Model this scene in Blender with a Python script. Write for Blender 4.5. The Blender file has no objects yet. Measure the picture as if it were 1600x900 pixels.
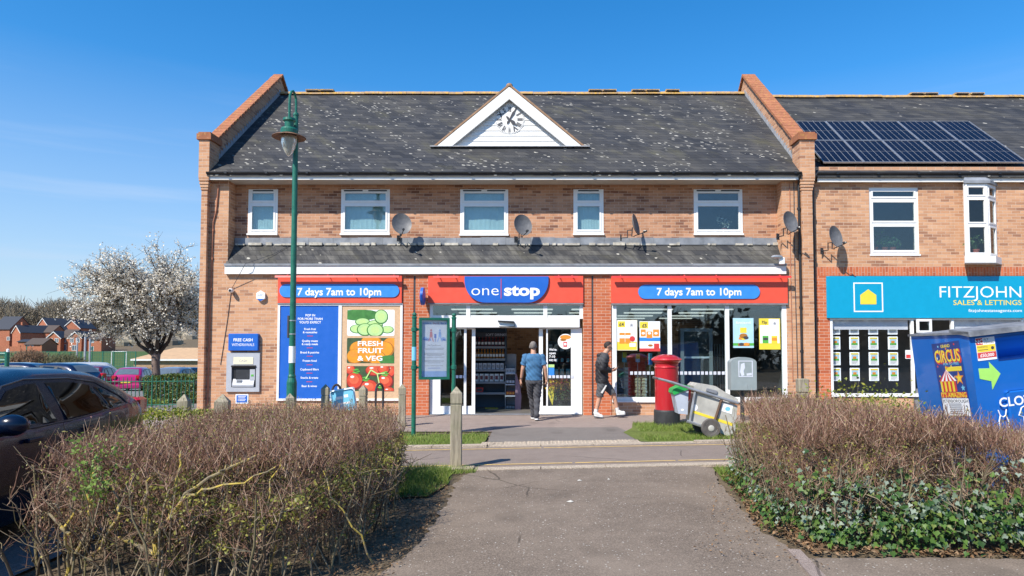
import bpy, math, random
import numpy as np
from mathutils import Vector, Matrix

R = math.radians
rnd = random.Random(7)
scene = bpy.context.scene
COL = scene.collection

# ------------------------------------------------------------------ camera, sky, sun, exposure
F, CX, HZ, CH, PIT = 1066.67, 845.0, 549.0, 1.6, R(2.5)      # in pixels of a 1600 x 900 frame; eye height in metres
CY = HZ - F * math.tan(PIT)
cam_d = bpy.data.cameras.new('camera')
cam_d.sensor_width = 36.0
cam_d.lens = 36.0 * F / 1600.0
cam_d.shift_x = -(CX - 800.0) / 1600.0
cam_d.shift_y = (CY - 450.0) / 1600.0
cam_d.clip_start, cam_d.clip_end = 0.1, 3000
cam = bpy.data.objects.new('camera', cam_d)
cam.location = (0, 0, CH)
cam.rotation_euler = (R(90) + PIT, 0, 0)
COL.objects.link(cam)
scene.camera = cam

SUN_EL, SUN_AZ = R(46), R(219.7)           # azimuth clockwise from +Y
world = bpy.data.worlds.new("World")
scene.world = world
world.use_nodes = True
wn = world.node_tree.nodes; wl = world.node_tree.links
wn.clear()
w_out = wn.new('ShaderNodeOutputWorld'); w_bg = wn.new('ShaderNodeBackground')
sky = wn.new('ShaderNodeTexSky'); sky.sky_type = 'NISHITA'; sky.sun_disc = False
sky.sun_elevation = SUN_EL; sky.sun_rotation = SUN_AZ
sky.air_density = 1.0; sky.dust_density = 0.1; sky.ozone_density = 3.0; sky.altitude = 0
w_bg.inputs['Strength'].default_value = 0.135
# faint streaks of high cloud low in the sky
w_tc = wn.new('ShaderNodeTexCoord'); w_map = wn.new('ShaderNodeMapping'); w_map.inputs['Scale'].default_value = (1.6, 1.6, 26)
w_noise = wn.new('ShaderNodeTexNoise'); w_noise.inputs['Scale'].default_value = 1.6; w_noise.inputs['Detail'].default_value = 5
w_ramp = wn.new('ShaderNodeValToRGB'); w_ramp.color_ramp.elements[0].position = 0.50; w_ramp.color_ramp.elements[1].position = 0.80
w_sep = wn.new('ShaderNodeSeparateXYZ')
w_low = wn.new('ShaderNodeMapRange'); w_low.inputs['From Min'].default_value = 0.36; w_low.inputs['From Max'].default_value = 0.08
w_mul = wn.new('ShaderNodeMath'); w_mul.operation = 'MULTIPLY'
w_m2 = wn.new('ShaderNodeMath'); w_m2.operation = 'MULTIPLY'; w_m2.inputs[1].default_value = 0.40
w_mix = wn.new('ShaderNodeMix'); w_mix.data_type = 'RGBA'; w_mix.inputs['B'].default_value = (4.6, 5.0, 5.7, 1)
w_hsv = wn.new('ShaderNodeHueSaturation'); w_hsv.inputs['Saturation'].default_value = 1.38
wl.new(w_tc.outputs['Generated'], w_map.inputs['Vector']); wl.new(w_map.outputs['Vector'], w_noise.inputs['Vector'])
wl.new(w_noise.outputs['Fac'], w_ramp.inputs['Fac']); wl.new(w_tc.outputs['Generated'], w_sep.inputs[0])
wl.new(w_sep.outputs['Z'], w_low.inputs['Value']); wl.new(w_low.outputs[0], w_mul.inputs[0]); wl.new(w_ramp.outputs['Color'], w_mul.inputs[1])
wl.new(w_mul.outputs[0], w_m2.inputs[0]); wl.new(w_m2.outputs[0], w_mix.inputs['Factor'])
wl.new(sky.outputs['Color'], w_hsv.inputs['Color']); wl.new(w_hsv.outputs['Color'], w_mix.inputs['A'])
w_hz = wn.new('ShaderNodeMapRange'); w_hz.inputs['From Min'].default_value = 0.36; w_hz.inputs['From Max'].default_value = -0.02; w_hz.inputs['To Max'].default_value = 0.85
w_mix2 = wn.new('ShaderNodeMix'); w_mix2.data_type = 'RGBA'; w_mix2.inputs['B'].default_value = (2.3, 2.7, 3.5, 1)     # the pale belt along the horizon
wl.new(w_sep.outputs['Z'], w_hz.inputs['Value']); wl.new(w_hz.outputs[0], w_mix2.inputs['Factor']); wl.new(w_mix.outputs['Result'], w_mix2.inputs['A'])
wl.new(w_mix2.outputs['Result'], w_bg.inputs['Color']); wl.new(w_bg.outputs[0], w_out.inputs['Surface'])

sun_d = bpy.data.lights.new('sun', 'SUN'); sun_d.energy = 4.6; sun_d.angle = R(0.5); sun_d.color = (1.0, 0.93, 0.82)
sun = bpy.data.objects.new('sun', sun_d); COL.objects.link(sun)
sdir = Vector((math.sin(SUN_AZ) * math.cos(SUN_EL), math.cos(SUN_AZ) * math.cos(SUN_EL), math.sin(SUN_EL)))
sun.rotation_euler = sdir.to_track_quat('Z', 'Y').to_euler()
sun.location = (-30, -30, 40)

scene.view_settings.view_transform = 'Standard'
scene.view_settings.look = 'None'
scene.view_settings.exposure = 0.62
scene.view_settings.gamma = 1.0
scene.view_settings.use_curve_mapping = False
scene.render.engine = 'CYCLES'
scene.cycles.max_bounces = 8
scene.cycles.transparent_max_bounces = 16
scene.cycles.use_denoising = True

# ------------------------------------------------------------------ measuring the photograph
def ray(px, py):
    xc, yc = (px - CX) / F, (CY - py) / F
    c, s = math.cos(PIT), math.sin(PIT)
    return Vector((xc, c - yc * s, s + yc * c))
def at(px, py, Y):                       # the point of a depth plane
    d = ray(px, py); t = Y / d.y
    return Vector((d.x * t, Y, CH + d.z * t))
def gnd(px, py, z=0.0):                  # the point of level ground
    d = ray(px, py); t = (z - CH) / d.z
    return Vector((d.x * t, d.y * t, z))
def X(px, Y=17.2, py=480): return at(px, py, Y).x
def Z(py, Y=17.2): return at(845, py, Y).z

# ------------------------------------------------------------------ materials
MATS = {}
class NT:
    """a thin wrapper that keeps node code short"""
    def __init__(s, name):
        s.m = bpy.data.materials.new(name); s.m.use_nodes = True
        s.t = s.m.node_tree; s.b = s.t.nodes['Principled BSDF']; s.out = s.t.nodes['Material Output']
        MATS[name] = s.m
    def n(s, typ, **kw):
        x = s.t.nodes.new(typ)
        for k, v in kw.items(): setattr(x, k, v)
        return x
    def l(s, a, b): s.t.links.new(a, b)
    def set(s, n, **kw):
        for k, v in kw.items(): n.inputs[k.replace('_', ' ')].default_value = v
        return n
    def coord(s, scale=(1, 1, 1), kind='Object'):
        tc = s.n('ShaderNodeTexCoord'); mp = s.n('ShaderNodeMapping'); mp.inputs['Scale'].default_value = scale
        s.l(tc.outputs[kind], mp.inputs['Vector']); return mp.outputs['Vector']
    def noise(s, scale, detail=4, rough=0.55, vec=None):
        x = s.n('ShaderNodeTexNoise'); s.set(x, Scale=scale, Detail=detail, Roughness=rough)
        s.l(vec if vec is not None else s.coord(), x.inputs['Vector']); return x.outputs['Fac']
    def ramp(s, fac, stops, const=False):
        x = s.n('ShaderNodeValToRGB'); cr = x.color_ramp
        if const: cr.interpolation = 'CONSTANT'
        while len(cr.elements) < len(stops): cr.elements.new(0.5)
        for e, (p, c) in zip(cr.elements, stops):
            e.position = p; e.color = (*c, 1) if hasattr(c, '__len__') else (c, c, c, 1)
        s.l(fac, x.inputs['Fac']); return x.outputs['Color']
    def mix(s, fac, a, b, blend='MIX'):
        x = s.n('ShaderNodeMix', data_type='RGBA', blend_type=blend)
        for sock, v in ((x.inputs['Factor'], fac), (x.inputs['A'], a), (x.inputs['B'], b)):
            if isinstance(v, (int, float)): sock.default_value = v if sock.name == 'Factor' else (v, v, v, 1)
            elif isinstance(v, tuple): sock.default_value = (*v, 1)
            else: s.l(v, sock)
        return x.outputs['Result']
    def math(s, op, a, b=0.0):
        x = s.n('ShaderNodeMath', operation=op)
        for i, v in enumerate((a, b)):
            if isinstance(v, (int, float)): x.inputs[i].default_value = v
            else: s.l(v, x.inputs[i])
        return x.outputs[0]
    def bump(s, h, strength=0.3, dist=0.01):
        x = s.n('ShaderNodeBump'); s.set(x, Strength=strength, Distance=dist); s.l(h, x.inputs['Height']); s.l(x.outputs[0], s.b.inputs['Normal'])
    def base(s, c):
        if isinstance(c, tuple): s.b.inputs['Base Color'].default_value = (*c, 1)
        else: s.l(c, s.b.inputs['Base Color'])
        return s

def plain(name, col, rough=0.6, metal=0.0, var=0.12, scale=6.0, spec=0.5, coat=0.0, bump=0.0):
    """paint, plastic, cloth ... with a little uneven wear"""
    if name in MATS: return MATS[name]
    t = NT(name)
    n1 = t.noise(scale, 6, 0.6)
    c = t.ramp(n1, [(0.3, tuple(v * (1 - var) for v in col)), (0.7, tuple(min(1, v * (1 + var)) for v in col))])
    t.base(c); t.set(t.b, Metallic=metal)
    t.l(t.ramp(n1, [(0.3, max(0.02, rough - 0.07)), (0.7, min(1, rough + 0.07))]), t.b.inputs['Roughness'])
    t.b.inputs['Specular IOR Level'].default_value = spec
    t.b.inputs['Coat Weight'].default_value = coat
    if bump: t.bump(t.noise(scale * 12, 4), bump, 0.004)
    return t.m

def wall_uv(t):
    """x + y along any upright wall, z up"""
    tc = t.n('ShaderNodeTexCoord'); sp = t.n('ShaderNodeSeparateXYZ'); cb = t.n('ShaderNodeCombineXYZ')
    t.l(tc.outputs['Object'], sp.inputs[0])
    t.l(t.math('ADD', sp.outputs['X'], sp.outputs['Y']), cb.inputs['X']); t.l(sp.outputs['Z'], cb.inputs['Y'])
    return cb.outputs[0]

def brick(name, stops, mortar, bw=0.225, rh=0.075, mort=0.010, vertical=False, streak=0.35, pale=0.0):
    t = NT(name); uv = wall_uv(t)
    if vertical:
        mp = t.n('ShaderNodeMapping'); mp.inputs['Rotation'].default_value = (0, 0, R(90)); t.l(uv, mp.inputs['Vector']); uv2 = mp.outputs[0]
    else: uv2 = uv
    b = t.n('ShaderNodeTexBrick'); b.offset = 0.5
    t.set(b, Color1=(0, 0, 0, 1), Color2=(1, 1, 1, 1), Mortar=(.5, .5, .5, 1), Scale=1.0, Mortar_Size=mort / 2, Mortar_Smooth=0.15, Bias=0.0, Brick_Width=bw, Row_Height=rh)
    t.l(uv2, b.inputs['Vector'])
    # bricks of one kind lie in loose runs along the courses
    mp = t.n('ShaderNodeMapping'); mp.inputs['Scale'].default_value = (0.55, 3.2, 1); t.l(uv2, mp.inputs['Vector'])
    runs = t.noise(1.6, 5, 0.6, mp.outputs[0])
    v = t.math('ADD', t.math('MULTIPLY', b.outputs['Color'], 1 - streak), t.math('MULTIPLY', t.ramp(runs, [(0.33, 0.0), (0.68, 1.0)]), streak))
    col = t.ramp(v, stops)
    fine = t.noise(60, 3, 0.6, uv); col = t.mix(0.35, col, t.ramp(fine, [(0.3, 0.72), (0.7, 1.0)]), 'MULTIPLY')
    wide = t.noise(0.5, 4, 0.6, uv); col = t.mix(0.6, col, t.ramp(wide, [(0.3, 0.80), (0.7, 1.0)]), 'MULTIPLY')
    if pale:                                # blooms of lime run down the face
        mp3 = t.n('ShaderNodeMapping'); mp3.inputs['Scale'].default_value = (3.0, 1.1, 1); t.l(uv, mp3.inputs['Vector'])
        eff = t.noise(1.3, 6, 0.65, mp3.outputs[0])
        col = t.mix(t.ramp(eff, [(0.62, 0.0), (0.78, pale)]), col, (0.62, 0.56, 0.5))
    mp4 = t.n('ShaderNodeMapping'); mp4.inputs['Scale'].default_value = (2.2, 0.25, 1); t.l(uv, mp4.inputs['Vector'])
    run = t.noise(1.2, 5, 0.6, mp4.outputs[0]); col = t.mix(t.ramp(run, [(0.55, 0.0), (0.75, 0.35)]), col, tuple(v * 0.45 for v in stops[1][1]))
    mo = t.mix(t.ramp(t.noise(2.0, 5, 0.6, uv), [(0.4, 0.0), (0.7, 0.6)]), mortar, tuple(v * 0.65 for v in mortar))
    t.base(t.mix(b.outputs['Fac'], col, mo)); t.set(t.b, Roughness=0.88); t.b.inputs['Specular IOR Level'].default_value = 0.25
    h = t.math('SUBTRACT', t.math('MULTIPLY', fine, 0.3), b.outputs['Fac']); t.bump(h, 0.6, 0.008)
    return t.m

brick('buff_brick', [(0.0, (0.281, 0.133, 0.087)), (0.16, (0.374, 0.188, 0.114)), (0.34, (0.552, 0.288, 0.162)), (0.7, (0.645, 0.358, 0.206)), (1.0, (0.708, 0.426, 0.259))], (0.624, 0.465, 0.356), pale=0.25)
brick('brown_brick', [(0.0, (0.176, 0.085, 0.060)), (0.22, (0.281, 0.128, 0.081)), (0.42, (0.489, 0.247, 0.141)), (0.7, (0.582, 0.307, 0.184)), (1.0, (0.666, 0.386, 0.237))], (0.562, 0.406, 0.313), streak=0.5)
brick('red_brick', [(0.0, (0.42, 0.10, 0.045)), (0.4, (0.55, 0.15, 0.065)), (1.0, (0.66, 0.22, 0.10))], (0.66, 0.42, 0.32))
brick('soldier_brick', [(0.0, (0.42, 0.10, 0.05)), (0.5, (0.56, 0.16, 0.07)), (1.0, (0.64, 0.20, 0.10))], (0.60, 0.38, 0.28), vertical=True)
brick('far_brick', [(0.0, (0.30, 0.09, 0.05)), (0.5, (0.44, 0.14, 0.07)), (1.0, (0.50, 0.19, 0.10))], (0.40, 0.25, 0.18))

def slate(name, gauge_z, lichen, moss, stain):
    t = NT(name); uv = wall_uv(t)
    b = t.n('ShaderNodeTexBrick'); b.offset = 0.5
    t.set(b, Color1=(0, 0, 0, 1), Color2=(1, 1, 1, 1), Mortar=(0, 0, 0, 1), Scale=1.0, Mortar_Size=0.004, Mortar_Smooth=0.0, Bias=0.0, Brick_Width=0.30, Row_Height=gauge_z)
    t.l(uv, b.inputs['Vector'])
    col = t.ramp(b.outputs['Color'], [(0.0, (0.026, 0.028, 0.033)), (0.5, (0.040, 0.042, 0.048)), (1.0, (0.068, 0.067, 0.066))])
    wide = t.noise(0.7, 6, 0.62, uv)
    col = t.mix(t.ramp(wide, [(0.42, 0.0), (0.75, 0.5)]), col, (0.115, 0.105, 0.085))        # lichen bloom, dull
    if moss:
        col = t.mix(t.ramp(t.noise(1.4, 7, 0.7, uv), [(0.55, 0.0), (0.72, moss)]), col, (0.13, 0.125, 0.055))
    if stain:                                                                               # pale runs down the slates
        mp = t.n('ShaderNodeMapping'); mp.inputs['Scale'].default_value = (2.6, 1.3, 1); mp.inputs['Rotation'].default_value = (0, 0, R(20)); t.l(uv, mp.inputs['Vector'])
        col = t.mix(t.ramp(t.noise(1.5, 6, 0.65, mp.outputs[0]), [(0.46, 0.0), (0.70, stain)]), col, (0.26, 0.25, 0.225))
    # flaked white spots: they sit on the tail of single slates
    mp = t.n('ShaderNodeMapping'); mp.inputs['Scale'].default_value = (8.0, 2.0 / gauge_z, 1); t.l(uv, mp.inputs['Vector'])
    vo = t.n('ShaderNodeTexVoronoi', voronoi_dimensions='2D'); t.set(vo, Scale=1.0, Randomness=0.9); t.l(mp.outputs[0], vo.inputs['Vector'])
    sp = t.n('ShaderNodeSeparateColor'); t.l(vo.outputs['Color'], sp.inputs[0])
    patch = t.noise(0.75, 7, 0.72, uv)
    lim = t.ramp(patch, [(0.40, 0.992), (0.52, 1.0 - lichen * 0.5), (0.64, 1.0 - lichen * 1.7)])
    pick = t.math('GREATER_THAN', sp.outputs[0], lim)
    near = t.math('LESS_THAN', t.math('ADD', vo.outputs['Distance'], t.math('MULTIPLY', t.noise(14, 3, 0.6, uv), 0.5)), t.math('ADD', 0.36, t.math('MULTIPLY', sp.outputs[1], 0.28)))
    spot = t.math('MULTIPLY', pick, near)
    col = t.mix(t.math('MULTIPLY', spot, t.math('ADD', 0.35, t.math('MULTIPLY', sp.outputs[2], 0.65))), col, (0.43, 0.41, 0.36))
    t.base(t.mix(t.math('MULTIPLY', b.outputs['Fac'], 0.85), col, (0.012, 0.012, 0.014)))
    t.set(t.b, Roughness=0.7); t.b.inputs['Specular IOR Level'].default_value = 0.22
    wv = t.n('ShaderNodeSeparateXYZ'); t.l(uv, wv.inputs[0])
    saw = t.math('FRACT', t.math('DIVIDE', wv.outputs['Y'], gauge_z))
    t.bump(t.math('ADD', t.math('MULTIPLY', saw, -1.0), t.math('MULTIPLY', b.outputs['Color'], 0.35)), 0.55, 0.014)
    return t.m
slate('roof_slate', 0.115, 0.21, 0.35, 0.0)
slate('eave_slate', 0.135, 0.02, 0.25, 0.4)
slate('plain_slate', 0.115, 0.05, 0.15, 0.0)
slate('far_slate', 0.2, 0.02, 0.1, 0.0)

def lichened(name, base, spots, amount, scale=7.0):
    t = NT(name); uv = t.coord()
    n1 = t.noise(scale, 6, 0.7, uv); n2 = t.noise(scale * 2.3, 5, 0.7, t.coord((1.3, 1.1, 1.7)))
    c = t.ramp(n1, [(0.3, tuple(v * 0.7 for v in base)), (0.7, tuple(min(1, v * 1.15) for v in base))])
    c = t.mix(t.ramp(n2, [(0.62 - amount, 0.0), (0.72 - amount * 0.6, 0.95)]), c, spots[0])
    c = t.mix(t.ramp(t.noise(scale * 4, 4, 0.7, uv), [(0.64, 0.0), (0.70, 0.8)]), c, spots[1])
    t.base(c); t.set(t.b, Roughness=0.9); t.bump(n2, 0.3, 0.01)
    return t.m
lichened('ridge_tile', (0.40, 0.27, 0.15), ((0.62, 0.36, 0.05), (0.55, 0.52, 0.44)), 0.14, 3.0)
lichened('coping', (0.36, 0.135, 0.065), ((0.46, 0.25, 0.07), (0.46, 0.40, 0.33)), 0.08, 4.0)
lichened('verge_tile', (0.33, 0.20, 0.12), ((0.35, 0.22, 0.13), (0.5, 0.45, 0.38)), 0.05, 5.0)

t = NT('glass'); t.t.nodes.remove(t.b)
gl = t.n('ShaderNodeBsdfGlossy'); gl.inputs['Roughness'].default_value = 0.015; gl.inputs['Color'].default_value = (0.9, 0.95, 1, 1)
tr = t.n('ShaderNodeBsdfTransparent'); tr.inputs['Color'].default_value = (0.80, 0.88, 0.88, 1)
lw = t.n('ShaderNodeLayerWeight'); lw.inputs['Blend'].default_value = 0.5
nz = t.noise(0.8, 2, 0.5); bp = t.n('ShaderNodeBump'); t.set(bp, Strength=0.06, Distance=0.05); t.l(nz, bp.inputs['Height']); t.l(bp.outputs[0], gl.inputs['Normal'])
ms = t.n('ShaderNodeMixShader'); t.l(t.math('ADD', t.math('MULTIPLY', t.math('POWER', lw.outputs['Facing'], 4.0), 0.8), 0.11), ms.inputs[0]); t.l(tr.outputs[0], ms.inputs[1]); t.l(gl.outputs[0], ms.inputs[2]); t.l(ms.outputs[0], t.out.inputs['Surface'])
def tinted(name, col, f0=0.08):
    t = NT(name); t.t.nodes.remove(t.b)
    gl = t.n('ShaderNodeBsdfGlossy'); gl.inputs['Roughness'].default_value = 0.02
    tr = t.n('ShaderNodeBsdfTransparent'); tr.inputs['Color'].default_value = (*col, 1)
    lw = t.n('ShaderNodeLayerWeight'); lw.inputs['Blend'].default_value = 0.5
    ms = t.n('ShaderNodeMixShader'); t.l(t.math('ADD', t.math('MULTIPLY', t.math('POWER', lw.outputs['Facing'], 4.0), 0.8), f0), ms.inputs[0]); t.l(tr.outputs[0], ms.inputs[1]); t.l(gl.outputs[0], ms.inputs[2]); t.l(ms.outputs[0], t.out.inputs['Surface'])
    return t.m
tinted('window_glass', (0.78, 0.88, 0.90), 0.10)
tinted('clear_glass', (0.97, 0.98, 0.98), 0.05)
tinted('near_glass', (0.02, 0.05, 0.08), 0.06)
tinted('car_glass', (0.10, 0.17, 0.20), 0.12)

def metal_paint(name, col, rough=0.3):
    t = NT(name); t.base(tuple(col)); t.set(t.b, Metallic=0.25, Roughness=rough); t.b.inputs['Coat Weight'].default_value = 1.0; t.b.inputs['Coat Roughness'].default_value = 0.04
    n1 = t.noise(900, 2); t.l(t.ramp(n1, [(0.3, rough - 0.05), (0.7, rough + 0.1)]), t.b.inputs['Roughness']); return t.m

def lamp_mat(name, col, s):
    t = NT(name); t.set(t.b, Emission_Color=(*col, 1), Emission_Strength=s); t.base(tuple(col)); return t.m

def timber(name, c1, c2, green=0.0):
    t = NT(name); n1 = t.noise(5, 7, 0.65, t.coord((9, 9, 0.7))); n2 = t.noise(4, 5)
    c = t.ramp(n1, [(0.3, c1), (0.65, c2)])
    if green: c = t.mix(t.ramp(n2, [(0.45, 0.0), (0.7, green)]), c, (0.16, 0.17, 0.08))
    t.base(c); t.set(t.b, Roughness=0.9); t.bump(n1, 0.5, 0.006); return t.m
timber('weathered_wood', (0.16, 0.135, 0.10), (0.40, 0.35, 0.26), 0.45)

def asphalt(name, c, tint, patch=0.35, speck=0.25, scale=150):
    t = NT(name); uv = t.coord()
    n1 = t.noise(0.55, 7, 0.62, uv); n2 = t.noise(scale, 2, 0.6, uv); n3 = t.noise(3.1, 6, 0.7, uv)
    col = t.ramp(n2, [(0.30, tuple(v * 0.45 for v in c)), (0.5, c), (0.72, tuple(min(1, v * 2.1) for v in c))])
    col = t.mix(t.ramp(n1, [(0.35, 0.0), (0.72, patch)]), col, tint)
    col = t.mix(t.ramp(n3, [(0.45, 0.0), (0.8, 0.4)]), col, tuple(v * 0.55 for v in c))
    vo = t.n('ShaderNodeTexVoronoi'); t.set(vo, Scale=45.0, Randomness=1.0); t.l(uv, vo.inputs['Vector'])
    sp = t.n('ShaderNodeSeparateColor'); t.l(vo.outputs['Color'], sp.inputs[0])
    chip = t.math('MULTIPLY', t.math('GREATER_THAN', sp.outputs[0], 0.93), t.math('LESS_THAN', vo.outputs['Distance'], 0.32))
    col = t.mix(t.math('MULTIPLY', chip, speck * 2), col, (0.5, 0.47, 0.42))
    ck = t.n('ShaderNodeTexVoronoi', feature='DISTANCE_TO_EDGE'); t.set(ck, Scale=0.42, Randomness=1.0)
    wob = t.n('ShaderNodeMix', data_type='VECTOR'); wob.inputs['Factor'].default_value = 0.12; t.l(uv, wob.inputs['A']); wc = t.n('ShaderNodeTexNoise'); t.set(wc, Scale=2.2, Detail=6.0); t.l(uv, wc.inputs['Vector']); t.l(wc.outputs['Color'], wob.inputs['B']); t.l(wob.outputs['Result'], ck.inputs['Vector'])
    crack = t.math('MULTIPLY', t.math('LESS_THAN', ck.outputs['Distance'], 0.0035), t.ramp(t.noise(0.8, 3, 0.5, uv), [(0.5, 0.0), (0.6, 0.7)]))
    col = t.mix(crack, col, tuple(v * 0.3 for v in c))
    st = t.noise(1.7, 3, 0.4, t.coord((1, 0.6, 1))); col = t.mix(t.ramp(st, [(0.60, 0.0), (0.74, 0.45)]), col, tuple(v * 0.5 for v in c))
    t.base(col); t.set(t.b, Roughness=0.93); t.b.inputs['Specular IOR Level'].default_value = 0.3; t.bump(n2, 0.7, 0.006); return t.m
asphalt('path_tarmac', (0.150, 0.118, 0.092), (0.26, 0.208, 0.162), 0.85, 0.4, 90)
asphalt('road_tarmac', (0.21, 0.168, 0.142), (0.27, 0.222, 0.19), 0.5, 0.12)
asphalt('apron_tarmac', (0.165, 0.145, 0.13), (0.21, 0.19, 0.17), 0.5, 0.15)
asphalt('pavement_tarmac', (0.25, 0.198, 0.172), (0.31, 0.25, 0.215), 0.5, 0.1)
asphalt('car_park_tarmac', (0.16, 0.155, 0.15), (0.22, 0.21, 0.20), 0.5, 0.1)
asphalt('kerb_stone', (0.37, 0.305, 0.235), (0.44, 0.37, 0.29), 0.5, 0.1, 60)

def earthy(name, stops, scale=6.0, rough=0.95, fine=40):
    t = NT(name); uv = t.coord(); n = t.noise(scale, 8, 0.7, uv); n2 = t.noise(fine, 3, 0.6, uv)
    c = t.mix(0.6, t.ramp(n, stops), t.ramp(n2, [(0.3, 0.45), (0.7, 1.25)]), 'MULTIPLY')
    t.base(c); t.set(t.b, Roughness=rough); t.b.inputs['Specular IOR Level'].default_value = 0.2; t.bump(n2, 0.8, 0.02); return t.m
earthy('dirt', [(0.25, (0.07, 0.05, 0.03)), (0.5, (0.15, 0.115, 0.075)), (0.75, (0.22, 0.17, 0.11))], 5.0)
earthy('turf', [(0.3, (0.10, 0.13, 0.03)), (0.6, (0.15, 0.19, 0.045)), (0.8, (0.22, 0.20, 0.09))], 4.0)
earthy('field', [(0.3, (0.055, 0.10, 0.025)), (0.7, (0.09, 0.135, 0.04))], 0.08, 0.95, 2.0)

def leafy(name, cols, trans=0.25, rough=0.5, spec=0.4):
    """leaves, petals, twigs: colour varies from piece to piece"""
    t = NT(name); g = t.n('ShaderNodeNewGeometry'); t.base(t.ramp(g.outputs['Random Per Island'], [(i / max(1, len(cols) - 1), c) for i, c in enumerate(cols)]))
    t.set(t.b, Roughness=rough); t.b.inputs['Specular IOR Level'].default_value = spec
    if trans:
        tl = t.n('ShaderNodeBsdfTranslucent'); ms = t.n('ShaderNodeMixShader'); ms.inputs[0].default_value = trans
        t.l(t.b.inputs['Base Color'].links[0].from_socket, tl.inputs['Color']); t.l(t.b.outputs[0], ms.inputs[1]); t.l(tl.outputs[0], ms.inputs[2]); t.l(ms.outputs[0], t.out.inputs['Surface'])
    return t.m

white_pvc = plain('white_pvc', (0.80, 0.80, 0.79), 0.35, var=0.04)
white_paint = plain('white_paint', (0.78, 0.77, 0.74), 0.5, var=0.05)
soffit_grey = plain('soffit_board', (0.55, 0.51, 0.46), 0.6, var=0.06)
black_pvc = plain('black_plastic', (0.018, 0.018, 0.020), 0.4, var=0.2)
lead = plain('lead', (0.22, 0.235, 0.26), 0.55, var=0.3, scale=4)
lead_pale = plain('lead_pale', (0.36, 0.37, 0.39), 0.5, var=0.25, scale=9)
sign_red = plain('sign_red', (0.75, 0.085, 0.045), 0.45, var=0.04)
trough_red = plain('trough_red', (0.62, 0.035, 0.03), 0.4, var=0.05)
sign_blue = plain('sign_blue', (0.012, 0.115, 0.50), 0.4, var=0.04)
pill_blue = plain('pill_blue', (0.035, 0.24, 0.68), 0.45, var=0.05)
sign_white = plain('sign_white', (0.85, 0.85, 0.85), 0.5, var=0.02)
sign_teal = plain('sign_teal', (0.0, 0.31, 0.52), 0.4, var=0.04)
yellow = plain('yellow', (0.80, 0.62, 0.05), 0.5, var=0.04)
dark_print = plain('dark_print', (0.05, 0.05, 0.06), 0.6, var=0.05)
grey_print = plain('grey_print', (0.30, 0.31, 0.34), 0.6, var=0.05)
red_print = plain('red_print', (0.62, 0.05, 0.045), 0.5, var=0.05)
orange_print = plain('orange_print', (0.78, 0.27, 0.03), 0.5, var=0.15, scale=30)
green_print = plain('green_print', (0.10, 0.42, 0.06), 0.5, var=0.2, scale=30)
lightgreen_print = plain('lightgreen_print', (0.50, 0.72, 0.25), 0.5, var=0.12, scale=40)
cyan_print = plain('cyan_print', (0.18, 0.52, 0.72), 0.5, var=0.05)
pale_print = plain('pale_print', (0.62, 0.64, 0.72), 0.5, var=0.05)
cream_print = plain('cream_print', (0.78, 0.72, 0.52), 0.5, var=0.05)
dark_gloss = plain('dark_steel', (0.035, 0.037, 0.042), 0.35, var=0.15)
dish_grey = plain('dish_grey', (0.14, 0.14, 0.145), 0.5, var=0.25, scale=9)
lamp_green = plain('lamp_green', (0.012, 0.13, 0.085), 0.4, var=0.2, scale=12)
alu = plain('aluminium', (0.50, 0.51, 0.53), 0.35, metal=0.7, var=0.1)
steel_grey = plain('galvanised', (0.33, 0.34, 0.36), 0.45, metal=0.5, var=0.2)

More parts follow.
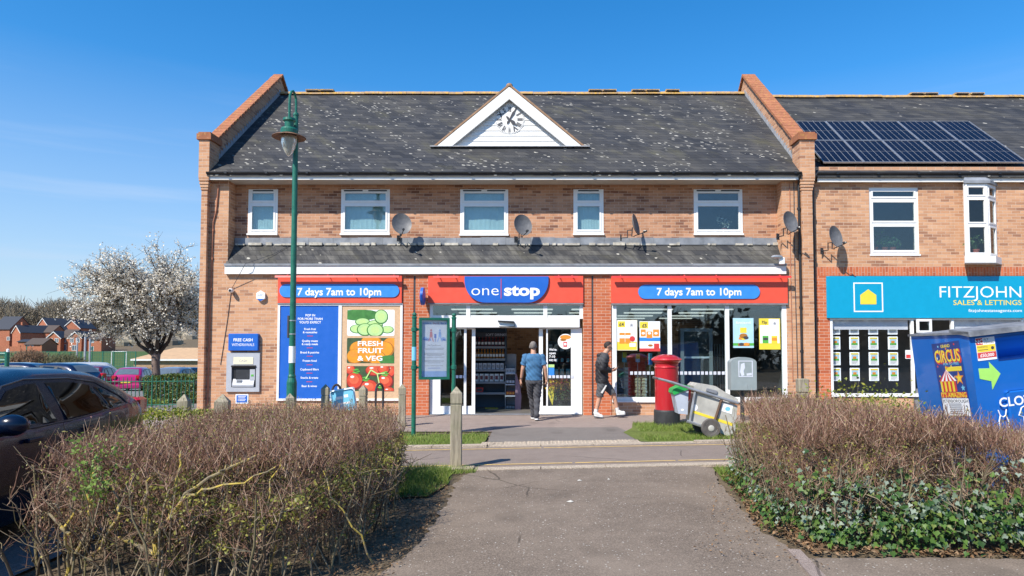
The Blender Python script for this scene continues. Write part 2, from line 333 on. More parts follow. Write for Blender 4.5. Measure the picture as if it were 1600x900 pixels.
# ------------------------------------------------------------------ mesh and object helpers
class MB:
    """collects shapes, then links them as ONE mesh object"""
    def __init__(s): s.v = []; s.f = []; s.m = []
    def add(s, vs, fs, m=0):
        o = len(s.v); s.v += [tuple(v) for v in vs]; s.f += [tuple(i + o for i in f) for f in fs]; s.m += [m] * len(fs); return s
    def box(s, x0, x1, y0, y1, z0, z1, m=0):
        x0, x1 = min(x0, x1), max(x0, x1); y0, y1 = min(y0, y1), max(y0, y1); z0, z1 = min(z0, z1), max(z0, z1)
        return s.add([(x0, y0, z0), (x1, y0, z0), (x1, y1, z0), (x0, y1, z0), (x0, y0, z1), (x1, y0, z1), (x1, y1, z1), (x0, y1, z1)],
                     [(0, 3, 2, 1), (4, 5, 6, 7), (0, 1, 5, 4), (1, 2, 6, 5), (2, 3, 7, 6), (3, 0, 4, 7)], m)
    def bbox(s, x0, x1, y0, y1, z0, z1, c=0.01, m=0):
        """a box whose upright and top edges are chamfered"""
        x0, x1 = min(x0, x1), max(x0, x1); y0, y1 = min(y0, y1), max(y0, y1); z0, z1 = min(z0, z1), max(z0, z1)
        def ring(d, z): return [(x0 + d, y0 + d + c, z), (x0 + d + c, y0 + d, z), (x1 - d - c, y0 + d, z), (x1 - d, y0 + d + c, z), (x1 - d, y1 - d - c, z), (x1 - d - c, y1 - d, z), (x0 + d + c, y1 - d, z), (x0 + d, y1 - d - c, z)]
        vs = ring(c, z0) + ring(0, z0 + c) + ring(0, z1 - c) + ring(c, z1)
        fs = [tuple(range(7, -1, -1)), tuple(range(24, 32))]
        for k in range(3):
            for i in range(8): j = (i + 1) % 8; fs.append((k * 8 + i, k * 8 + j, k * 8 + 8 + j, k * 8 + 8 + i))
        return s.add(vs, fs, m)
    def quad(s, a, b, c, d, m=0): return s.add([a, b, c, d], [(0, 1, 2, 3)], m)
    def prism(s, poly, axis, a, b, m=0):
        """poly in the two other axes, extruded from a to b along axis"""
        n = len(poly)
        def P(p, t): return {'x': (t, p[0], p[1]), 'y': (p[0], t, p[1]), 'z': (p[0], p[1], t)}[axis]
        return s.add([P(p, a) for p in poly] + [P(p, b) for p in poly],
                     [tuple(range(n)), tuple(range(2 * n - 1, n - 1, -1))] + [(i, i + n, (i + 1) % n + n, (i + 1) % n) for i in range(n)], m)
    def tube(s, pts, rad, n=8, m=0, cap=True):
        pts = [Vector(p) for p in pts]; k = len(pts)
        if not hasattr(rad, '__len__'): rad = [rad] * k
        vs, up = [], None
        for i, p in enumerate(pts):
            d = (pts[min(i + 1, k - 1)] - pts[max(i - 1, 0)]).normalized()
            if up is None: up = d.orthogonal().normalized()
            else:
                up = up - d * up.dot(d); up = up.normalized() if up.length > 1e-6 else d.orthogonal().normalized()
            w = d.cross(up)
            vs += [p + (up * math.cos(2 * math.pi * j / n) + w * math.sin(2 * math.pi * j / n)) * rad[i] for j in range(n)]
        fs = [(i * n + j, i * n + (j + 1) % n, i * n + n + (j + 1) % n, i * n + n + j) for i in range(k - 1) for j in range(n)]
        if cap: fs += [tuple(range(n - 1, -1, -1)), tuple(range((k - 1) * n, k * n))]
        return s.add(vs, fs, m)
    def lathe(s, prof, c=(0, 0, 0), n=24, m=0, axis='z', sx=1.0, sy=1.0):
        """prof: (radius, height) up the axis"""
        vs = []
        for r, h in prof:
            for j in range(n):
                a = 2 * math.pi * j / n; x, y = r * math.cos(a) * sx, r * math.sin(a) * sy
                vs.append({'z': (c[0] + x, c[1] + y, c[2] + h), 'x': (c[0] + h, c[1] + x, c[2] + y), 'y': (c[0] + x, c[1] + h, c[2] + y)}[axis])
        k = len(prof)
        fs = [(i * n + j, i * n + (j + 1) % n, i * n + n + (j + 1) % n, i * n + n + j) for i in range(k - 1) for j in range(n)]
        fs += [tuple(range(n - 1, -1, -1)), tuple(range((k - 1) * n, k * n))]
        return s.add(vs, fs, m)
    def ball(s, c, r, n=12, m=0):
        if not hasattr(r, '__len__'): r = (r, r, r)
        k = max(4, n // 2 + 1)
        vs = []; 
        for i in range(k + 1):
            t = math.pi * i / k
            for j in range(n):
                a = 2 * math.pi * j / n; vs.append((c[0] + r[0] * math.sin(t) * math.cos(a), c[1] + r[1] * math.sin(t) * math.sin(a), c[2] + r[2] * math.cos(t)))
        return s.add(vs, [(i * n + j, i * n + n + j, i * n + n + (j + 1) % n, i * n + (j + 1) % n) for i in range(k) for j in range(n)], m)
    def disc(s, c, rx, rz, y, n=24, m=0, a0=0.0, a1=2 * math.pi):
        """flat, facing -Y"""
        vs = [(c[0] + rx * math.cos(a0 + (a1 - a0) * j / n), y, c[2] + rz * math.sin(a0 + (a1 - a0) * j / n)) for j in range(n)]
        return s.add(vs, [tuple(range(n))], m)
    def text(s, body, cx, cz, y, h, m=0, width=None, bold=0.0, align='CENTER', depth=0.003, slant=0.0, maxw=None):
        """letters facing -Y; h is the cap height, cz the middle of the capitals"""
        vs, fs, w = letters(body, bold, depth / max(h, 1e-4), align)
        sx = h
        if width: sx = width / w
        elif maxw and w * h > maxw: sx = maxw / w
        return s.add([(cx + v[0] * sx + slant * v[1] * h, y - v[2] * h, cz + (v[1] - 0.5) * h) for v in vs], fs, m)
    def xform(s, M, start=0):
        s.v[start:] = [tuple(M @ Vector(v)) for v in s.v[start:]]; return s
    def mesh(s, name, mats, off=(0, 0, 0), smooth=False):
        me = bpy.data.meshes.new(name)
        me.from_pydata([(v[0] - off[0], v[1] - off[1], v[2] - off[2]) for v in s.v], [], s.f)
        if not hasattr(mats, '__len__'): mats = [mats]
        for m in mats: me.materials.append(MATS[m] if isinstance(m, str) else m)
        me.polygons.foreach_set('material_index', s.m)
        if smooth: me.polygons.foreach_set('use_smooth', [True] * len(s.f))
        me.validate(); me.update(); return me
    def build(s, name, mats, parent=None, world=False, smooth=False, label=None, loc=None):
        """world: the shapes are in world coordinates and the parents are not turned"""
        off = Vector((0, 0, 0)); p = parent
        if world:
            while p is not None: off += p.location; p = p.parent
            if parent is None and loc is not None: off = Vector(loc)
        o = bpy.data.objects.new(name, s.mesh(name, mats, off, smooth)); COL.objects.link(o)
        if parent is not None: o.parent = parent
        elif loc is not None: o.location = loc
        if label: o['label'] = label
        return o

_LET = {}
def letters(body, bold, depth, align):
    """one cap height = 1; x from the anchor, y from the base line, z the depth"""
    key = (body, bold, align)
    if key not in _LET:
        cu = bpy.data.curves.new('t', 'FONT'); cu.body = body; cu.align_x = align; cu.offset = bold; cu.resolution_u = 3; cu.size = 1.0
        ob = bpy.data.objects.new('t', cu); COL.objects.link(ob)
        me = bpy.data.meshes.new_from_object(ob.evaluated_get(bpy.context.evaluated_depsgraph_get()))
        v = np.array([tuple(q.co) for q in me.vertices]) if len(me.vertices) else np.zeros((0, 3))
        f = [tuple(p.vertices) for p in me.polygons]
        bpy.data.objects.remove(ob); bpy.data.curves.remove(cu); bpy.data.meshes.remove(me)
        k = 1 / 0.729
        _LET[key] = (v * k, f)
    v, f = _LET[key]
    w = float(v[:, 0].max() - v[:, 0].min()) if len(v) else 1.0
    return [(a[0], a[1], 0.0) for a in v], f, w

def tag(o, label, cat, group=None):
    o['label'] = label; o['category'] = cat
    if group: o['group'] = group
    return o
def thing(name, label, cat, loc=(0, 0, 0), rotz=0.0, group=None):
    o = bpy.data.objects.new(name, None); COL.objects.link(o); o.empty_display_size = 0.2
    o.location = loc; o.rotation_euler = (0, 0, rotz)
    return tag(o, label, cat, group)
def setting(o, kind='structure'): o['kind'] = kind; return o
KIDS = {}
def kids(o): return [c for c in bpy.data.objects if c.parent == o]
def copy_tree(o, parent=None):
    c = o.copy(); COL.objects.link(c)
    if parent is not None: c.parent = parent
    for ch in kids(o): copy_tree(ch, c)
    return c
def another(o, label, loc, rotz=0.0, group=None):
    c = copy_tree(o); c.location = loc; c.rotation_euler = (0, 0, rotz); c['label'] = label
    if group: c['group'] = group
    return c

def fast_mesh(name, V, Fc, mats, midx=None, smooth=False):
    """numpy arrays: V (n,3), Fc (m,k)"""
    me = bpy.data.meshes.new(name); V = np.asarray(V, dtype=np.float32); Fc = np.asarray(Fc, dtype=np.int32); m, k = Fc.shape
    me.vertices.add(len(V)); me.vertices.foreach_set('co', V.ravel())
    me.loops.add(m * k); me.loops.foreach_set('vertex_index', Fc.ravel())
    me.polygons.add(m); me.polygons.foreach_set('loop_start', np.arange(0, m * k, k, dtype=np.int32))
    for q in (mats if hasattr(mats, '__len__') and not isinstance(mats, str) else [mats]): me.materials.append(MATS[q] if isinstance(q, str) else q)
    if midx is not None: me.polygons.foreach_set('material_index', np.asarray(midx, dtype=np.int32))
    if smooth: me.polygons.foreach_set('use_smooth', np.ones(m, dtype=bool))
    me.update(calc_edges=True); me.validate(); return me
def link_mesh(name, me, parent=None):
    o = bpy.data.objects.new(name, me); COL.objects.link(o)
    if parent is not None: o.parent = parent
    return o

RNG = np.random.default_rng(11)
def unit(v): return v / np.maximum(np.linalg.norm(v, axis=-1, keepdims=True), 1e-9)
def twigs(P, D, L, r0, r1, bend=0.25, segs=2, sides=3):
    """many thin bent shoots at once: P start, D direction, L length, radii"""
    n = len(P); D = unit(np.asarray(D)); side = unit(np.cross(D, RNG.normal(size=(n, 3)))); up = np.cross(D, side)
    b = RNG.normal(size=(n, 3)) * bend
    V = np.zeros((n, segs + 1, sides, 3))
    for i in range(segs + 1):
        t = i / segs; c = P + (D * t + b * t * t) * L[:, None]; r = (r0 * (1 - t) + r1 * t)
        r = r[:, None] if hasattr(r, '__len__') else r
        for j in range(sides):
            a = 2 * math.pi * j / sides; V[:, i, j] = c + (side * math.cos(a) + up * math.sin(a)) * r
    idx = np.arange(n * (segs + 1) * sides).reshape(n, segs + 1, sides)
    q = [np.stack([idx[:, i, j], idx[:, i, (j + 1) % sides], idx[:, i + 1, (j + 1) % sides], idx[:, i + 1, j]], -1) for i in range(segs) for j in range(sides)]
    tips = P + (D + b) * L[:, None]
    return V.reshape(-1, 3), np.concatenate(q), tips
def leaves(C, size, aspect=0.55, upbias=0.0, fold=0.0):
    """small pointed leaf faces (two triangles bent along the midrib as one diamond quad)"""
    n = len(C); nrm = RNG.normal(size=(n, 3)); nrm[:, 2] = np.abs(nrm[:, 2]) + upbias; nrm = unit(nrm)
    a = unit(np.cross(nrm, RNG.normal(size=(n, 3)))); b = np.cross(nrm, a)
    s = (np.asarray(size) * np.ones(n))[:, None]
    V = np.stack([C - a * s * 0.5, C + b * s * aspect * 0.5 - a * s * 0.08 + nrm * s * fold, C + a * s * 0.5, C - b * s * aspect * 0.5 - a * s * 0.08 + nrm * s * fold], 1)
    return V.reshape(-1, 3), np.arange(n * 4).reshape(n, 4)
def stack(parts):
    Vs, Fs, Ms, o = [], [], [], 0
    for V, Fq, m in parts: Vs.append(V); Fs.append(Fq + o); Ms.append(np.full(len(Fq), m)); o += len(V)
    return np.concatenate(Vs), np.concatenate(Fs), np.concatenate(Ms)

# ------------------------------------------------------------------ the ground
def gz(y):
    """the land falls away beyond the shops, then climbs to the wood"""
    pts = [(-60, 0), (20, 0), (45, -0.95), (60, -1.3), (120, -0.9), (240, 1.6), (262, 2.8), (330, 10), (420, 16), (1600, 16)]
    for (a, za), (b, zb) in zip(pts, pts[1:]):
        if y <= b: return za + (zb - za) * (y - a) / (b - a)
    return 16.0
mb = MB()
ys = [-60, -20, 0, 6, 12, 20, 26, 32, 38, 45, 52, 60, 67, 75, 83, 91, 99, 107, 120, 135, 150, 170, 190, 215, 240, 262, 295, 330, 420, 700, 1600]
xs = [-900, -400, -200, -120, -60, -30, -10, 10, 30, 80, 200, 500, 900]
mb.v = [(x, y, gz(y) - 0.02) for y in ys for x in xs]
nx = len(xs)
for i in range(len(ys) - 1):
    for j in range(nx - 1):
        mb.f.append((i * nx + j, i * nx + j + 1, i * nx + nx + j + 1, i * nx + nx + j)); mb.m.append(0 if ys[i] < 45 or ys[i] >= 240 else 1)
setting(mb.build('ground', ['dirt', 'field']))

def sheet(name, poly, z, mat, kind='structure'):
    mb = MB(); mb.add([(p[0], p[1], z) for p in poly], [tuple(range(len(poly)))]); return setting(mb.build(name, [mat]), kind)
def rough_line(pts, step=0.12, amp=0.03):
    out = []
    for (a, b) in zip(pts, pts[1:]):
        a, b = Vector(a), Vector(b); n = max(1, int((b - a).length / step)); nrm = Vector((-(b - a).y, (b - a).x)).normalized()
        for i in range(n): out.append(tuple(a.lerp(b, i / n) + nrm * rnd.uniform(-amp, amp)))
    return out
RS = 0.135                                # the road runs a little askew to the shop front
def rline(x, y0): return y0 + RS * x
def band(name, x0, x1, a, b, z, mat):
    return sheet(name, [(x0, rline(x0, a)), (x1, rline(x1, a)), (x1, rline(x1, b)), (x0, rline(x0, b))], z, mat)
band('road', -12, 26, 9.55, 11.60, 0.000, 'road_tarmac')
plain('line_yellow', (0.62, 0.42, 0.15), 0.8, var=0.3, scale=14)
for nm, a in (('road_marking', 9.78), ('road_marking', 11.36)):
    mb = MB(); x = -9.0
    while x < 22:
        L = rnd.uniform(0.8, 2.4); w = 0.055
        mb.add([(x, rline(x, a), .005), (x + L, rline(x + L, a), .005), (x + L, rline(x + L, a + w), .005), (x, rline(x, a + w), .005)], [(0, 1, 2, 3)]); x += L + rnd.choice((0, 0, .04))
    setting(mb.build(nm, ['line_yellow']))
for nm, a, b in (('kerb', 9.33, 9.55), ('kerb', 11.60, 11.80)):
    mb = MB(); x = -9.0
    while x < 22:
        L = 0.9; z = 0.012 if -1.6 < x < 2.6 else 0.035
        for p in range(1):
            mb.add([(x + .006, rline(x, a), -.05), (x + L - .006, rline(x + L, a), -.05), (x + L - .006, rline(x + L, b), -.05), (x + .006, rline(x, b), -.05),
                    (x + .006, rline(x, a), z), (x + L - .006, rline(x + L, a), z), (x + L - .006, rline(x + L, b), z), (x + .006, rline(x, b), z)],
                   [(4, 5, 6, 7), (0, 1, 5, 4), (1, 2, 6, 5), (2, 3, 7, 6), (3, 0, 4, 7)])
        x += L
    setting(mb.build(nm, ['kerb_stone']))
# tactile slabs at the crossing
mb = MB()
for i in range(7):
    for j in range(1):
        x0 = -1.05 + i * 0.403; y0 = rline(x0, 11.81) + j * .4
        mb.box(x0, x0 + .395, y0, y0 + .395, 0.0, .010)
        for a in range(6):
            for b in range(6): mb.lathe([(.017, .010), (.011, .016)], (x0 + .033 + a * .066, y0 + .033 + b * .066, 0), 6)
setting(mb.build('tactile_paving', ['kerb_stone']))
sheet('pavement', [(-14, 13.6), (26, 13.9), (26, 17.3), (-14, 17.3)], 0.002, 'pavement_tarmac')
aL, aR = X(765, 12.6, 690), X(992, 12.6, 690)
sheet('apron', rough_line([(aL, 11.7), (aR + .3, 12.05), (aR - .1, 14.45), (aL - .05, 14.35), (aL, 11.7)], 0.2, 0.02), 0.006, 'apron_tarmac')
pl = [gnd(590, 899), gnd(640, 860), gnd(676, 820), gnd(700, 780), gnd(712, 755), gnd(732, 738)]
pr = [gnd(1118, 733), gnd(1120, 752), gnd(1150, 785), gnd(1190, 830), gnd(1240, 862), gnd(1262, 872)]
path_poly = [(-1.9, -1), (-1.3, 3.6)] + rough_line([(p.x, p.y) for p in pl] + [(pl[-1].x, rline(pl[-1].x, 9.4))], 0.08, 0.035) + rough_line([(pl[-1].x, rline(-1, 9.34)), (pr[0].x, rline(2.2, 9.34))], 0.2, 0.02) + rough_line([(p.x, p.y) for p in pr] + [(12, 5.25)], 0.08, 0.025) + [(12, -1)]
sheet('path', path_poly, 0.004, 'path_tarmac')
# a low edging strip that ends the path where the front pavement starts
mb = MB(); a, b = gnd(1240, 862), gnd(1275, 900)
d = (b - a).normalized(); n = Vector((-d.y, d.x, 0)) * .05
for i in range(3):
    p, q = a + d * (i * .36), a + d * (i * .36 + .35)
    mb.add([p - n, q - n, q + n, p + n] + [v + Vector((0, 0, .022)) for v in (p - n, q - n, q + n, p + n)], [(4, 5, 6, 7), (0, 1, 5, 4), (1, 2, 6, 5), (2, 3, 7, 6), (3, 0, 4, 7)])
setting(mb.build('path_edging', ['pavement_tarmac']))
sheet('car_bay', [(-12, 0), (-3.55, 0), (-3.9, 8.6), (-12, 8.2)], 0.004, 'car_park_tarmac')
mb = MB(); cy = [18.5, 20, 26, 32, 38, 45, 55, 62]
mb.v = [(x, y, gz(y) + .0) for y in cy for x in (-80, -6.0 - 3)]
mb.f = [(2 * i, 2 * i + 1, 2 * i + 3, 2 * i + 2) for i in range(len(cy) - 1)]; mb.m = [0] * len(mb.f)
setting(mb.build('car_park', ['car_park_tarmac']))

# ------------------------------------------------------------------ wall with openings
def holed(mb, x0, x1, z0, z1, Y, th, holes, m=0):
    """front at Y, back at Y+th; holes (xa, xb, za, zb) with reveals"""
    xs = sorted({x0, x1, *[h[0] for h in holes], *[h[1] for h in holes]}); zs = sorted({z0, z1, *[h[2] for h in holes], *[h[3] for h in holes]})
    xs = [x for x in xs if x0 <= x <= x1]; zs = [z for z in zs if z0 <= z <= z1]
    def solid(i, j):
        if not (0 <= i < len(xs) - 1 and 0 <= j < len(zs) - 1): return False
        cx, cz = (xs[i] + xs[i + 1]) / 2, (zs[j] + zs[j + 1]) / 2
        return not any(h[0] < cx < h[1] and h[2] < cz < h[3] for h in holes)
    for i in range(len(xs) - 1):
        for j in range(len(zs) - 1):
            if not solid(i, j): continue
            a, b, c, d = xs[i], xs[i + 1], zs[j], zs[j + 1]; B = Y + th
            mb.quad((a, Y, c), (b, Y, c), (b, Y, d), (a, Y, d), m); mb.quad((b, B, c), (a, B, c), (a, B, d), (b, B, d), m)
            if not solid(i - 1, j): mb.quad((a, B, c), (a, Y, c), (a, Y, d), (a, B, d), m)
            if not solid(i + 1, j): mb.quad((b, Y, c), (b, B, c), (b, B, d), (b, Y, d), m)
            if not solid(i, j - 1): mb.quad((a, B, c), (b, B, c), (b, Y, c), (a, Y, c), m)
            if not solid(i, j + 1): mb.quad((a, Y, d), (b, Y, d), (b, B, d), (a, B, d), m)
    return mb

def bars(mb, x0, x1, z0, z1, Y, w, dep, m=0):
    """a rectangular frame"""
    mb.box(x0, x0 + w, Y, Y + dep, z0, z1, m); mb.box(x1 - w, x1, Y, Y + dep, z0, z1, m)
    mb.box(x0 + w, x1 - w, Y, Y + dep, z0, z0 + w, m); mb.box(x0 + w, x1 - w, Y, Y + dep, z1 - w, z1, m)

def casement(parent, x0, x1, z0, z1, Y, splits, glass='window_glass', label=None, blind=None, vents=True, fw=0.06, curtain_mat='blind_cloth'):
    """white plastic window: splits = heights where a transom stands; each light has its own sash frame"""
    mb = MB(); bars(mb, x0, x1, z0, z1, Y, fw, .07)
    mb.box(x0 - .015, x1 + .015, Y - .045, Y + .02, z0 - .045, z0 - .002)                     # sill
    zz = [z0 + fw] + [s for s in splits] + [z1 - fw]
    cells = []
    for k, s in enumerate(splits): mb.box(x0 + fw, x1 - fw, Y + .002, Y + .068, s - .03, s + .03)
    for k in range(len(zz) - 1):
        a = zz[k] + (0.03 if k else 0); b = zz[k + 1] - (0.03 if k < len(zz) - 2 else 0)
        bars(mb, x0 + fw, x1 - fw, a, b, Y - .012, .045, .05)
        cells.append((x0 + fw + .045, x1 - fw - .045, a + .045, b - .045))
    if vents:
        n = 2 if x1 - x0 > 1 else 1; L = (x1 - x0) * .38
        for k in range(n):
            c = x0 + (x1 - x0) * (k + .5) / n; mb.box(c - L / (1 if n == 1 else 2) * .9 if n == 1 else c - L / 2, c + L * .9 if n == 1 else c + L / 2, Y - .02, Y + .01, z1 - .05, z1 - .022, 1)
    w = mb.build('window', ['white_pvc', 'black_plastic'], parent, world=True, label=label)
    g = MB()
    for (a, b, c, d) in cells: g.box(a - .002, b + .002, Y + .012, Y + .020, c - .002, d + .002)
    g.build('pane', [glass], w, world=True)
    if blind:
        c = MB(); n = 26; za, zb = z0 + fw + blind[1] * (z1 - z0), z1 - fw
        for i in range(n):                                                                     # soft folds
            u0, u1 = i / n, (i + 1) / n
            f = lambda u: Y + .11 + .004 * math.sin(u * 60) + .006 * math.sin(u * 9)
            c.quad((x0 + .05 + (x1 - x0 - .1) * u0, f(u0), za), (x0 + .05 + (x1 - x0 - .1) * u1, f(u1), za), (x0 + .05 + (x1 - x0 - .1) * u1, f(u1), zb), (x0 + .05 + (x1 - x0 - .1) * u0, f(u0), zb))
        c.build('curtain', [curtain_mat], w, world=True, smooth=True)
    return w
plain('blind_cloth', (0.60, 0.64, 0.63), 0.9, var=0.1, scale=3)
plain('room_wall', (0.20, 0.20, 0.20), 0.9, var=0.1)
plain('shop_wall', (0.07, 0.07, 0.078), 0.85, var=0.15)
plain('shop_floor', (0.16, 0.15, 0.14), 0.35, var=0.15)
plain('shop_ceiling', (0.36, 0.36, 0.36), 0.8, var=0.05)
lamp_mat('strip_light', (1.0, 0.97, 0.9), 0.55)

# ------------------------------------------------------------------ the shop building
YF, YU, YG, YP, YR = 17.2, 17.58, 16.95, 17.05, 21.7
ZE = Z(268, 17.0); ZR = Z(147, YR); SL = (ZR - ZE) / (YR - 17.0)       # eaves, ridge, slope
def roof_z(y): return ZE + SL * (y - 17.0) if y <= YR else ZE + SL * (2 * YR - y - 17.0)
XL0, XL1, XLi = X(311, YP, 470), X(320.5, YP, 470), X(357, YF, 340)
XR0, XR1, XRi = X(1255, YP, 440), X(1271.5, YP, 440), X(1222, YF, 340)
ZLT = Z(428, YF); ZSO = Z(279, 17.0); ZS0, ZS1 = Z(474, YF), Z(430, YF)
xd0, xd1 = X(671, YF, 560), X(911, YF, 560); xw0, xw1 = X(956, YF, 550), X(1230, YF, 550); xp0, xp1 = X(434, YF, 560), X(629, YF, 560)
zw0 = Z(626, YF); zp0 = Z(626, YF)
BX = (XL0 + XR1) / 2
shop = thing('shop_building', 'long buff brick shop with slate roof, white clock gable and red shopfront', 'building', (BX, YF, 0))

mb = MB(); holed(mb, XL1, XR0 + .01, 0, ZLT + .05, YF, .28, [(xp0, xp1, zp0, ZS0), (xd0, xd1, -1, ZS0), (xw0, xw1, zw0, ZS0)])
mb.build('wall', ['buff_brick'], shop, world=True, label='buff brick ground floor wall')
up_wins = [(388, 434, 296, 365), (533, 609, 296, 365), (719, 794, 296, 366), (896, 943, 296, 365), (1084, 1160, 296, 365)]
W = [(X(a, YU, 330), X(b, YU, 330), Z(d, YU), Z(c, YU)) for a, b, c, d in up_wins]
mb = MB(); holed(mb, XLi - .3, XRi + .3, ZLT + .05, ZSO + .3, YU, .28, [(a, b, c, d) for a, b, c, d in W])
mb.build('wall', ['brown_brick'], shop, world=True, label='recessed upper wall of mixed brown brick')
for a, b in ((XL1, XLi), (XRi, XR0 + .01)):
    mb = MB(); mb.box(a, b, YF, YU + .02, ZLT + .051, ZSO); mb.build('pier', ['buff_brick'], shop, world=True)
for a, b in ((629.5, 645.5), (649, 670.5), (911.5, 924.5), (927.5, 955)):
    mb = MB(); mb.box(X(a, YF, 550), X(b, YF, 550), YF - .018, YF + .1, 0, Z(430.5, YF)); mb.build('pilaster', ['red_brick'], shop, world=True, label='bright red brick pilaster')
for a in (647.2, 926):
    mb = MB(); mb.box(X(a, YF, 550) - .022, X(a, YF, 550) + .022, YF - .002, YF + .06, 0, Z(431, YF)); mb.build('expansion_joint', ['dark_print'], shop, world=True)
# gable walls with raked parapets
def gable(x0, x1, side):
    y0, cap = YP, Z(212, YP); top = lambda y: roof_z(y) + .55
    ys0 = 17.0 + (cap - .02 - .55 - ZE) / SL; yb = 2 * YR - ys0
    prof = [(y0, 0), (y0, cap), (ys0, cap - .02), (YR, top(YR)), (yb, cap - .02), (2 * YR - y0, cap), (2 * YR - y0, 0)]
    mb = MB(); mb.prism(prof, 'x', x0, x1)
    zc = [Z(p, YP) for p in (281, 286, 290.5, 295)]
    for i, z in enumerate(zc):                               # corbelled courses under the kneeler
        mb.box(x0 - .014 - .012 * (3 - i), x1 + .014 + .012 * (3 - i), y0 - .012 - .014 * (3 - i), y0 + .35, z - .035, z + .035)
    mb.box(x0 - .055, x1 + .055, y0 - .06, y0 + .45, zc[0] + .035, cap - .12)
    mb.build('gable_wall', ['buff_brick'], shop, world=True)
    cp = MB(); e = .075; h = .085
    def seg(p, q, n=12):
        for k in range(n):
            a = Vector(p).lerp(Vector(q), k / n); b = Vector(p).lerp(Vector(q), (k + 1) / n - .006); j = rnd.uniform(-.006, .006)
            cp.add([(x0 - e + j, a.x, a.y), (x1 + e + j, a.x, a.y), (x1 + e + j, b.x, b.y), (x0 - e + j, b.x, b.y), (x0 - e + j, a.x, a.y + h), (x1 + e + j, a.x, a.y + h), (x1 + e + j, b.x, b.y + h), (x0 - e + j, b.x, b.y + h)],
                   [(0, 3, 2, 1), (4, 5, 6, 7), (0, 1, 5, 4), (1, 2, 6, 5), (2, 3, 7, 6), (3, 0, 4, 7)])
    seg((ys0 - .02, cap), (YR, top(YR) + .02), 26); seg((YR, top(YR) + .02), (yb, cap), 26)
    cp.box(x0 - e - .03, x1 + e + .03, y0 - .10, ys0 + .12, cap - .12, cap + .03)
    cp.box(x0 - e, x1 + e, y0 - .07, ys0 + .05, cap + .03, cap + .075)
    cp.build('coping', ['coping'], shop, world=True)
    # lead flashing where the roof meets the parapet
    fl = MB(); xi = x1 + .004 if side < 0 else x0 - .004; n = 34
    for k in range(n):
        ya = 17.0 + (YR - 17.0) * k / n; yb2 = 17.0 + (YR - 17.0) * (k + 1) / n
        z = roof_z(ya) + .17
        fl.box(xi, xi - side * .008, ya, yb2 - .006, roof_z(ya) - .02, z + SL * .04)
    fl.build('flashing', ['lead_pale'], shop, world=True)
gable(XL0, XL1, -1)
gable(XR0, XR1, 1)
# roof slopes, ridge
rx0, rx1 = XL1 + .01, XR0 - .01
mb = MB(); th = .09
mb.prism([(YG + .02, roof_z(YG + .02)), (YR, ZR), (2 * YR - YG, roof_z(YG + .02)), (2 * YR - YG, roof_z(YG + .02) - th), (YR, ZR - th), (YG + .02, roof_z(YG + .02) - th)], 'x', rx0, rx1)
mb.build('roof', ['roof_slate'], shop, world=True)
def ridge(x0, x1, yr, zr, parent, vents_px):
    mb = MB(); L = .45; n = int((x1 - x0) / L)
    for k in range(n):
        a = x0 + (x1 - x0) * k / n; b = x0 + (x1 - x0) * (k + 1) / n - .008; j = rnd.uniform(-.008, .008)
        prof = [(yr + .13 * math.cos(t), zr - .035 + j + .105 * math.sin(t)) for t in [math.pi * i / 6 for i in range(7)]]
        mb.prism(prof[::-1], 'x', a, b)
    o = mb.build('ridge', ['ridge_tile'], parent, world=True)
    for p in vents_px:
        v = MB(); c = X(p, yr, 147); v.box(c - .22, c + .22, yr - .13, yr + .13, zr + .06, zr + .115); v.box(c - .19, c + .19, yr - .145, yr - .125, zr + .055, zr + .085, 1)
        v.build('ridge_vent', ['ridge_tile', 'black_plastic'], o, world=True)
ridge(rx0 + .02, rx1 - .02, YR, ZR, shop, (490, 512, 930, 952, 997, 1019, 1050))
# eaves: gutter, fascia board, soffit
def eaves(parent, x0, x1, ze, yg, zf1, ysoff=None, zs=None):
    g = MB(); n = 9; yg = yg + .02; prof = [(yg + .04 * math.cos(math.pi + math.pi * i / n), ze - .012 + .055 * math.sin(math.pi + math.pi * i / n)) for i in range(n + 1)]
    prof = prof + [(p[0] * 1 + (yg - p[0]) * .14, p[1] + .006) for p in prof[::-1]]
    g.prism(prof, 'x', x0, x1)
    x = x0 + .5
    while x < x1: g.box(x - .03, x + .03, yg - .063, yg + .06, ze - .060, ze - .008); x += 1.02
    g.build('gutter', ['black_plastic'], parent, world=True)
    f = MB(); f.box(x0 + .03, x1 - .02, yg + .05, yg + .085, zf1, ze - .04); f.build('fascia', ['white_paint'], parent, world=True)
    if ysoff:
        s = MB(); s.box(x0 + .05, x1 - .05, yg + .085, ysoff, zs, zs + .02)
        s.build('soffit', ['soffit_board'], parent, world=True)
eaves(shop, XL1 + .005, XR0 - .03, ZE - .01, YG, Z(280.6, 17.02), YU, Z(280.6, 17.02) + .012)
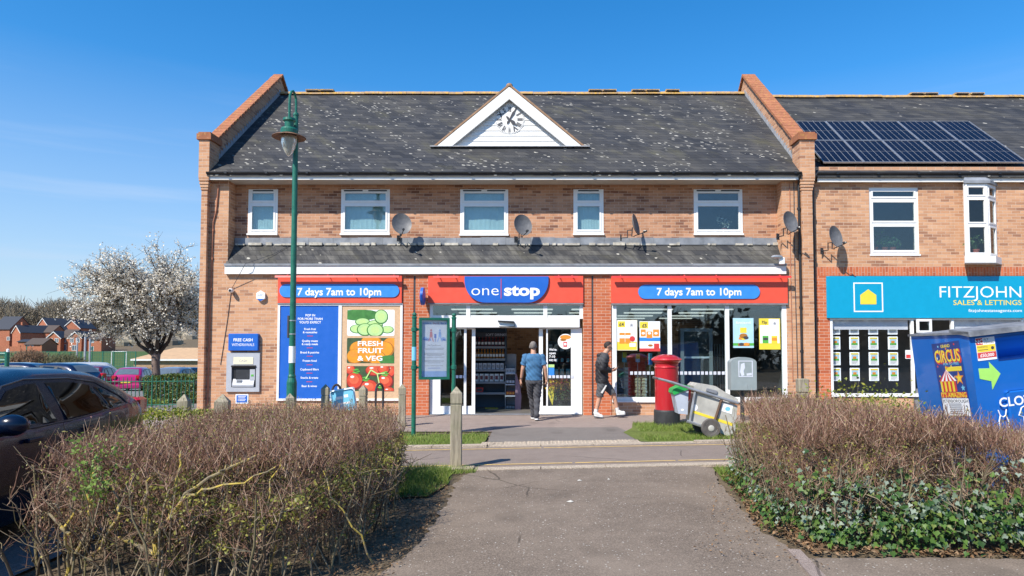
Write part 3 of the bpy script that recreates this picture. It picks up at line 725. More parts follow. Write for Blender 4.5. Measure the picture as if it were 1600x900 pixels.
# lean-to canopy over the shopfront
lx0, lx1 = X(351.5, 17.12, 420), X(1228.5, 17.1, 420)
zt, zb = Z(382, YU), Z(412.5, 17.13)
mb = MB(); mb.prism([(17.13, zb), (YU - .004, zt), (YU - .004, zt - .08), (17.13, zb - .06)], 'x', XLi + .003, XRi - .003)
mb.prism([(17.13, zb - .001), (YF - .003, zb - .001 + (zt - zb) * .07 / .45), (YF - .003, zb - .06), (17.13, zb - .06)], 'x', lx0, XLi + .002); mb.prism([(17.13, zb - .001), (YF - .003, zb - .001 + (zt - zb) * .07 / .45), (YF - .003, zb - .06), (17.13, zb - .06)], 'x', XRi - .002, lx1)
canopy = mb.build('canopy_roof', ['eave_slate'], shop, world=True)
mb = MB(); n = 22
for k in range(n):
    a = XLi + .01 + (XRi - XLi - .02) * k / n; b = XLi + .01 + (XRi - XLi - .02) * (k + 1) / n - .004
    mb.box(a, b, YU - .03 - rnd.uniform(0, .008), YU - .002, zt - .01, Z(371.5, YU) + rnd.uniform(-.008, .008))
mb.build('flashing', ['lead'], canopy, world=True)
plain('mortar', (0.46, 0.43, 0.37), 0.9, var=0.4, scale=8)
mb = MB(); x = XLi + .05
while x < XRi - .1:
    L = rnd.uniform(.05, .4); 
    if rnd.random() < .72: mb.box(x, x + L, YU - .055 - rnd.uniform(0, .03), YU - .03, zt - .03, zt + rnd.uniform(.005, .045))
    x += L + rnd.uniform(0, .12)
mb.build('mortar_fillet', ['mortar'], canopy, world=True)
mb = MB(); mb.box(lx0, lx1, 17.10, 17.15, Z(428, 17.1), Z(415.3, 17.1)); mb.box(lx0, lx1, 17.15, YF + .0, Z(428, 17.1), Z(428, 17.1) + .02)
mb.build('canopy_fascia', ['white_paint'], shop, world=True)
mb = MB(); mb.box(lx0 - .01, lx1 + .01, 17.075, 17.13, Z(415.2, 17.1), Z(412, 17.1)); mb.build('canopy_gutter', ['lead'], shop, world=True)
# upper windows
names = ['narrow upper window with pale curtain', None, None, 'narrow upper window with drawn blinds', 'upper window without curtain, dried flowers on its sill']
for i, (a, b, c, d) in enumerate(W):
    casement(shop, a, b, c, d, YU - .01, [c + (d - c) * .68], label=names[i], blind=None if i == 4 else (0, 0.0 if i != 0 else .0))
mb = MB(); a, b = XLi, XRi
mb.box(a, b, YU + 1.5, YU + 1.6, ZLT, ZSO + .3); mb.box(a, b, YU + .29, YU + 1.5, Z(372, YU) - .35, Z(372, YU) - .3); mb.box(a, b, YU + .29, YU + 1.5, ZSO + .1, ZSO + .15)
mb.build('upper_room', ['room_wall'], shop, world=True)
# clock gable on the roof
ray_a = Z(229.5, 18.2)
yc0 = 17.0 + (ray_a - ZE) / SL
for _ in range(4): ray_a = Z(229.5, yc0); yc0 = 17.0 + (ray_a - ZE) / SL
gx, gz0, gzt = X(796, yc0, 190), ray_a, Z(132, yc0 - .1)
gh = (X(913, yc0, 229) - X(681, yc0, 229)) / 2; yback = 17.0 + (gzt - ZE) / SL
mb = MB(); yfr = yc0 - .10
mb.add([(gx - gh, yfr, gz0), (gx, yfr, gzt), (gx + gh, yfr, gz0), (gx, yback + .1, gzt), (gx - gh - .02, yc0 + .1, gz0 + .02), (gx + gh + .02, yc0 + .1, gz0 + .02)], [(0, 1, 3, 4), (1, 2, 5, 3)])
cg = mb.build('clock_gable', ['plain_slate'], shop, world=True)
bw = .31
def raked(m_, w0, w1, y0, y1, m=0):
    """two boards along the rakes; distances measured square to the edge"""
    k = math.hypot(gh, gzt - gz0); dz = k / gh
    for sg in (-1, 1):
        P = [(gx + sg * (gh - w0 * k / (gzt - gz0)), gz0), (gx, gzt - w0 * dz), (gx, gzt - w1 * dz), (gx + sg * (gh - w1 * k / (gzt - gz0)), gz0)]
        m_.prism(P if sg < 0 else P[::-1], 'y', y0, y1, m)
b_ = MB(); raked(b_, 0.05, bw, yfr - .02, yfr + .05); b_.build('bargeboard', ['white_paint'], cg, world=True)
b_ = MB(); raked(b_, -.012, 0.035, yfr - .03, yfr + .2); b_.lathe([(.05, -.02), (.10, .0), (.08, .07), (.03, .1)], (gx, yfr + .05, gzt - .05), 8); b_.build('verge', ['verge_tile'], cg, world=True)
b_ = MB(); k = math.hypot(gh, gzt - gz0)
n = 9; z = gz0 + .03; zt2 = gzt - (bw - .02) * k / gh
for i in range(n):                                          # shiplap boards
    za, zb2 = z + (zt2 - z) * i / n, z + (zt2 - z) * (i + 1) / n
    wa, wb = gh * (1 - (za - gz0) / (gzt - gz0)) - (bw - .03) * k / (gzt - gz0), gh * (1 - (zb2 - gz0) / (gzt - gz0)) - (bw - .03) * k / (gzt - gz0)
    wb = max(wb, .001)
    b_.add([(gx - wa, yc0 + .015, za), (gx + wa, yc0 + .015, za), (gx + wb, yc0 + .032, zb2), (gx - wb, yc0 + .032, zb2), (gx - wa, yc0 + .06, za), (gx + wa, yc0 + .06, za)], [(0, 1, 2, 3), (4, 5, 1, 0)])
b_.build('cladding', ['white_paint'], cg, world=True)
b_ = MB(); b_.box(gx - gh - .12, gx + gh + .16, yc0 - .16, yc0 + .02, gz0 - .035, gz0 - .012); b_.build('flashing', ['lead_pale'], cg, world=True)
# drain pipes
def pipe(name, pts, r, mat, clips=(), parent=None):
    mb = MB(); mb.tube(pts, r, 10)
    for (c, rr) in clips: mb.lathe([(rr, -.03), (rr, .03)], c, 10)
    return mb.build(name, [mat], parent, world=True, smooth=False)
xq = X(1250.5, YF - .08, 440)
pipe('drainpipe', [(xq - .02, YG, ZE - .09), (xq, YF - .07, ZE - .30), (xq + .02, YF - .07, Z(596, YF))], .034, 'black_plastic', [((xq + .005 * i, YF - .07, z), .05) for i, z in enumerate((5.2, 4.1, 2.7, 1.6))], shop)
plain('service_pipe', (0.40, 0.16, 0.09), 0.7, var=0.2)
xq = X(334, YF, 340)
pipe('service_pipe', [(xq + .12, YF - .025, ZSO - .12), (xq + .07, YF - .025, Z(330, YF)), (xq, YF - .025, Z(348, YF)), (xq - .03, YF - .025, Z(470, YF)), (xq - .05, YF - .025, 0.1)], .016, 'service_pipe', [((xq - .01 * i, YF - .02, Z(p, YF)), .026) for i, p in enumerate((360, 404, 452, 500, 545))], shop)
for i, dx in enumerate((1236, 1242.5)):
    xq = X(dx, YF, 440); pipe('cable', [(xq, YF - .012, ZSO - .05), (xq - .01, YF - .012, 3.6), (xq + .02 * i, YF - .012, Z(596, YF))], .009, 'dark_print' if i else 'service_pipe', (), shop)
mb = MB(); mb.tube([(X(452, 17.4, 386), 17.55, Z(384, 17.55) + .04), (X(425, 17.2, 395), 17.3, Z(400, 17.3) + .05), (X(384, 16.97, 412), 16.95, Z(412, 16.95)), (X(362, YF, 450), YF - .01, Z(452, YF)), (X(356, YF, 480), YF - .01, Z(500, YF)), (X(345, YF, 560), YF - .01, Z(570, YF))], .007, 5)
mb.tube([(X(867, YU, 385), YU - .06, zt + .02), (X(885, 17.5, 395), 17.5, Z(398, 17.5)), (X(907, 17.1, 411), 17.05, Z(411, 17.05))], .006, 5)
mb.build('cable', ['dark_print'], shop, world=True)
# ---- shop interior
sx0, sx1, sy1, sz1 = XL1 + .05, XR0 - .05, YF + 9.5, Z(474, YF) + .03
mb = MB(); mb.box(sx0, sx1, YF + .02, sy1, -.12, 0.012); mb.build('shop_floor', ['shop_floor'], shop, world=True)
mb = MB(); mb.box(sx0, sx1, YF + .29, sy1, sz1, sz1 + .1); mb.build('ceiling', ['shop_ceiling'], shop, world=True)
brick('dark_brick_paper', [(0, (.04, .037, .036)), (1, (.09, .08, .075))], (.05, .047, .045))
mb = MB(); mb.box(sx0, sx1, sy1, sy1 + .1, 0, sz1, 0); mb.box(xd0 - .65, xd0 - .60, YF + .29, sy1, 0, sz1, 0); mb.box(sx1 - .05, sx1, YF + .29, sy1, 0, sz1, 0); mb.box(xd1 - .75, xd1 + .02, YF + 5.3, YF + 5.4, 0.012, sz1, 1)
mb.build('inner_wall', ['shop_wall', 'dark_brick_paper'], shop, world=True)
mb = MB()
for x in np.arange(xd0 + .2, sx1 - 1.0, 1.75):
    for y in (YF + 2.6, YF + 4.4, YF + 6.2, YF + 8.0): mb.box(x, x + 1.2, y, y + .18, sz1 - .035, sz1 - .003)
mb.build('ceiling_light', ['strip_light'], shop, world=True)
# back walls that close the building
mb = MB(); mb.box(XL1, XR0, 2 * YR - YF - .3, 2 * YR - YF, 0, ZE); mb.build('wall', ['buff_brick'], shop, world=True, label='plain rear wall')

# ---- shop windows: frames and glass
def shopframe(xs, z0, z1, Y, w=.05):
    mb = MB()
    for i, x in enumerate(xs):
        hw = w if 0 < i < len(xs) - 1 else w * 1.15
        mb.box(x - hw, x + hw, Y - .03, Y + .05, z0, z1)
    for a, b in zip(xs, xs[1:]):
        mb.box(a + w * 1.2, b - w * 1.2, Y - .025, Y + .045, z0, z0 + .085); mb.box(a + w * 1.2, b - w * 1.2, Y - .025, Y + .045, z1 - .05, z1)
    return mb
ws = [X(960, YF, 550), X(1047, YF, 550), X(1137, YF, 550), X(1226.5, YF, 550)]
mb = shopframe(ws, zw0, ZS0, YF + .04); mb.box(xw0, xw1, YF - .04, YF + .02, zw0 - .04, zw0 - .002)
sw = mb.build('shop_window', ['white_pvc'], shop, world=True, label='wide shop window of three panes')
mb = MB()
for a, b in zip(ws, ws[1:]): mb.box(a + .04, b - .04, YF + .045, YF + .055, zw0 + .06, ZS0 - .04)
mb.build('pane', ['glass'], sw, world=True)
mb = MB(); x = X(985, YF, 583)
while x < X(1133, YF, 583):
    if not any(abs(x + .03 - q) < .1 for q in ws): mb.box(x, x + .07, YF + .040, YF + .043, Z(585.5, YF), Z(580.5, YF))
    x += .105
mb.build('safety_dots', ['pale_print'], sw, world=True)
# ---- entrance: overhead lights, header, side screens, sliding leaves
zh0, zh1 = Z(512, YF), Z(498, YF)
dx = [X(672.5, YF), X(731.5, YF), X(852, YF), X(909, YF)]
mb = shopframe(dx, zh1, ZS0, YF + .04); ent = mb.build('entrance', ['white_pvc'], shop, world=True, label='white framed glazed entrance with open sliding door')
mb = MB()
for a, b in zip(dx, dx[1:]): mb.box(a + .04, b - .04, YF + .045, YF + .055, zh1 + .05, ZS0 - .03)
mb.build('pane', ['glass'], ent, world=True)
mb = MB(); mb.bbox(dx[0] + .05, dx[3] - .05, YF - .03, YF + .12, zh0, zh1 - .003, .01); mb.build('door_header', ['white_pvc'], ent, world=True)
mb = MB(); a, b = X(780, YF, 505), X(804, YF, 505); mb.prism([(a, Z(510, YF)), (b, Z(510, YF)), (b, Z(505, YF)), (a - .03, Z(502.5, YF)), (a - .03, Z(501, YF)), (b - .02, Z(502, YF)), (b + .0, Z(503, YF)), (b + .015, Z(510.5, YF)), (a + .01, Z(511, YF))], 'y', YF - .10, YF - .031)
mb.build('door_sensor', ['black_plastic'], ent, world=True)
def leaf(x0, x1, Y, wl, wr, bot=.20, wt=.03):
    mb = MB(); z0, z1 = .02, zh0 - .004
    mb.box(x0, x0 + wl, Y, Y + .05, z0, z1); mb.box(x1 - wr, x1, Y, Y + .05, z0, z1); mb.box(x0 + wl, x1 - wr, Y, Y + .05, z0, z0 + bot); mb.box(x0 + wl, x1 - wr, Y, Y + .05, z1 - wt, z1)
    lf = mb.build('door_leaf', ['white_pvc'], ent, world=True)
    # the leaf is a third level: its glass is part of the same entrance glazing
    return (x0 + wl, x1 - wr, z0 + bot, z1 - wt, Y + .02)
panes = [leaf(X(672, YF), X(728.5, YF), YF + .08, .26, .06), leaf(X(853.5, YF), X(909.5, YF), YF + .08, .04, .28)]
panes2 = [leaf(X(679, YF), X(742, YF), YF + .14, .08, .085), leaf(X(842, YF), X(901, YF), YF + .14, .10, .08)]
mb = MB()
for (a, b, c, d, y) in panes: mb.box(a - .003, b + .003, y, y + .008, c - .003, d + .003)
mb.build('pane', ['glass'], ent, world=True)
mb = MB(); mb.box(dx[0], dx[3], YF - .02, YF + .3, .013, .03); mb.build('threshold', ['aluminium'], ent, world=True)
mb = MB()
for (p0, p1) in ((857, 895), (712, 727)):
    mb = MB(); x = X(p0, YF)
    while x < X(p1, YF): mb.box(x, x + .07, YF + .070, YF + .073, Z(591, YF), Z(586.5, YF)); x += .095
    mb.build('safety_dots', ['pale_print'], ent, world=True)

# ------------------------------------------------------------------ the neighbouring building
YW, YG2 = 17.22, 17.02
ex0, ex1 = XR1 + .006, X(1860, YW)
ZE2, ZR2 = Z(270, 17.1), Z(152, YR); SL2 = (ZR2 - ZE2) / (YR - 17.1)
def roof2_z(y): return ZE2 + SL2 * (y - 17.1)
est = thing('agency_building', 'buff brick end shop unit with solar panels above and blue shopfront', 'building', ((ex0 + ex1) / 2, YW, 0))
zsb, zso = Z(431, YW), Z(417, YW); zs_sign = Z(497, YW); zsill = Z(620, YW)
xr = X(1296, YW)
RW = (X(1358.5, YW, 340), X(1436, YW, 340), Z(397, YW), Z(292.5, YW))
bay = (X(1512, YW, 340), X(1556, YW, 340), Z(398, YW), Z(291, YW))
mb = MB(); holed(mb, ex0, ex1, zso, Z(279, YW) + .3, YW, .28, [RW, bay])
mb.build('wall', ['buff_brick'], est, world=True, label='sunlit buff brick upper wall')
mb = MB(); mb.box(ex0 + .09, ex1, YW - .012, YW + .25, zsb, zso - .001); mb.build('soldier_course', ['soldier_brick'], est, world=True)
mb = MB(); mb.box(ex0 + .09, xr, YW - .010, YW + .28, 0, zsb - .001); mb.build('pilaster', ['red_brick'], est, world=True)
mb = MB(); mb.box(ex0, ex0 + .089, YW, YW + .28, 0, zso - .001); mb.box(xr + .001, X(1424, YW), YW, YW + .28, 0, zsill - .05); mb.box(X(1500, YW), ex1, YW, YW + .28, 0, zsill - .05); mb.box(xr, ex1, YW, YW + .28, zs_sign, zsb)
mb.build('wall', ['buff_brick'], est, world=True, label='low brick wall below the shop window')
mb = MB(); th = .09
mb.prism([(YG2 + .02, roof2_z(YG2 + .02)), (YR, ZR2), (2 * YR - YG2, roof2_z(YG2)), (2 * YR - YG2, roof2_z(YG2) - th), (YR, ZR2 - th), (YG2 + .02, roof2_z(YG2 + .02) - th)], 'x', ex0 + .03, ex1)
mb.build('roof', ['plain_slate'], est, world=True)
ridge(ex0 + .05, ex1 - .02, YR, ZR2, est, (1430, 1452, 1500, 1524))
eaves(est, ex0 + .12, ex1, ZE2 - .0, YG2, Z(284, 17.08), YW, Z(284, 17.08) + .005)
w = casement(est, *RW, YW + .03, [RW[2] + (RW[3] - RW[2]) * .455, RW[2] + (RW[3] - RW[2]) * .82], label='tall upper window with potted plants inside', vents=False)
# oriel window
xa, xb, za, zb_ = bay; xl, xrr = X(1506, YW - .3, 340), X(1540.5, YW - .3, 340)
xl = X(1508, YW - .28, 340); xrr = X(1544, YW - .28, 340); xbk = X(1557, YW, 340); xbl = X(1511, YW, 340)
yb0 = YW - .28
mb = MB()
def facet(mb, p, q, z0, z1, splits, w=.06, t=.05):
    """a framed upright facet between two plan points"""
    P, Q = Vector((*p, 0)), Vector((*q, 0)); d = (Q - P).normalized(); n = Vector((-d.y, d.x, 0)); L = (Q - P).length; gl = []
    def bar(a, b, c, e, o=0.0, tt=t):
        v = [P + d * a - n * o, P + d * b - n * o, P + d * b + n * tt, P + d * a + n * tt]
        mb.add([(k.x, k.y, c) for k in v] + [(k.x, k.y, e) for k in v], [(0, 3, 2, 1), (4, 5, 6, 7), (0, 1, 5, 4), (1, 2, 6, 5), (2, 3, 7, 6), (3, 0, 4, 7)])
    bar(0, w, z0, z1); bar(L - w, L, z0, z1)
    zz = [z0, *splits, z1]
    for i, z in enumerate(zz):
        lo, hi = (z, z + w) if i == 0 else ((z - w, z) if i == len(zz) - 1 else (z - .03, z + .03)); bar(w, L - w, lo, hi)
        if i < len(zz) - 1:
            a = hi; b = zz[i + 1] - (w if i == len(zz) - 2 else .03); s = .035
            if L > .4:
                bar(w, w + s, a, b, .012, .03); bar(L - w - s, L - w, a, b, .012, .03); bar(w + s, L - w - s, a, a + s, .012, .03); bar(w + s, L - w - s, b - s, b, .012, .03)
            gl.append([(P + d * (w) + n * .02), (P + d * (L - w) + n * .02), a, b])
    return gl
sp = [za + (zb_ - za) * .41, za + (zb_ - za) * .80]
g = facet(mb, (xl, yb0), (xrr, yb0), za - .08, zb_, sp) + facet(mb, (xrr + .001, yb0), (xbk, YW), za - .08, zb_, sp, .05) + facet(mb, (xbl, YW), (xl - .001, yb0), za - .08, zb_, sp, .05)
ow = mb.build('bay_window', ['white_pvc'], est, world=True, label='narrow white oriel window with lead roof')
mb = MB()
for (p, q, a, b) in g: mb.quad((p.x, p.y, a), (q.x, q.y, a), (q.x, q.y, b), (p.x, p.y, b))
mb.build('pane', ['window_glass'], ow, world=True)
mb = MB(); pl_ = lambda e: [(xbl - e, YW - .001), (xl - e, yb0 - e), (xrr + e, yb0 - e), (xbk + e, YW - .001)]
mb.prism(pl_(.10), 'z', za - .25, za - .085); mb.build('sill', ['white_pvc'], ow, world=True)
mb = MB(); lo, hi = pl_(.05), pl_(-.02)
mb.add([(p[0], p[1], zb_ + .003) for p in lo] + [(p[0], p[1], zb_ + .07) for p in lo] + [(p[0], p[1], zb_ + .16) for p in hi], [(3, 2, 1, 0), (8, 9, 10, 11)] + [(k + i, k + (i + 1) % 4, k + 4 + (i + 1) % 4, k + 4 + i) for k in (0, 4) for i in range(4)])
mb.build('lead_roof', ['lead'], ow, world=True)
mb = MB(); mb.box(ex0, ex1, YW + 1.6, YW + 1.7, zso, Z(279, YW) + .3); mb.box(ex0, ex1, YW + .29, YW + 1.6, RW[2] - .40, RW[2] - .35); mb.box(ex0, ex1, YW + .29, YW + 1.6, RW[3] + .25, RW[3] + .3)
mb.build('upper_room', ['room_wall'], est, world=True)
# its shopfront
mb = shopframe([xr + .035, X(1427, YW, 560), X(1490, YW, 560), X(1600, YW, 560), X(1720, YW, 560)], zsill, zs_sign, YW + .03, .032)
sf = mb.build('shop_window', ['white_pvc'], est, world=True, label='agency shop window with grey blind at the top')
mb = MB(); mb.box(xr + .05, X(1424, YW, 560), YW + .035, YW + .045, zsill + .05, zs_sign - .02); mb.build('pane', ['clear_glass'], sf, world=True); mb = MB(); mb.box(X(1493, YW, 560), X(1716, YW, 560), YW + .035, YW + .045, zsill + .05, zs_sign - .02)
mb.build('pane', ['clear_glass'], sf, world=True)
mb = MB(); bars(mb, X(1429, YW, 510), X(1452, YW, 510), Z(520, YW), Z(499, YW), YW - .12, .055, .045); mb.build('open_vent', ['white_pvc'], sf, world=True)
mb = MB(); mb.box(X(1429, YW, 510) + .05, X(1452, YW, 510) - .05, YW - .10, YW - .09, Z(519, YW), Z(500, YW)); mb.build('pane', ['window_glass'], sf, world=True)
mb = MB(); mb.box(xr + .1, X(1423, YW, 560), YW + .10, YW + .11, Z(515, YW + .1), zs_sign); mb.box(X(1494, YW, 560), X(1716, YW, 560), YW + .10, YW + .11, Z(515, YW + .1), zs_sign); mb.build('blind', ['pale_print'], sf, world=True)
mb = MB(); mb.box(ex0, ex1, YW + 4, YW + 4.1, 0, zso); mb.box(ex0, ex1, YW + .29, YW + 4, -.1, .012); mb.box(ex0, ex1, YW + .29, YW + 4, zs_sign + .3, zs_sign + .35); mb.box(X(1424, YW), X(1486, YW), YW + .06, YW + .1, 0, zsill + .2)
mb.build('office_room', ['room_wall'], est, world=True)
xq = X(1272.8, YW - .07, 440)
pipe('drainpipe', [(xq + .03, YG2, ZE2 - .07), (xq, YW - .06, ZE2 - .25), (xq, YW - .06, .05)], .036, 'black_plastic', [((xq, YW - .06, z), .052) for z in (5.0, 3.9, 2.5, 1.2)], est)

# ------------------------------------------------------------------ solar panels on that roof
ang = math.atan(SL2); off = .13
yb_ = 17.1
for _ in range(30):
    z = Z(254, yb_); yb_ = 17.1 + (z - off / math.cos(ang) - ZE2) / SL2
px0 = X(1287, yb_, 254); PW, PH = 1.045, 1.475
mb = MB(); fw = .018
for a, b, c, d in ((0, PW - .012, 0, fw), (0, PW - .012, PH - fw, PH), (0, fw, fw, PH - fw), (PW - .012 - fw, PW - .012, fw, PH - fw)): mb.box(a, b, c, d, -.02, .02)
T = Matrix.Rotation(ang, 4, 'X')
plain('solar_cell', (0.006, 0.009, 0.022), 0.25, var=0.25, scale=1.3, spec=0.12); plain('solar_back', (0.30, 0.32, 0.35), 0.4, var=0.05, spec=0.25)
sol0 = thing('solar_panel', 'x', 'solar panel', (0, 0, 0)); fr_o = mb.xform(T).build('panel_frame', ['aluminium'], sol0)
mb = MB(); mb.box(fw, PW - .012 - fw, fw, PH - fw, -.01, .004, 0); cw = (PW - .012 - 2 * fw) / 6
for i in range(6):
    for j in range(2):
        h = (PH - 2 * fw) / 2; mb.box(fw + i * cw + .006, fw + (i + 1) * cw - .006, fw + j * h + .007, fw + (j + 1) * h - .007, .004, .007, 1)
mb.xform(T).build('cells', ['solar_back', 'solar_cell'], sol0)
pos = ['leftmost', 'second from the left', 'third from the left', 'fourth from the left', 'rightmost']
first = True
for r_ in range(2):
    for c_ in range(5):
        v = T @ Vector((px0 + c_ * PW, r_ * (PH + .012), 0)); loc = (v.x, yb_ + v.y, Z(254, yb_) + v.z)
        lb = f"dark blue solar panel, {pos[c_]} in the {'upper' if r_ else 'lower'} row"
        if first: sol0.location = loc; sol0['label'] = lb; sol0['group'] = 'solar panels on the right roof'; first = False
        else: another(sol0, lb, loc)
mb = MB()
for j in (.35, 1.3, 2.05, 3.0):
    v = T @ Vector((px0 - .12, j, -.09)); mb.prism([(v.y + yb_ - .02, v.z + Z(254, yb_) - .02), (v.y + yb_ + .02, v.z + Z(254, yb_) - .02 + .03), (v.y + yb_ + .0, v.z + Z(254, yb_) + .045), (v.y + yb_ - .04, v.z + Z(254, yb_) + .02)], 'x', px0 - .08, px0 + 5 * PW + .10)
mb.build('mounting_rail', ['black_plastic'], est, world=True)

# ------------------------------------------------------------------ fascia signs and their lights
YS = 17.135
def fascia(px0, px1, py0, py1, label):
    x0, x1 = X(px0, YS, 450), X(px1, YS, 450); z0, z1 = Z(py1, YS), Z(py0, YS)
    t = thing('fascia_sign', label, 'sign', ((x0 + x1) / 2, YS, z0))
    mb = MB(); mb.bbox(x0, x1, YS, YF - .02, z0, z1, .006); mb.box(x0, x1, YS - .004, YS + .02, z0 - .03, z0 - .002, 1)
    mb.build('sign_board', ['sign_red', 'lead'], t, world=True); return t
def pill(mb, x0, x1, z0, z1, y, d, m=0):
    r = (z1 - z0) / 2; cz = (z0 + z1) / 2; P = [(x1 - r + r * math.cos(a), cz + r * math.sin(a)) for a in np.linspace(-math.pi / 2, math.pi / 2, 14)] + [(x0 + r + r * math.cos(a), cz + r * math.sin(a)) for a in np.linspace(math.pi / 2, 1.5 * math.pi, 14)]
    mb.prism(P, 'y', y, y + d, m)
def hours(t, px0, px1, py0, py1, tx, mat):
    mb = MB(); pill(mb, X(px0, YS, 456), X(px1, YS, 456), Z(py1, YS), Z(py0, YS), YS - .022, .021); mb.build('hours_board', [mat], t, world=True)
    mb = MB(); mb.text('7 days 7am to 10pm', X((tx[0] + tx[1]) / 2, YS, 456), Z(455.5, YS), YS - .0235, .19, 0, width=X(tx[1], YS) - X(tx[0], YS), bold=.022); mb.build('lettering', ['sign_white'], t, world=True)
t1 = fascia(434, 628, 430, 473.5, 'red fascia sign with opening hours above the blue poster'); hours(t1, 437, 624, 444, 464.5, (465, 596), 'pill_blue')
t3 = fascia(955, 1231, 431, 474, 'long red fascia sign with opening hours above the wide shop window'); hours(t3, 997, 1187, 445, 467, (1026, 1158), 'pill_blue')
t2 = fascia(669, 911.5, 430.5, 473.5, 'red fascia sign with blue name badge over the entrance')
mb = MB(); x0, x1, z0, z1 = X(726, YS, 450), X(857, YS, 450), Z(473, YS), Z(432, YS); r = .52; zr = z1 - z0 - .12
P = [(x0, z1), (x0, z1 - .10)] + [(x0 + r - r * math.cos(a), z1 - .10 - (z1 - z0 - .10) * math.sin(a)) for a in np.linspace(0.15, math.pi / 2, 10)] + [(x1 - r + r * math.cos(a), z1 - .10 - (z1 - z0 - .10) * math.sin(a)) for a in np.linspace(math.pi / 2, 0.15, 10)] + [(x1, z1 - .10), (x1, z1)]
mb.prism(P, 'y', YS - .05, YS - .001); mb.build('name_badge', ['sign_blue'], t2, world=True)
mb = MB(); yy = YS - .052; zc = Z(452.5, YS)
mb.text('one', X(758, YS), zc - .005, yy, .285, 0, width=X(779.5, YS) - X(737, YS), bold=-.008); mb.text('stop', X(815.5, YS), zc - .005, yy, .285, 0, width=X(843.5, YS) - X(787.5, YS), bold=.035)
mb.box(X(782.6, YS), X(783.6, YS), yy - .004, yy, Z(467, YS), Z(436, YS), 1); mb.build('lettering', ['sign_white', 'red_print'], t2, world=True)
def trough(px0, px1, py, arms, label):
    y = 17.0; x0, x1 = X(px0, y, py), X(px1, y, py); z = Z(py, y)
    t = thing('sign_light', label, 'sign light', ((x0 + x1) / 2, y, z), group='red trough lights above the fascia signs')
    mb = MB(); mb.prism([(y - .035, z - .02), (y - .02, z + .03), (y + .03, z + .035), (y + .035, z - .01)], 'x', x0, x1); mb.build('light_housing', ['trough_red'], t, world=True)
    for a in arms:
        xx = X(a, y, py); mb = MB(); mb.tube([(xx, YS + .0, z + .055), (xx, y + .06, z + .055), (xx, y, z + .02)], .012, 6); mb.build('bracket', ['trough_red'], t, world=True)
trough(430, 624, 432.5, (448, 511, 552, 615), 'red trough light bar above the left opening hours sign')
trough(677, 717, 433, (684, 709), 'short red trough light left of the name badge')
trough(866, 903, 433, (873, 894), 'short red trough light right of the name badge')
trough(956, 1236, 433, (970, 1070, 1120, 1220), 'longest red trough light bar above the right opening hours sign')
# neighbour's sign
ys = YW - .06; x0, x1, z0, z1 = X(1292, ys, 460), X(1700, ys, 460), Z(497, ys), Z(431.5, ys)
t = thing('fascia_sign', 'long blue estate agent sign with yellow house symbol', 'sign', ((x0 + x1) / 2, ys, z0))
mb = MB(); mb.bbox(x0, x1, ys, YW - .013, z0, z1, .005); mb.build('sign_board', ['sign_teal'], t, world=True)
mb = MB(); a, b, c, d = X(1334, ys), X(1380, ys), Z(487.5, ys), Z(441.5, ys); bars(mb, a, b, c, d, ys - .004, .03, .003, 0)
cx, cz = (a + b) / 2, (c + d) / 2; hw = X(1369.5, ys) - X(1357.3, ys)
mb.prism([(X(1344.5, ys), Z(475.5, ys)), (X(1369.5, ys), Z(475.5, ys)), (X(1369.5, ys), Z(461, ys)), (cx, Z(452, ys)), (X(1344.5, ys), Z(461, ys))], 'y', ys - .004, ys - .001, 1)
mb.text('FITZJOHN', X(1532.5, ys), Z(455.5, ys), ys - .001, Z(446.5, ys) - Z(465, ys), 0, width=X(1596.5, ys) - X(1469, ys), bold=-.004)
mb.text('SALES & LETTINGS', X(1543, ys), Z(472.5, ys), ys - .001, Z(468.5, ys) - Z(476.5, ys), 1, width=X(1596, ys) - X(1489.5, ys), bold=.006)
mb.text('fitzjohnestateagents.com', X(1555, ys), Z(485, ys), ys - .001, .075, 0, width=X(1597, ys) - X(1513.5, ys), bold=.005)
mb.build('lettering', ['sign_white', 'yellow'], t, world=True)

# ------------------------------------------------------------------ the clock
yk = yc0 + .018; kx, kz, kr = X(796.3, yk, 187), Z(187, yk), (X(819, yk, 187) - X(773, yk, 187)) / 2
t = thing('wall_clock', 'white round clock with black Roman numerals on the gable', 'clock', (kx, yk, kz))
mb = MB(); n = 48
mb.lathe([(kr * 1.03, .022), (kr * 1.03, .0), (kr * .99, -.008), (.01, -.008)], (kx, yk, kz), n, 0, 'y'); mb.build('dial', ['white_paint'], t, world=True)
mb = MB(); rom = ['XII', 'I', 'II', 'III', 'IIII', 'V', 'VI', 'VII', 'VIII', 'IX', 'X', 'XI']
for i, s_ in enumerate(rom):
    k0 = len(mb.v); h = kr * .34; wd = {1: .07, 2: .13, 3: .19, 4: .24}.get(len(s_), .2) * kr * (1.25 if 'V' in s_ or 'X' in s_ else 1)
    mb.text(s_, 0, 0, 0, h, 0, width=wd if len(s_) > 1 else None, bold=.05)
    a = -2 * math.pi * i / 12
    mb.xform(Matrix.Translation((kx, yk - .0095, kz)) @ Matrix.Rotation(-a, 4, 'Y') @ Matrix.Translation((0, 0, kr * .72)), k0)
for i in range(60):
    k0 = len(mb.v); w_ = .011 if i % 5 else .018; mb.box(-w_ / 1.6, w_ / 1.6, -.001, .001, kr * .92, kr * .965)
    mb.xform(Matrix.Translation((kx, yk - .0098, kz)) @ Matrix.Rotation(2 * math.pi * i / 60, 4, 'Y'), k0)
mb.build('numerals', ['dark_print'], t, world=True)
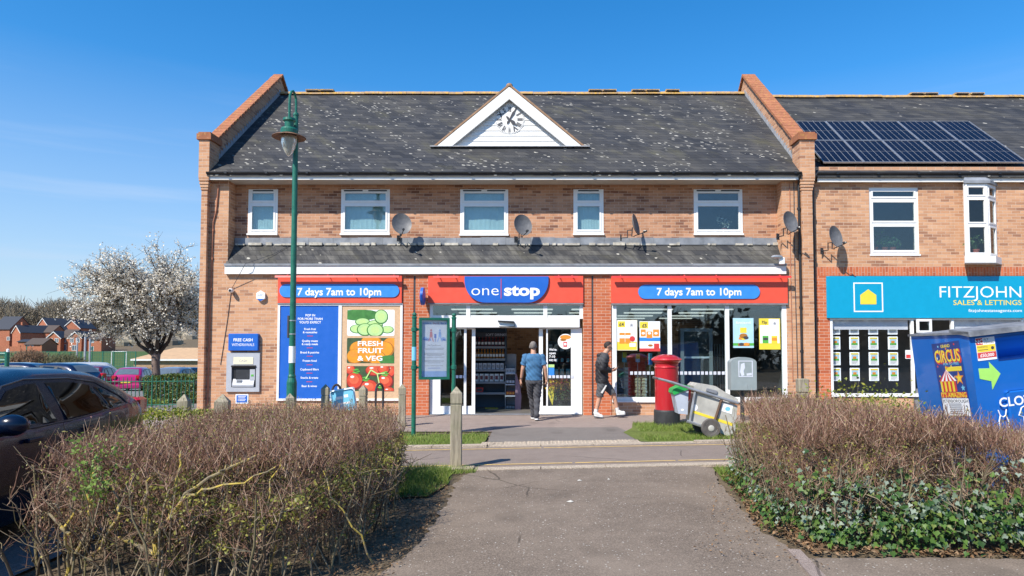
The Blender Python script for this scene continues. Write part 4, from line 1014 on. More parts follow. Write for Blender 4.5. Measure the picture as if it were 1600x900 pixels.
def hand(name, a, L, w, tail, yo):
    mb = MB(); mb.prism([(-.012, -tail), (.012, -tail), (.03, -tail * .6), (.012, 0), (w, L * .55), (w * .5, L * .7), (.006, L), (-.006, L), (-w * .5, L * .7), (-w, L * .55), (-.012, 0), (-.03, -tail * .6)], 'y', -.004, .004)
    mb.xform(Matrix.Translation((kx, yk - yo, kz)) @ Matrix.Rotation(R(a), 4, 'Y')).build(name, ['dark_print'], t, world=True)
hand('minute_hand', 30, kr * .92, .036, kr * .34, .024); hand('hour_hand', 131, kr * .62, .055, kr * .3, .034)

# ------------------------------------------------------------------ satellite dishes
def dish_mesh():
    bowl = MB(); n, k = 28, 6; vs = []
    for i in range(k + 1):
        r = .27 * i / k
        for j in range(n): a = 2 * math.pi * j / n; vs.append((r * math.cos(a) * .93, .13 * (i / k) ** 2 * -.55 + .0, r * math.sin(a) * 1.04))
    fs = [(i * n + j, i * n + (j + 1) % n, (i + 1) * n + (j + 1) % n, (i + 1) * n + j) for i in range(k) for j in range(n)]
    bowl.add(vs, fs); bowl.add([(x * .99, y + .012, z * .99) for x, y, z in vs], [tuple(reversed(f)) for f in fs])
    bowl.add([vs[k * n + j] for j in range(n)] + [(x * .99, y + .012, z * .99) for x, y, z in vs[k * n:]], [(j, (j + 1) % n, n + (j + 1) % n, n + j) for j in range(n)])
    return bowl
def dish(label):
    t = thing('satellite_dish', label, 'satellite dish', group='satellite dishes on the front wall')
    b = dish_mesh(); b.xform(Matrix.Rotation(R(-12), 4, 'X')); b.build('reflector', ['dish_grey'], t, smooth=True)
    a = MB(); a.tube([(0, -.02, -.27), (0, -.30, -.20)], .012, 6); a.tube([(0, .03, -.05), (0, .05, -.28), (0, -.02, -.29)], .014, 6); a.build('arm', ['dark_steel'], t)
    l = MB(); l.lathe([(.018, -.04), (.03, -.02), (.03, .05), (.02, .06)], (0, -.31, -.17), 8, 0, 'y'); l.build('receiver', ['dark_steel'], t)
    m = MB(); m.tube([(0, .04, -.12), (0, .16, -.12), (0, .16, -.30), (0, .34, -.30)], .016, 6); m.box(-.05, .05, .33, .345, -.38, -.22); m.build('bracket', ['dark_steel'], t)
    return t
ds = [(627, 351, 17.18, 22, 'grey satellite dish right of the second upper window'), (815.5, 353, 17.18, 28, 'grey satellite dish right of the middle upper window'),
      (990, 352, 17.2, 66, 'rusty satellite dish seen nearly edge on'), (1232, 348, 16.85, 30, 'pale grey satellite dish on the pier by the black drainpipe'), (1302.5, 371, 16.88, 32, 'dark satellite dish beside the gable pier above the blue sign')]
d0 = None
for (px, py, y, a, lb) in ds:
    loc = at(px, py, y)
    if d0 is None: d0 = dish(lb); d0.location = loc; d0.rotation_euler[2] = R(a)
    else: another(d0, lb, loc, R(a))
t = thing('floodlight', 'small white floodlight on the right end of the canopy', 'light', at(1222, 412, 17.0))
mb = MB(); mb.bbox(-.07, .07, -.03, .05, -.02, .16, .015); mb.build('lamp_body', ['white_pvc'], t); mb = MB(); mb.ball((-.14, -.05, .17), (.15, .05, .045), 12); mb.build('lamp_shade', ['aluminium'], t)

# ------------------------------------------------------------------ things on the wall left of the shopfront
ya = YF - .001
x0, x1, z0, z1 = X(357, ya), X(408.5, ya), Z(612, ya), Z(551, ya)
t = thing('cash_machine', 'grey cash machine set in the brick wall', 'cash machine', ((x0 + x1) / 2, ya, z0))
hx0, hx1, hz0, hz1 = X(365, ya), X(403, ya), Z(605, ya), Z(570.5, ya)
plain('atm_grey', (0.40, 0.42, 0.46), 0.45, var=0.06)
mb = MB(); holed(mb, x0, x1, z0, z1, ya - .05, .049, [(hx0, hx1, hz0, hz1)]); mb.build('surround', ['atm_grey'], t, world=True)
mb = MB(); mb.quad((hx0, ya - .004, hz0), (hx1, ya - .004, hz0), (hx1, ya - .004, hz1), (hx0, ya - .004, hz1)); mb.prism([(ya - .0495, hz1), (ya - .09, hz1 - .02), (ya - .0495, hz1 - .06)], 'x', hx0, hx1); mb.build('recess', ['black_plastic'], t, world=True)
mb = MB(); mb.box(X(368, ya), X(398.5, ya), ya - .058, ya - .051, Z(569, ya), Z(558, ya)); mb.build('header_panel', ['cream_print'], t, world=True)
mb = MB(); mb.box(X(371, ya), X(392, ya), ya - .02, ya - .006, Z(593, ya), Z(577, ya)); mb.build('screen', ['dark_steel'], t, world=True)
mb = MB(); mb.prism([(ya - .01, Z(592, ya)), (ya - .065, Z(601, ya)), (ya - .065, Z(604, ya)), (ya - .01, Z(604, ya))], 'x', hx0 + .03, hx1 - .05)
for i in range(4):
    for j in range(3): mb.box(X(373, ya) + i * .035, X(373, ya) + i * .035 + .025, ya - .052 + j * -.001, ya - .03, Z(599.5 - j * 2.2, ya), Z(598 - j * 2.2, ya), 1)
mb.build('keypad', ['atm_grey', 'aluminium'], t, world=True)
mb = MB(); mb.box(X(393, ya), X(401, ya), ya - .03, ya - .006, Z(594, ya), Z(577, ya)); mb.box(X(395, ya), X(399, ya), ya - .034, ya - .030, Z(588, ya), Z(585, ya), 1); mb.build('card_slot', ['atm_grey', 'green_print'], t, world=True)
mb = MB(); mb.text('CASH', X(383, ya), Z(563.5, ya), ya - .0585, .06, 0, bold=.01); mb.build('lettering', ['grey_print'], t, world=True)
x0, x1, z0, z1 = X(360.5, ya), X(406.5, ya), Z(548, ya), Z(521.5, ya)
t = thing('wall_sign', 'blue box sign offering free cash withdrawals above the cash machine', 'sign', ((x0 + x1) / 2, ya, z0))
mb = MB(); mb.bbox(x0, x1, ya - .10, ya, z0, z1, .008); mb.build('sign_board', ['sign_blue'], t, world=True)
mb = MB(); mb.text('FREE CASH', (x0 + x1) / 2, Z(531, ya), ya - .101, .075, 0, width=.48, bold=.02); mb.text('WITHDRAWALS', (x0 + x1) / 2, Z(538.5, ya), ya - .101, .07, 0, width=.56, bold=0); mb.build('lettering', ['sign_white'], t, world=True)
x0, x1, z0, z1 = X(371, ya), X(391, ya), Z(630.5, ya), Z(616, ya)
t = thing('wall_sign', 'small blue and white notice below the cash machine', 'sign', ((x0 + x1) / 2, ya, z0))
mb = MB(); mb.box(x0, x1, ya - .012, ya, z0, z1, 0); mb.box(x0 + .025, x1 - .025, ya - .014, ya - .012, z0 + .025, z1 - .025, 1)
for i in range(4): mb.box(x0 + .06, x1 - .06 - .02 * (i % 2), ya - .0155, ya - .014, z1 - .06 - .035 * i, z1 - .048 - .035 * i, 0)
mb.build('sign_plate', ['sign_white', 'sign_blue'], t, world=True)
cx, cz = X(408.5, ya), Z(462.5, ya); r = .135
t = thing('alarm_box', 'white hexagonal burglar alarm box with blue base on the brick wall', 'alarm', (cx, ya, cz))
hexa = [(cx + r * .9 * math.sin(a), cz + r * math.cos(a)) for a in [math.pi * i / 3 for i in range(6)]]
mb = MB(); mb.prism(hexa[::-1], 'y', ya - .07, ya); mb.build('cover', ['sign_white'], t, world=True)
mb = MB(); mb.prism([(cx - r * .7, cz - .075), (cx + r * .7, cz - .075), (cx + r * .55, cz - .095), (cx, cz - r * .98), (cx - r * .55, cz - .095)], 'y', ya - .074, ya - .0705); mb.text('ALERT', cx, cz + .02, ya - .0715, .04, 0); mb.build('lettering', ['sign_blue'], t, world=True)
c = at(361, 454, 17.1)
t = thing('security_camera', 'white round security camera on the brick wall', 'camera', c)
mb = MB(); mb.lathe([(.03, .10), (.05, .06), (.055, .0), (.05, -.05), (.035, -.07)], (0, 0, 0), 16, 0, 'y'); mb.build('housing', ['white_pvc'], t); mb = MB(); mb.ball((0, -.06, 0), .034, 12); mb.build('lens', ['black_plastic'], t)
# picture panels in the blocked window
mb = MB(); yb1 = YF - .03
bars(mb, xp0, xp1, zp0, ZS0 - .005, yb1 - .02, .055, .06); mb.box(X(529, YF, 550), X(534, YF, 550), yb1 - .018, yb1 + .04, zp0 + .055, ZS0 - .06); mb.build('panel_frame', ['white_pvc'], shop, world=True)
mb = MB(); mb.box(xp0, xp1, YF + .1, YF + .2, zp0, ZS0); mb.build('blocking_panel', ['white_pvc'], shop, world=True)
yp = yb1
x0, x1, z0, z1 = xp0 + .05, X(529.5, yp, 550), zp0 + .05, ZS0 - .055
t = thing('poster', 'tall blue poster listing what the shop sells', 'poster', ((x0 + x1) / 2, yp, z0))
mb = MB(); mb.box(x0, x1, yp, yp + .012, z0, z1); mb.build('print', ['sign_blue'], t, world=True)
mb = MB(); xc = X(484, yp, 550)
for s_, py, h, b in (('POP IN', 492.5, .058, .02), ('FOR MORE THAN', 498, .058, .02), ("YOU'D EXPECT", 503.5, .058, .02)): mb.text(s_, xc, Z(py, yp), yp - .001, h, 0, bold=b, maxw=.74)
for s_, py in (('Fresh fruit', 514), ('& vegetables', 519), ('Quality meats', 532.5), ('& ready meals', 537.5), ('Bread & pastries', 550.5), ('Frozen food', 563.5), ('Cupboard fillers', 577), ('Snacks & treats', 590), ('Beer & wines', 603)): mb.text(s_, xc, Z(py, yp), yp - .001, .052, 0, bold=.018)
for py in (525, 543.5, 556.5, 570, 583, 596.5): mb.box(xc - .075, xc + .075, yp - .003, yp - .0005, Z(py + .45, yp), Z(py - .45, yp), 1)
mb.build('lettering', ['sign_white', 'red_print'], t, world=True)
x0, x1 = X(533.5, yp, 550), xp1 - .05
t = thing('poster', 'tall beige poster with cucumber, orange and tomato pictures', 'poster', ((x0 + x1) / 2, yp, z0))
plain('kraft', (0.60, 0.40, 0.24), 0.7, var=0.12, scale=14)
mb = MB(); mb.box(x0, x1, yp, yp + .012, z0, z1); mb.build('print', ['kraft'], t, world=True)
plain('maroon_print', (0.20, 0.02, 0.02), 0.5); plain('tomato_light', (0.70, 0.13, 0.06), 0.4, var=.2); plain('amber', (0.42, 0.17, 0.03), 0.3, var=0.2); plain('tomato', (0.62, 0.07, 0.035), 0.4, var=0.25, scale=4); plain('orange_fruit', (0.80, 0.30, 0.02), 0.45, var=0.15, scale=5); plain('cucumber_skin', (0.05, 0.20, 0.04), 0.5, var=0.3, scale=6); plain('cucumber_flesh', (0.45, 0.68, 0.28), 0.5, var=0.12, scale=9); plain('dark_leaf_print', (0.04, 0.08, 0.03), 0.6, var=0.3)
def rrect(mb, x0, x1, z0, z1, y, m, r=.03):
    P = []
    for cx_, cz_, a0 in ((x1 - r, z0 + r, -90), (x1 - r, z1 - r, 0), (x0 + r, z1 - r, 90), (x0 + r, z0 + r, 180)): P += [(cx_ + r * math.cos(R(a0 + k * 22.5)), cz_ + r * math.sin(R(a0 + k * 22.5))) for k in range(5)]
    mb.add([(p[0], y, p[1]) for p in P], [tuple(range(len(P)))], m)
def clipdisc(mb, cx, cz, rx, rz, y, m, lim):
    n = 20; P = []
    for j in range(n): a = 2 * math.pi * j / n; P.append((min(max(cx + rx * math.cos(a), lim[0]), lim[1]), y, min(max(cz + rz * math.sin(a), lim[2]), lim[3])))
    mb.add(P, [tuple(range(n))], m)
def pic(py0, py1, bg):
    l = (X(542, yp, 550), X(616, yp, 550), Z(py1, yp), Z(py0, yp)); mb = MB(); rrect(mb, *l, yp - .001, 0); return mb, l
PX = lambda p: X(p, yp, 550); PZ = lambda p: Z(p, yp); u = PX(501) - PX(500)
mb, l = pic(484, 524.5, 0); yy = yp - .0013
for (cx, cz, rx, rz, m) in ((560, 492, 34, 9, 1), (577, 494, 3, 3, 1)): clipdisc(mb, PX(cx), PZ(cz), rx * u, rz * u, yy, m, l); yy -= .0003
for (cx, cz, rx, rz) in ((566, 503, 12, 6), (557, 514, 11, 7), (605, 515, 10, 6), (585, 508, 13, 8), (595, 495, 11, 11.5), (570, 515, 13, 10), (586, 516, 13.5, 11)):
    for k, m in ((1.0, 1), (.86, 2), (.5, 3)): clipdisc(mb, PX(cx), PZ(cz) + (0 if k == 1 else .006), rx * u * k, rz * u * k, yy, m, l); yy -= .0002
mb.build('cucumber_picture', ['sign_white', 'cucumber_skin', 'cucumber_flesh', 'lightgreen_print'], t, world=True)
mb, l = pic(528, 567.5, 0); yy = yp - .0013
for (cx, cz, rx, rz) in ((612, 538, 14, 11), (561, 545, 15, 12), (580, 536, 17, 13), (600, 546, 16, 13), (555, 557, 13, 12), (590, 560, 14, 12), (574, 553, 15, 13)): clipdisc(mb, PX(cx), PZ(cz), rx * u, rz * u, yy, 5, l); yy -= .0003; clipdisc(mb, PX(cx) - .01, PZ(cz) + .012, rx * u * .88, rz * u * .88, yy, 1, l); yy -= .0003; clipdisc(mb, PX(cx) - rx * u * .25, PZ(cz) + rz * u * .3, rx * u * .45, rz * u * .4, yy, 2, l); yy -= .0002
clipdisc(mb, PX(608), PZ(563), 16 * u, 8 * u, yy, 3, l); yy -= .001
for s_, py in (('FRESH', 536.5), ('FRUIT', 547.5), ('& VEG', 559.5)): mb.text(s_, PX(578.5), PZ(py), yy, 7.8 * u, 4, width=39 * u, bold=.022)
mb.build('fruit_picture', ['dark_leaf_print', 'orange_fruit', 'orange_print', 'cucumber_skin', 'sign_white', 'amber'], t, world=True)
mb, l = pic(572, 611, 0); yy = yp - .0013
for (cx, cz, rx, rz) in ((548, 578, 8, 8), (585, 579, 14, 9), (611, 580, 8, 10), (600, 577, 10, 8), (555, 595, 13.5, 14), (603, 596, 12.5, 12), (578, 606, 14, 13), (608, 611, 10, 6)): clipdisc(mb, PX(cx), PZ(cz), rx * u, rz * u, yy, 5, l); yy -= .0003; clipdisc(mb, PX(cx) - .01, PZ(cz) + .015, rx * u * .88, rz * u * .86, yy, 1, l); yy -= .0003; clipdisc(mb, PX(cx) - .02, PZ(cz) + .03, rx * u * .55, rz * u * .5, yy, 6, l); yy -= .0003; clipdisc(mb, PX(cx) - rx * u * .3, PZ(cz) + rz * u * .45, rx * u * .22, rz * u * .13, yy, 4, l); yy -= .0002
for (cx, cz) in ((557, 580), (572, 592), (602, 584), (594, 603)):
    for a in range(5): q = a * 1.26; clipdisc(mb, PX(cx) + 3 * u * math.cos(q), PZ(cz) + 3 * u * math.sin(q), 3.2 * u, 1.0 * u, yy, 2, l); yy -= .0002
for (a, b, c_, d) in ((572, 592, 580, 578), (580, 578, 590, 584), (590, 584, 594, 603), (590, 584, 602, 583)):
    A, B = Vector((PX(a), 0, PZ(b))), Vector((PX(c_), 0, PZ(d))); q = (B - A).normalized(); n_ = Vector((-q.z, 0, q.x)) * .9 * u
    mb.add([(v.x, yy, v.z) for v in (A - n_, B - n_, B + n_, A + n_)], [(0, 1, 2, 3)], 3); yy -= .0002
mb.build('tomato_picture', ['dark_leaf_print', 'tomato', 'green_print', 'lightgreen_print', 'sign_white', 'maroon_print', 'tomato_light'], t, world=True)
# round projecting sign
c = at(660.5, 463, 16.9)
t = thing('projecting_sign', 'round blue sign projecting edge-on from the brick pilaster', 'sign', c)
mb = MB(); mb.lathe([(.16, -.04), (.22, -.035), (.22, .035), (.16, .04)], (0, 0, 0), 24, 0, 'x'); mb.build('sign_disc', ['sign_blue'], t)
mb = MB(); mb.tube([(0, .18, .0), (0, YF - 16.92, 0)], .02, 8); mb.build('bracket', ['dark_steel'], t)

# ------------------------------------------------------------------ goods inside the shop
plain('shelf_blue', (0.05, 0.075, 0.11), 0.5, var=0.1); plain('amber', (0.42, 0.17, 0.03), 0.3, var=0.2); plain('maroon', (0.16, 0.03, 0.04), 0.5, var=0.2); plain('mauve', (0.33, 0.20, 0.26), 0.7, var=0.1)
ysf = 19.0
def sx(p): return X(p, ysf, 570)
def sz(p): return Z(p, ysf)
t = thing('shelving_unit', 'dark blue shelving unit of drinks seen through the open door', 'shelf', ((sx(738) + sx(791)) / 2, ysf, .012))
shel = t
mb = MB(); x0, x1 = sx(737), sx(791)
mb.box(x0, x1, ysf + .42, ysf + .45, .02, sz(512)); mb.box(x0, x0 + .03, ysf, ysf + .42, .02, sz(512)); mb.box(x1 - .03, x1, ysf, ysf + .42, .02, sz(512)); mb.build('carcass', ['shelf_blue'], t, world=True)
levels = [641, 613, 596, 577, 560, 541]
for p in levels:
    mb = MB(); mb.box(x0 + .03, x1 - .03, ysf - .02, ysf + .42, sz(p) - .03, sz(p)); mb.box(x0 + .03, x1 - .03, ysf - .03, ysf - .02, sz(p) - .06, sz(p), 1); mb.build('shelf', ['shelf_blue', 'grey_print'], t, world=True)
mb = MB(); mb.box(x0 + .02, x1, ysf - .04, ysf - .01, sz(527), sz(519)); mb.text('SOFT DRINKS', (x0 + x1) / 2 + .2, sz(523), ysf - .042, .07, 1); mb.build('header_board', ['dark_print', 'pale_print'], t, world=True)
def bottle(mat, cap):
    t = thing('bottle', 'x', 'bottle'); mb = MB(); mb.lathe([(.034, 0), (.036, .02), (.036, .15), (.014, .20), (.013, .235)], n=10); b = mb.build('glass_body', [mat], t, smooth=False)
    mb = MB(); mb.lathe([(.0368, .05), (.0368, .12)], n=10); mb.build('paper_label', ['sign_white'], t); mb = MB(); mb.lathe([(.016, .235), (.016, .255)], n=8); mb.build('bottle_cap', [cap], t); return t
def row(proto, n, xa, xb, z, y, label, group, jit=.0):
    for i in range(n):
        o = proto if i == 0 else copy_tree(proto); o.location = (xa + (xb - xa) * i / max(1, n - 1), y + rnd.uniform(0, .02), z); o['label'] = label; o['group'] = group
row(bottle('amber', 'orange_print'), 10, x0 + .10, x1 - .09, sz(560), ysf + .06, 'amber bottle with white paper label in the row on the upper shelf', 'amber bottles on the drinks shelf')
row(bottle('maroon', 'red_print'), 9, x0 + .10, x1 - .09, sz(541), ysf + .06, 'dark red bottle in the row on the top shelf', 'red bottles on the drinks shelf')
def carton(w, h, d, m, band):
    t = thing('carton', 'x', 'carton'); mb = MB(); mb.bbox(-w / 2, w / 2, 0, d, 0, h, .004); mb.build('box', [m], t); mb = MB(); mb.box(-w * .36, w * .36, -.002, .001, h * .25, h * .75); mb.build('printed_face', [band], t); return t
row(carton(.10, .17, .16, 'pale_print', 'grey_print'), 7, x0 + .12, x1 - .12, sz(577), ysf + .03, 'pale carton with grey print in the row on the middle shelf', 'pale cartons on the drinks shelf')
row(carton(.11, .21, .18, 'sign_white', 'maroon'), 6, x0 + .13, x1 - .13, sz(596), ysf + .03, 'white carton with dark red print on the shelf below the middle', 'white cartons on the drinks shelf')
c = carton(.2, .13, .12, 'red_print', 'dark_print'); c.location = (sx(749), ysf + .04, sz(613)); c['label'] = 'single red carton on the nearly empty lower shelf'
c = carton(.36, .06, .12, 'yellow', 'dark_print'); c.location = (sx(768), ysf + .04, sz(641)); c['label'] = 'flat yellow carton lying on the bottom shelf'
# narrow stand next to it
ysn = 18.9; nx0, nx1 = X(789, ysn, 600), X(806, ysn, 600)
t = thing('display_stand', 'narrow grey display stand beside the drinks shelving', 'display stand', ((nx0 + nx1) / 2, ysn, .012))
mb = MB(); mb.box(nx0, nx1, ysn + .3, ysn + .33, .02, Z(553, ysn)); mb.box(nx0, nx0 + .02, ysn, ysn + .3, .02, Z(572, ysn)); mb.box(nx1 - .02, nx1, ysn, ysn + .3, .02, Z(572, ysn)); mb.build('carcass', ['grey_print'], t, world=True)
for k, p in enumerate((640, 618, 600, 583)):
    mb = MB(); mb.box(nx0 + .02, nx1 - .02, ysn - .02, ysn + .3, Z(p, ysn) - .03, Z(p, ysn)); mb.build('shelf', ['pale_print'], t, world=True)
for k, (p, m, b) in enumerate(((640, 'dark_print', 'grey_print'), (618, 'maroon', 'orange_print'), (600, 'dark_print', 'pale_print'), (583, 'pale_print', 'grey_print'))):
    row(carton(.085, .13, .1, m, b), 3, nx0 + .07, nx1 - .07, Z(p, ysn), ysn + .02, ['small black packet on the bottom tier of the narrow stand', 'small dark red packet on the second tier of the narrow stand', 'small black and white packet on the third tier of the narrow stand', 'small pale packet on the top tier of the narrow stand'][k], 'packets on the narrow stand')
t = thing('banner', 'curved mauve banner leaning beside the narrow stand', 'banner', (X(808, 18.8, 620), 18.8, .012))
mb = MB(); P = [(-.06, 0), (.10, 0), (.12, .35), (.07, .7), (-.04, 1.02), (-.05, .6)]; mb.prism(P, 'y', 0, .012); mb.build('panel', ['mauve'], t)
# flower buckets behind the right door pane
t = thing('flower_bucket', 'bucket of yellow and red flowers behind the right door pane', 'flowers', (X(878, 18.0, 620), 18.0, .0))
mb = MB(); mb.lathe([(.13, .02), (.17, .30), (.18, .31)], n=16); mb.build('bucket', ['dark_steel'], t)
leafy('petal_mix', [(.75, .52, .03), (.70, .45, .02), (.45, .05, .05), (.30, .03, .10)], .3); leafy('stem_leaf', [(.05, .12, .03), (.08, .18, .05)], .2)
C = RNG.normal(size=(420, 3)) * [.20, .10, .09] + [0, 0, .72]; V, Fq = leaves(C, .07, .8)
me = fast_mesh('blooms', V, Fq, ['petal_mix']); link_mesh('blooms', me, t)
C = RNG.normal(size=(260, 3)) * [.13, .08, .13] + [0, 0, .48]; V, Fq = leaves(C, .10, .4); link_mesh('foliage', fast_mesh('foliage', V, Fq, ['stem_leaf']), t)
mb = MB(); mb.add([(-.42, 0, .62), (-.18, -.05, .70), (-.25, .0, .18)], [(0, 1, 2)]); mb.add([(-.42, .01, .62), (-.18, -.04, .70), (-.25, .01, .18)], [(2, 1, 0)]); mb.build('wrapper', ['yellow'], t)
t2 = shelf2 = thing('shelving_unit', 'dim shelving unit behind the right door pane', 'shelf', (X(880, 19.4, 570), 19.4, .012))
mb = MB(); a, b = X(855, 19.4, 570), X(902, 19.4, 570); mb.box(a, b, 19.8, 19.83, .02, 1.9); mb.build('carcass', ['shelf_blue'], t2, world=True)
for z in (.9, 1.25, 1.6):
    mb = MB(); mb.box(a, b, 19.4, 19.8, z - .03, z); mb.build('shelf', ['shelf_blue'], t2, world=True)
for k, (z, m, b_) in enumerate(((.9, 'cyan_print', 'pale_print'), (1.25, 'maroon', 'cyan_print'), (1.6, 'pale_print', 'grey_print'))):
    row(carton(.1, .2, .12, m, b_), 5, a + .1, b - .1, z, 19.45, ['blue carton on the lowest tier behind the right door pane', 'dark red carton on the middle tier behind the right door pane', 'pale carton on the top tier behind the right door pane'][k], 'cartons behind the door pane')
# stacks of multipacks inside the wide window
plain('pack_blue', (0.13, 0.17, 0.26), 0.5, var=0.2, scale=20); plain('pack_red', (0.40, 0.06, 0.07), 0.5, var=0.2); plain('pack_white', (0.62, 0.62, 0.63), 0.5, var=0.15, scale=22); plain('pack_cream', (0.62, 0.55, 0.40), 0.6, var=0.12, scale=22)
def pack(m, m2, w, h):
    t = thing('multipack', 'x', 'multipack'); mb = MB(); mb.bbox(-w / 2, w / 2, 0, .35, .004, h - .004, .012); mb.build('box', [m], t); mb = MB(); mb.box(w * .12, w * .5 + .001, -.003, .02, .012, h - .012); mb.build('printed_end', [m2], t); return t
def pstack(px, m, m2, w, py0, py1, n, y, label, group):
    z0, z1 = Z(py1, y), Z(py0, y); p = pack(m, m2, w, (z1 - z0) / n)
    for i in range(n):
        o = p if i == 0 else copy_tree(p); o.location = (X(px, y, 600) + rnd.uniform(-.012, .012), y + rnd.uniform(0, .02), z0 + (z1 - z0) * i / n); o.rotation_euler = (0, 0, rnd.uniform(-.03, .03)); o['label'] = label; o['group'] = group
yk2 = 17.75
t = thing('window_plinth', 'low dark plinth inside the wide shop window', 'plinth', (X(1090, 17.9), 17.9, .012))
mb = MB(); mb.box(X(962, 17.7), X(1134, 17.7), 17.62, 18.3, .013, Z(624, 17.7)); mb.build('plinth_box', ['shop_wall'], t, world=True)
zp_ = Z(624, 17.7) + .002
for px, m, m2, w, a, n, lb in ((970.5, 'pack_blue', 'pack_blue', .17, 575, 9, 'blue grey multipack in the tall stack nearest the walking man'), (981, 'pack_white', 'pack_red', .17, 574, 9, 'white and red multipack in the tall stack by the window'), (998, 'pack_cream', 'pack_cream', .15, 586, 8, 'cream multipack in the left cream stack'), (1007, 'pack_cream', 'pack_white', .13, 586, 8, 'cream multipack in the right cream stack')):
    pstack(px, m, m2, w, a, 624, n, yk2, lb, 'multipacks stacked inside the wide window')
# price cards on poles
for k, (px, py0, py1, m) in enumerate(((975, 550, 566, 'yellow'), (996, 553, 566, 'yellow'), (1015, 552, 570, 'cyan_print'))):
    y = 17.62; t = thing('price_card', ['yellow and blue price card on a pole, nearest the walking man', 'yellow price card on a pole between the window posters', 'blue price card with red edge on a pole beside the pillar box'][k], 'price card', (X(px, y), y, zp_))
    mb = MB(); mb.box(X(px - 3.6, y), X(px + 3.6, y), y, y + .008, Z(py1, y), Z(py0, y), 0); mb.box(X(px - 3.6, y), X(px + 3.6, y), y - .002, y, Z(py1, y), Z((py0 + py1) / 2 + 1, y), 1); mb.box(X(px - 3.6, y), X(px - 2.7, y), y - .003, y - .002, Z(py1, y), Z(py0, y), 2 if k == 2 else 1); mb.build('card', [m, 'cyan_print' if k < 2 else 'pill_blue', 'red_print'], t, world=True)
    mb = MB(); mb.tube([(X(px, y), y + .02, zp_), (X(px, y), y + .02, Z(py1 - 2, y))], .012, 6); mb.build('pole', ['aluminium'], t, world=True)
# dark fridge behind the middle pane, tall
y = 18.0; t = thing('display_fridge', 'dark display fridge with grey frame behind the middle window pane', 'fridge', (X(1087, y), y, .012))
x0, x1, z0, z1 = X(1063, y), X(1113, y), Z(610, y), Z(513, y)
mb = MB(); mb.box(x0 + .06, x1 - .06, y + .05, y + .6, .02, z1 - .03); mb.build('cabinet', ['dark_steel'], t, world=True)
mb = MB(); bars(mb, x0, x1, z0, z1, y, .09, .05); mb.build('door_frame', ['grey_print'], t, world=True)
mb = MB(); mb.box(x0 + .09, x1 - .09, y + .02, y + .03, Z(560, y), Z(557, y)); mb.build('shelf_edge', ['pale_print'], t, world=True)
y = 18.6; t = thing('display_rack', 'dark wire rack between the fridge and the right window mullion', 'rack', (X(1124, y), y, .012))
mb = MB()
for p in (1116, 1120, 1124, 1128, 1132): mb.tube([(X(p, y), y, .02), (X(p, y), y, 1.8)], .012, 6)
for z in (.5, 1.0, 1.5): mb.tube([(X(1116, y), y, z), (X(1132, y), y, z)], .01, 6)
mb.build('wire_frame', ['galvanised'], t, world=True)

# ------------------------------------------------------------------ posters on the glass
def poster(label, px0, px1, py0, py1, base, y=YF + .036, tilt=0.0):
    x0, x1, z0, z1 = X(px0, y), X(px1, y), Z(py1, y), Z(py0, y)
    t = thing('poster', label, 'poster', ((x0 + x1) / 2, y, z0)); mb = MB(); mb.box(x0, x1, y, y + .003, z0, z1); mb.build('paper', [base], t, world=True)
    return t, x0, x1, z0, z1, y
def rects(mb, x0, x1, z0, z1, y, lst):
    for k, (a, b, c, d, m) in enumerate(lst): mb.box(x0 + (x1 - x0) * a, x0 + (x1 - x0) * b, y - .0012 - .0004 * k, y - .0002, z1 - (z1 - z0) * d, z1 - (z1 - z0) * c, m)
def star(mb, cx, cz, r, y, m): mb.add([(cx + (r if i % 2 == 0 else r * .42) * math.sin(math.pi * i / 5), y, cz + (r if i % 2 == 0 else r * .42) * math.cos(math.pi * i / 5)) for i in range(10)], [tuple(range(9, -1, -1))], m)
PAL = ['yellow', 'sign_white', 'orange_print', 'red_print', 'dark_print', 'pill_blue', 'green_print', 'pale_print', 'grey_print', 'cyan_print', 'amber']
t, x0, x1, z0, z1, y = poster('yellow and white four pound offer poster in the wide window', 963, 995.5, 500, 547.5, 'cream_print'); u = (x1 - x0)
mb = MB(); rects(mb, x0, x1, z0, z1, y, [(.03, .97, .02, .98, 1), (.03, .97, .72, .98, 0), (.07, .42, .04, .24, 0), (.14, .40, .42, .78, 2), (.42, .68, .42, .78, 2), (.15, .39, .50, .60, 1), (.43, .67, .50, .60, 1), (.62, .92, .76, .88, 1)])
mb.text('£4', x0 + u * .24, z1 - (z1 - z0) * .14, y - .006, .085, 4, bold=.02); clipdisc(mb, x0 + u * .76, z1 - (z1 - z0) * .62, u * .13, u * .13, y - .006, 3, (x0, x1, z0, z1)); star(mb, x0 + u * .72, z1 - (z1 - z0) * .17, u * .1, y - .006, 8)
mb.build('artwork', PAL, t, world=True)
t, x0, x1, z0, z1, y = poster('white, blue and red five pound offer poster in the wide window', 999, 1031, 502, 549, 'sign_white'); u = x1 - x0
mb = MB(); rects(mb, x0, x1, z0, z1, y, [(.02, .42, .02, .24, 0), (.55, .88, .06, .08, 7), (.5, .92, .12, .14, 7), (.0, 1, .54, .66, 5), (.0, 1, .90, 1, 3), (.06, .30, .27, .50, 2), (.34, .62, .34, .56, 2), (.66, .95, .27, .50, 2), (.08, .4, .72, .735, 7), (.08, .36, .78, .795, 7), (.70, .95, .74, .90, 3)])
for a in (.18, .48, .8): clipdisc(mb, x0 + u * a, z1 - (z1 - z0) * .40, u * .08, u * .06, y - .007, 1, (x0, x1, z0, z1))
mb.text('£5', x0 + u * .24, z1 - (z1 - z0) * .14, y - .007, .085, 4, bold=.02); clipdisc(mb, x0 + u * .52, z1 - (z1 - z0) * .80, u * .12, u * .05, y - .007, 10, (x0, x1, z0, z1)); mb.build('artwork', PAL, t, world=True)
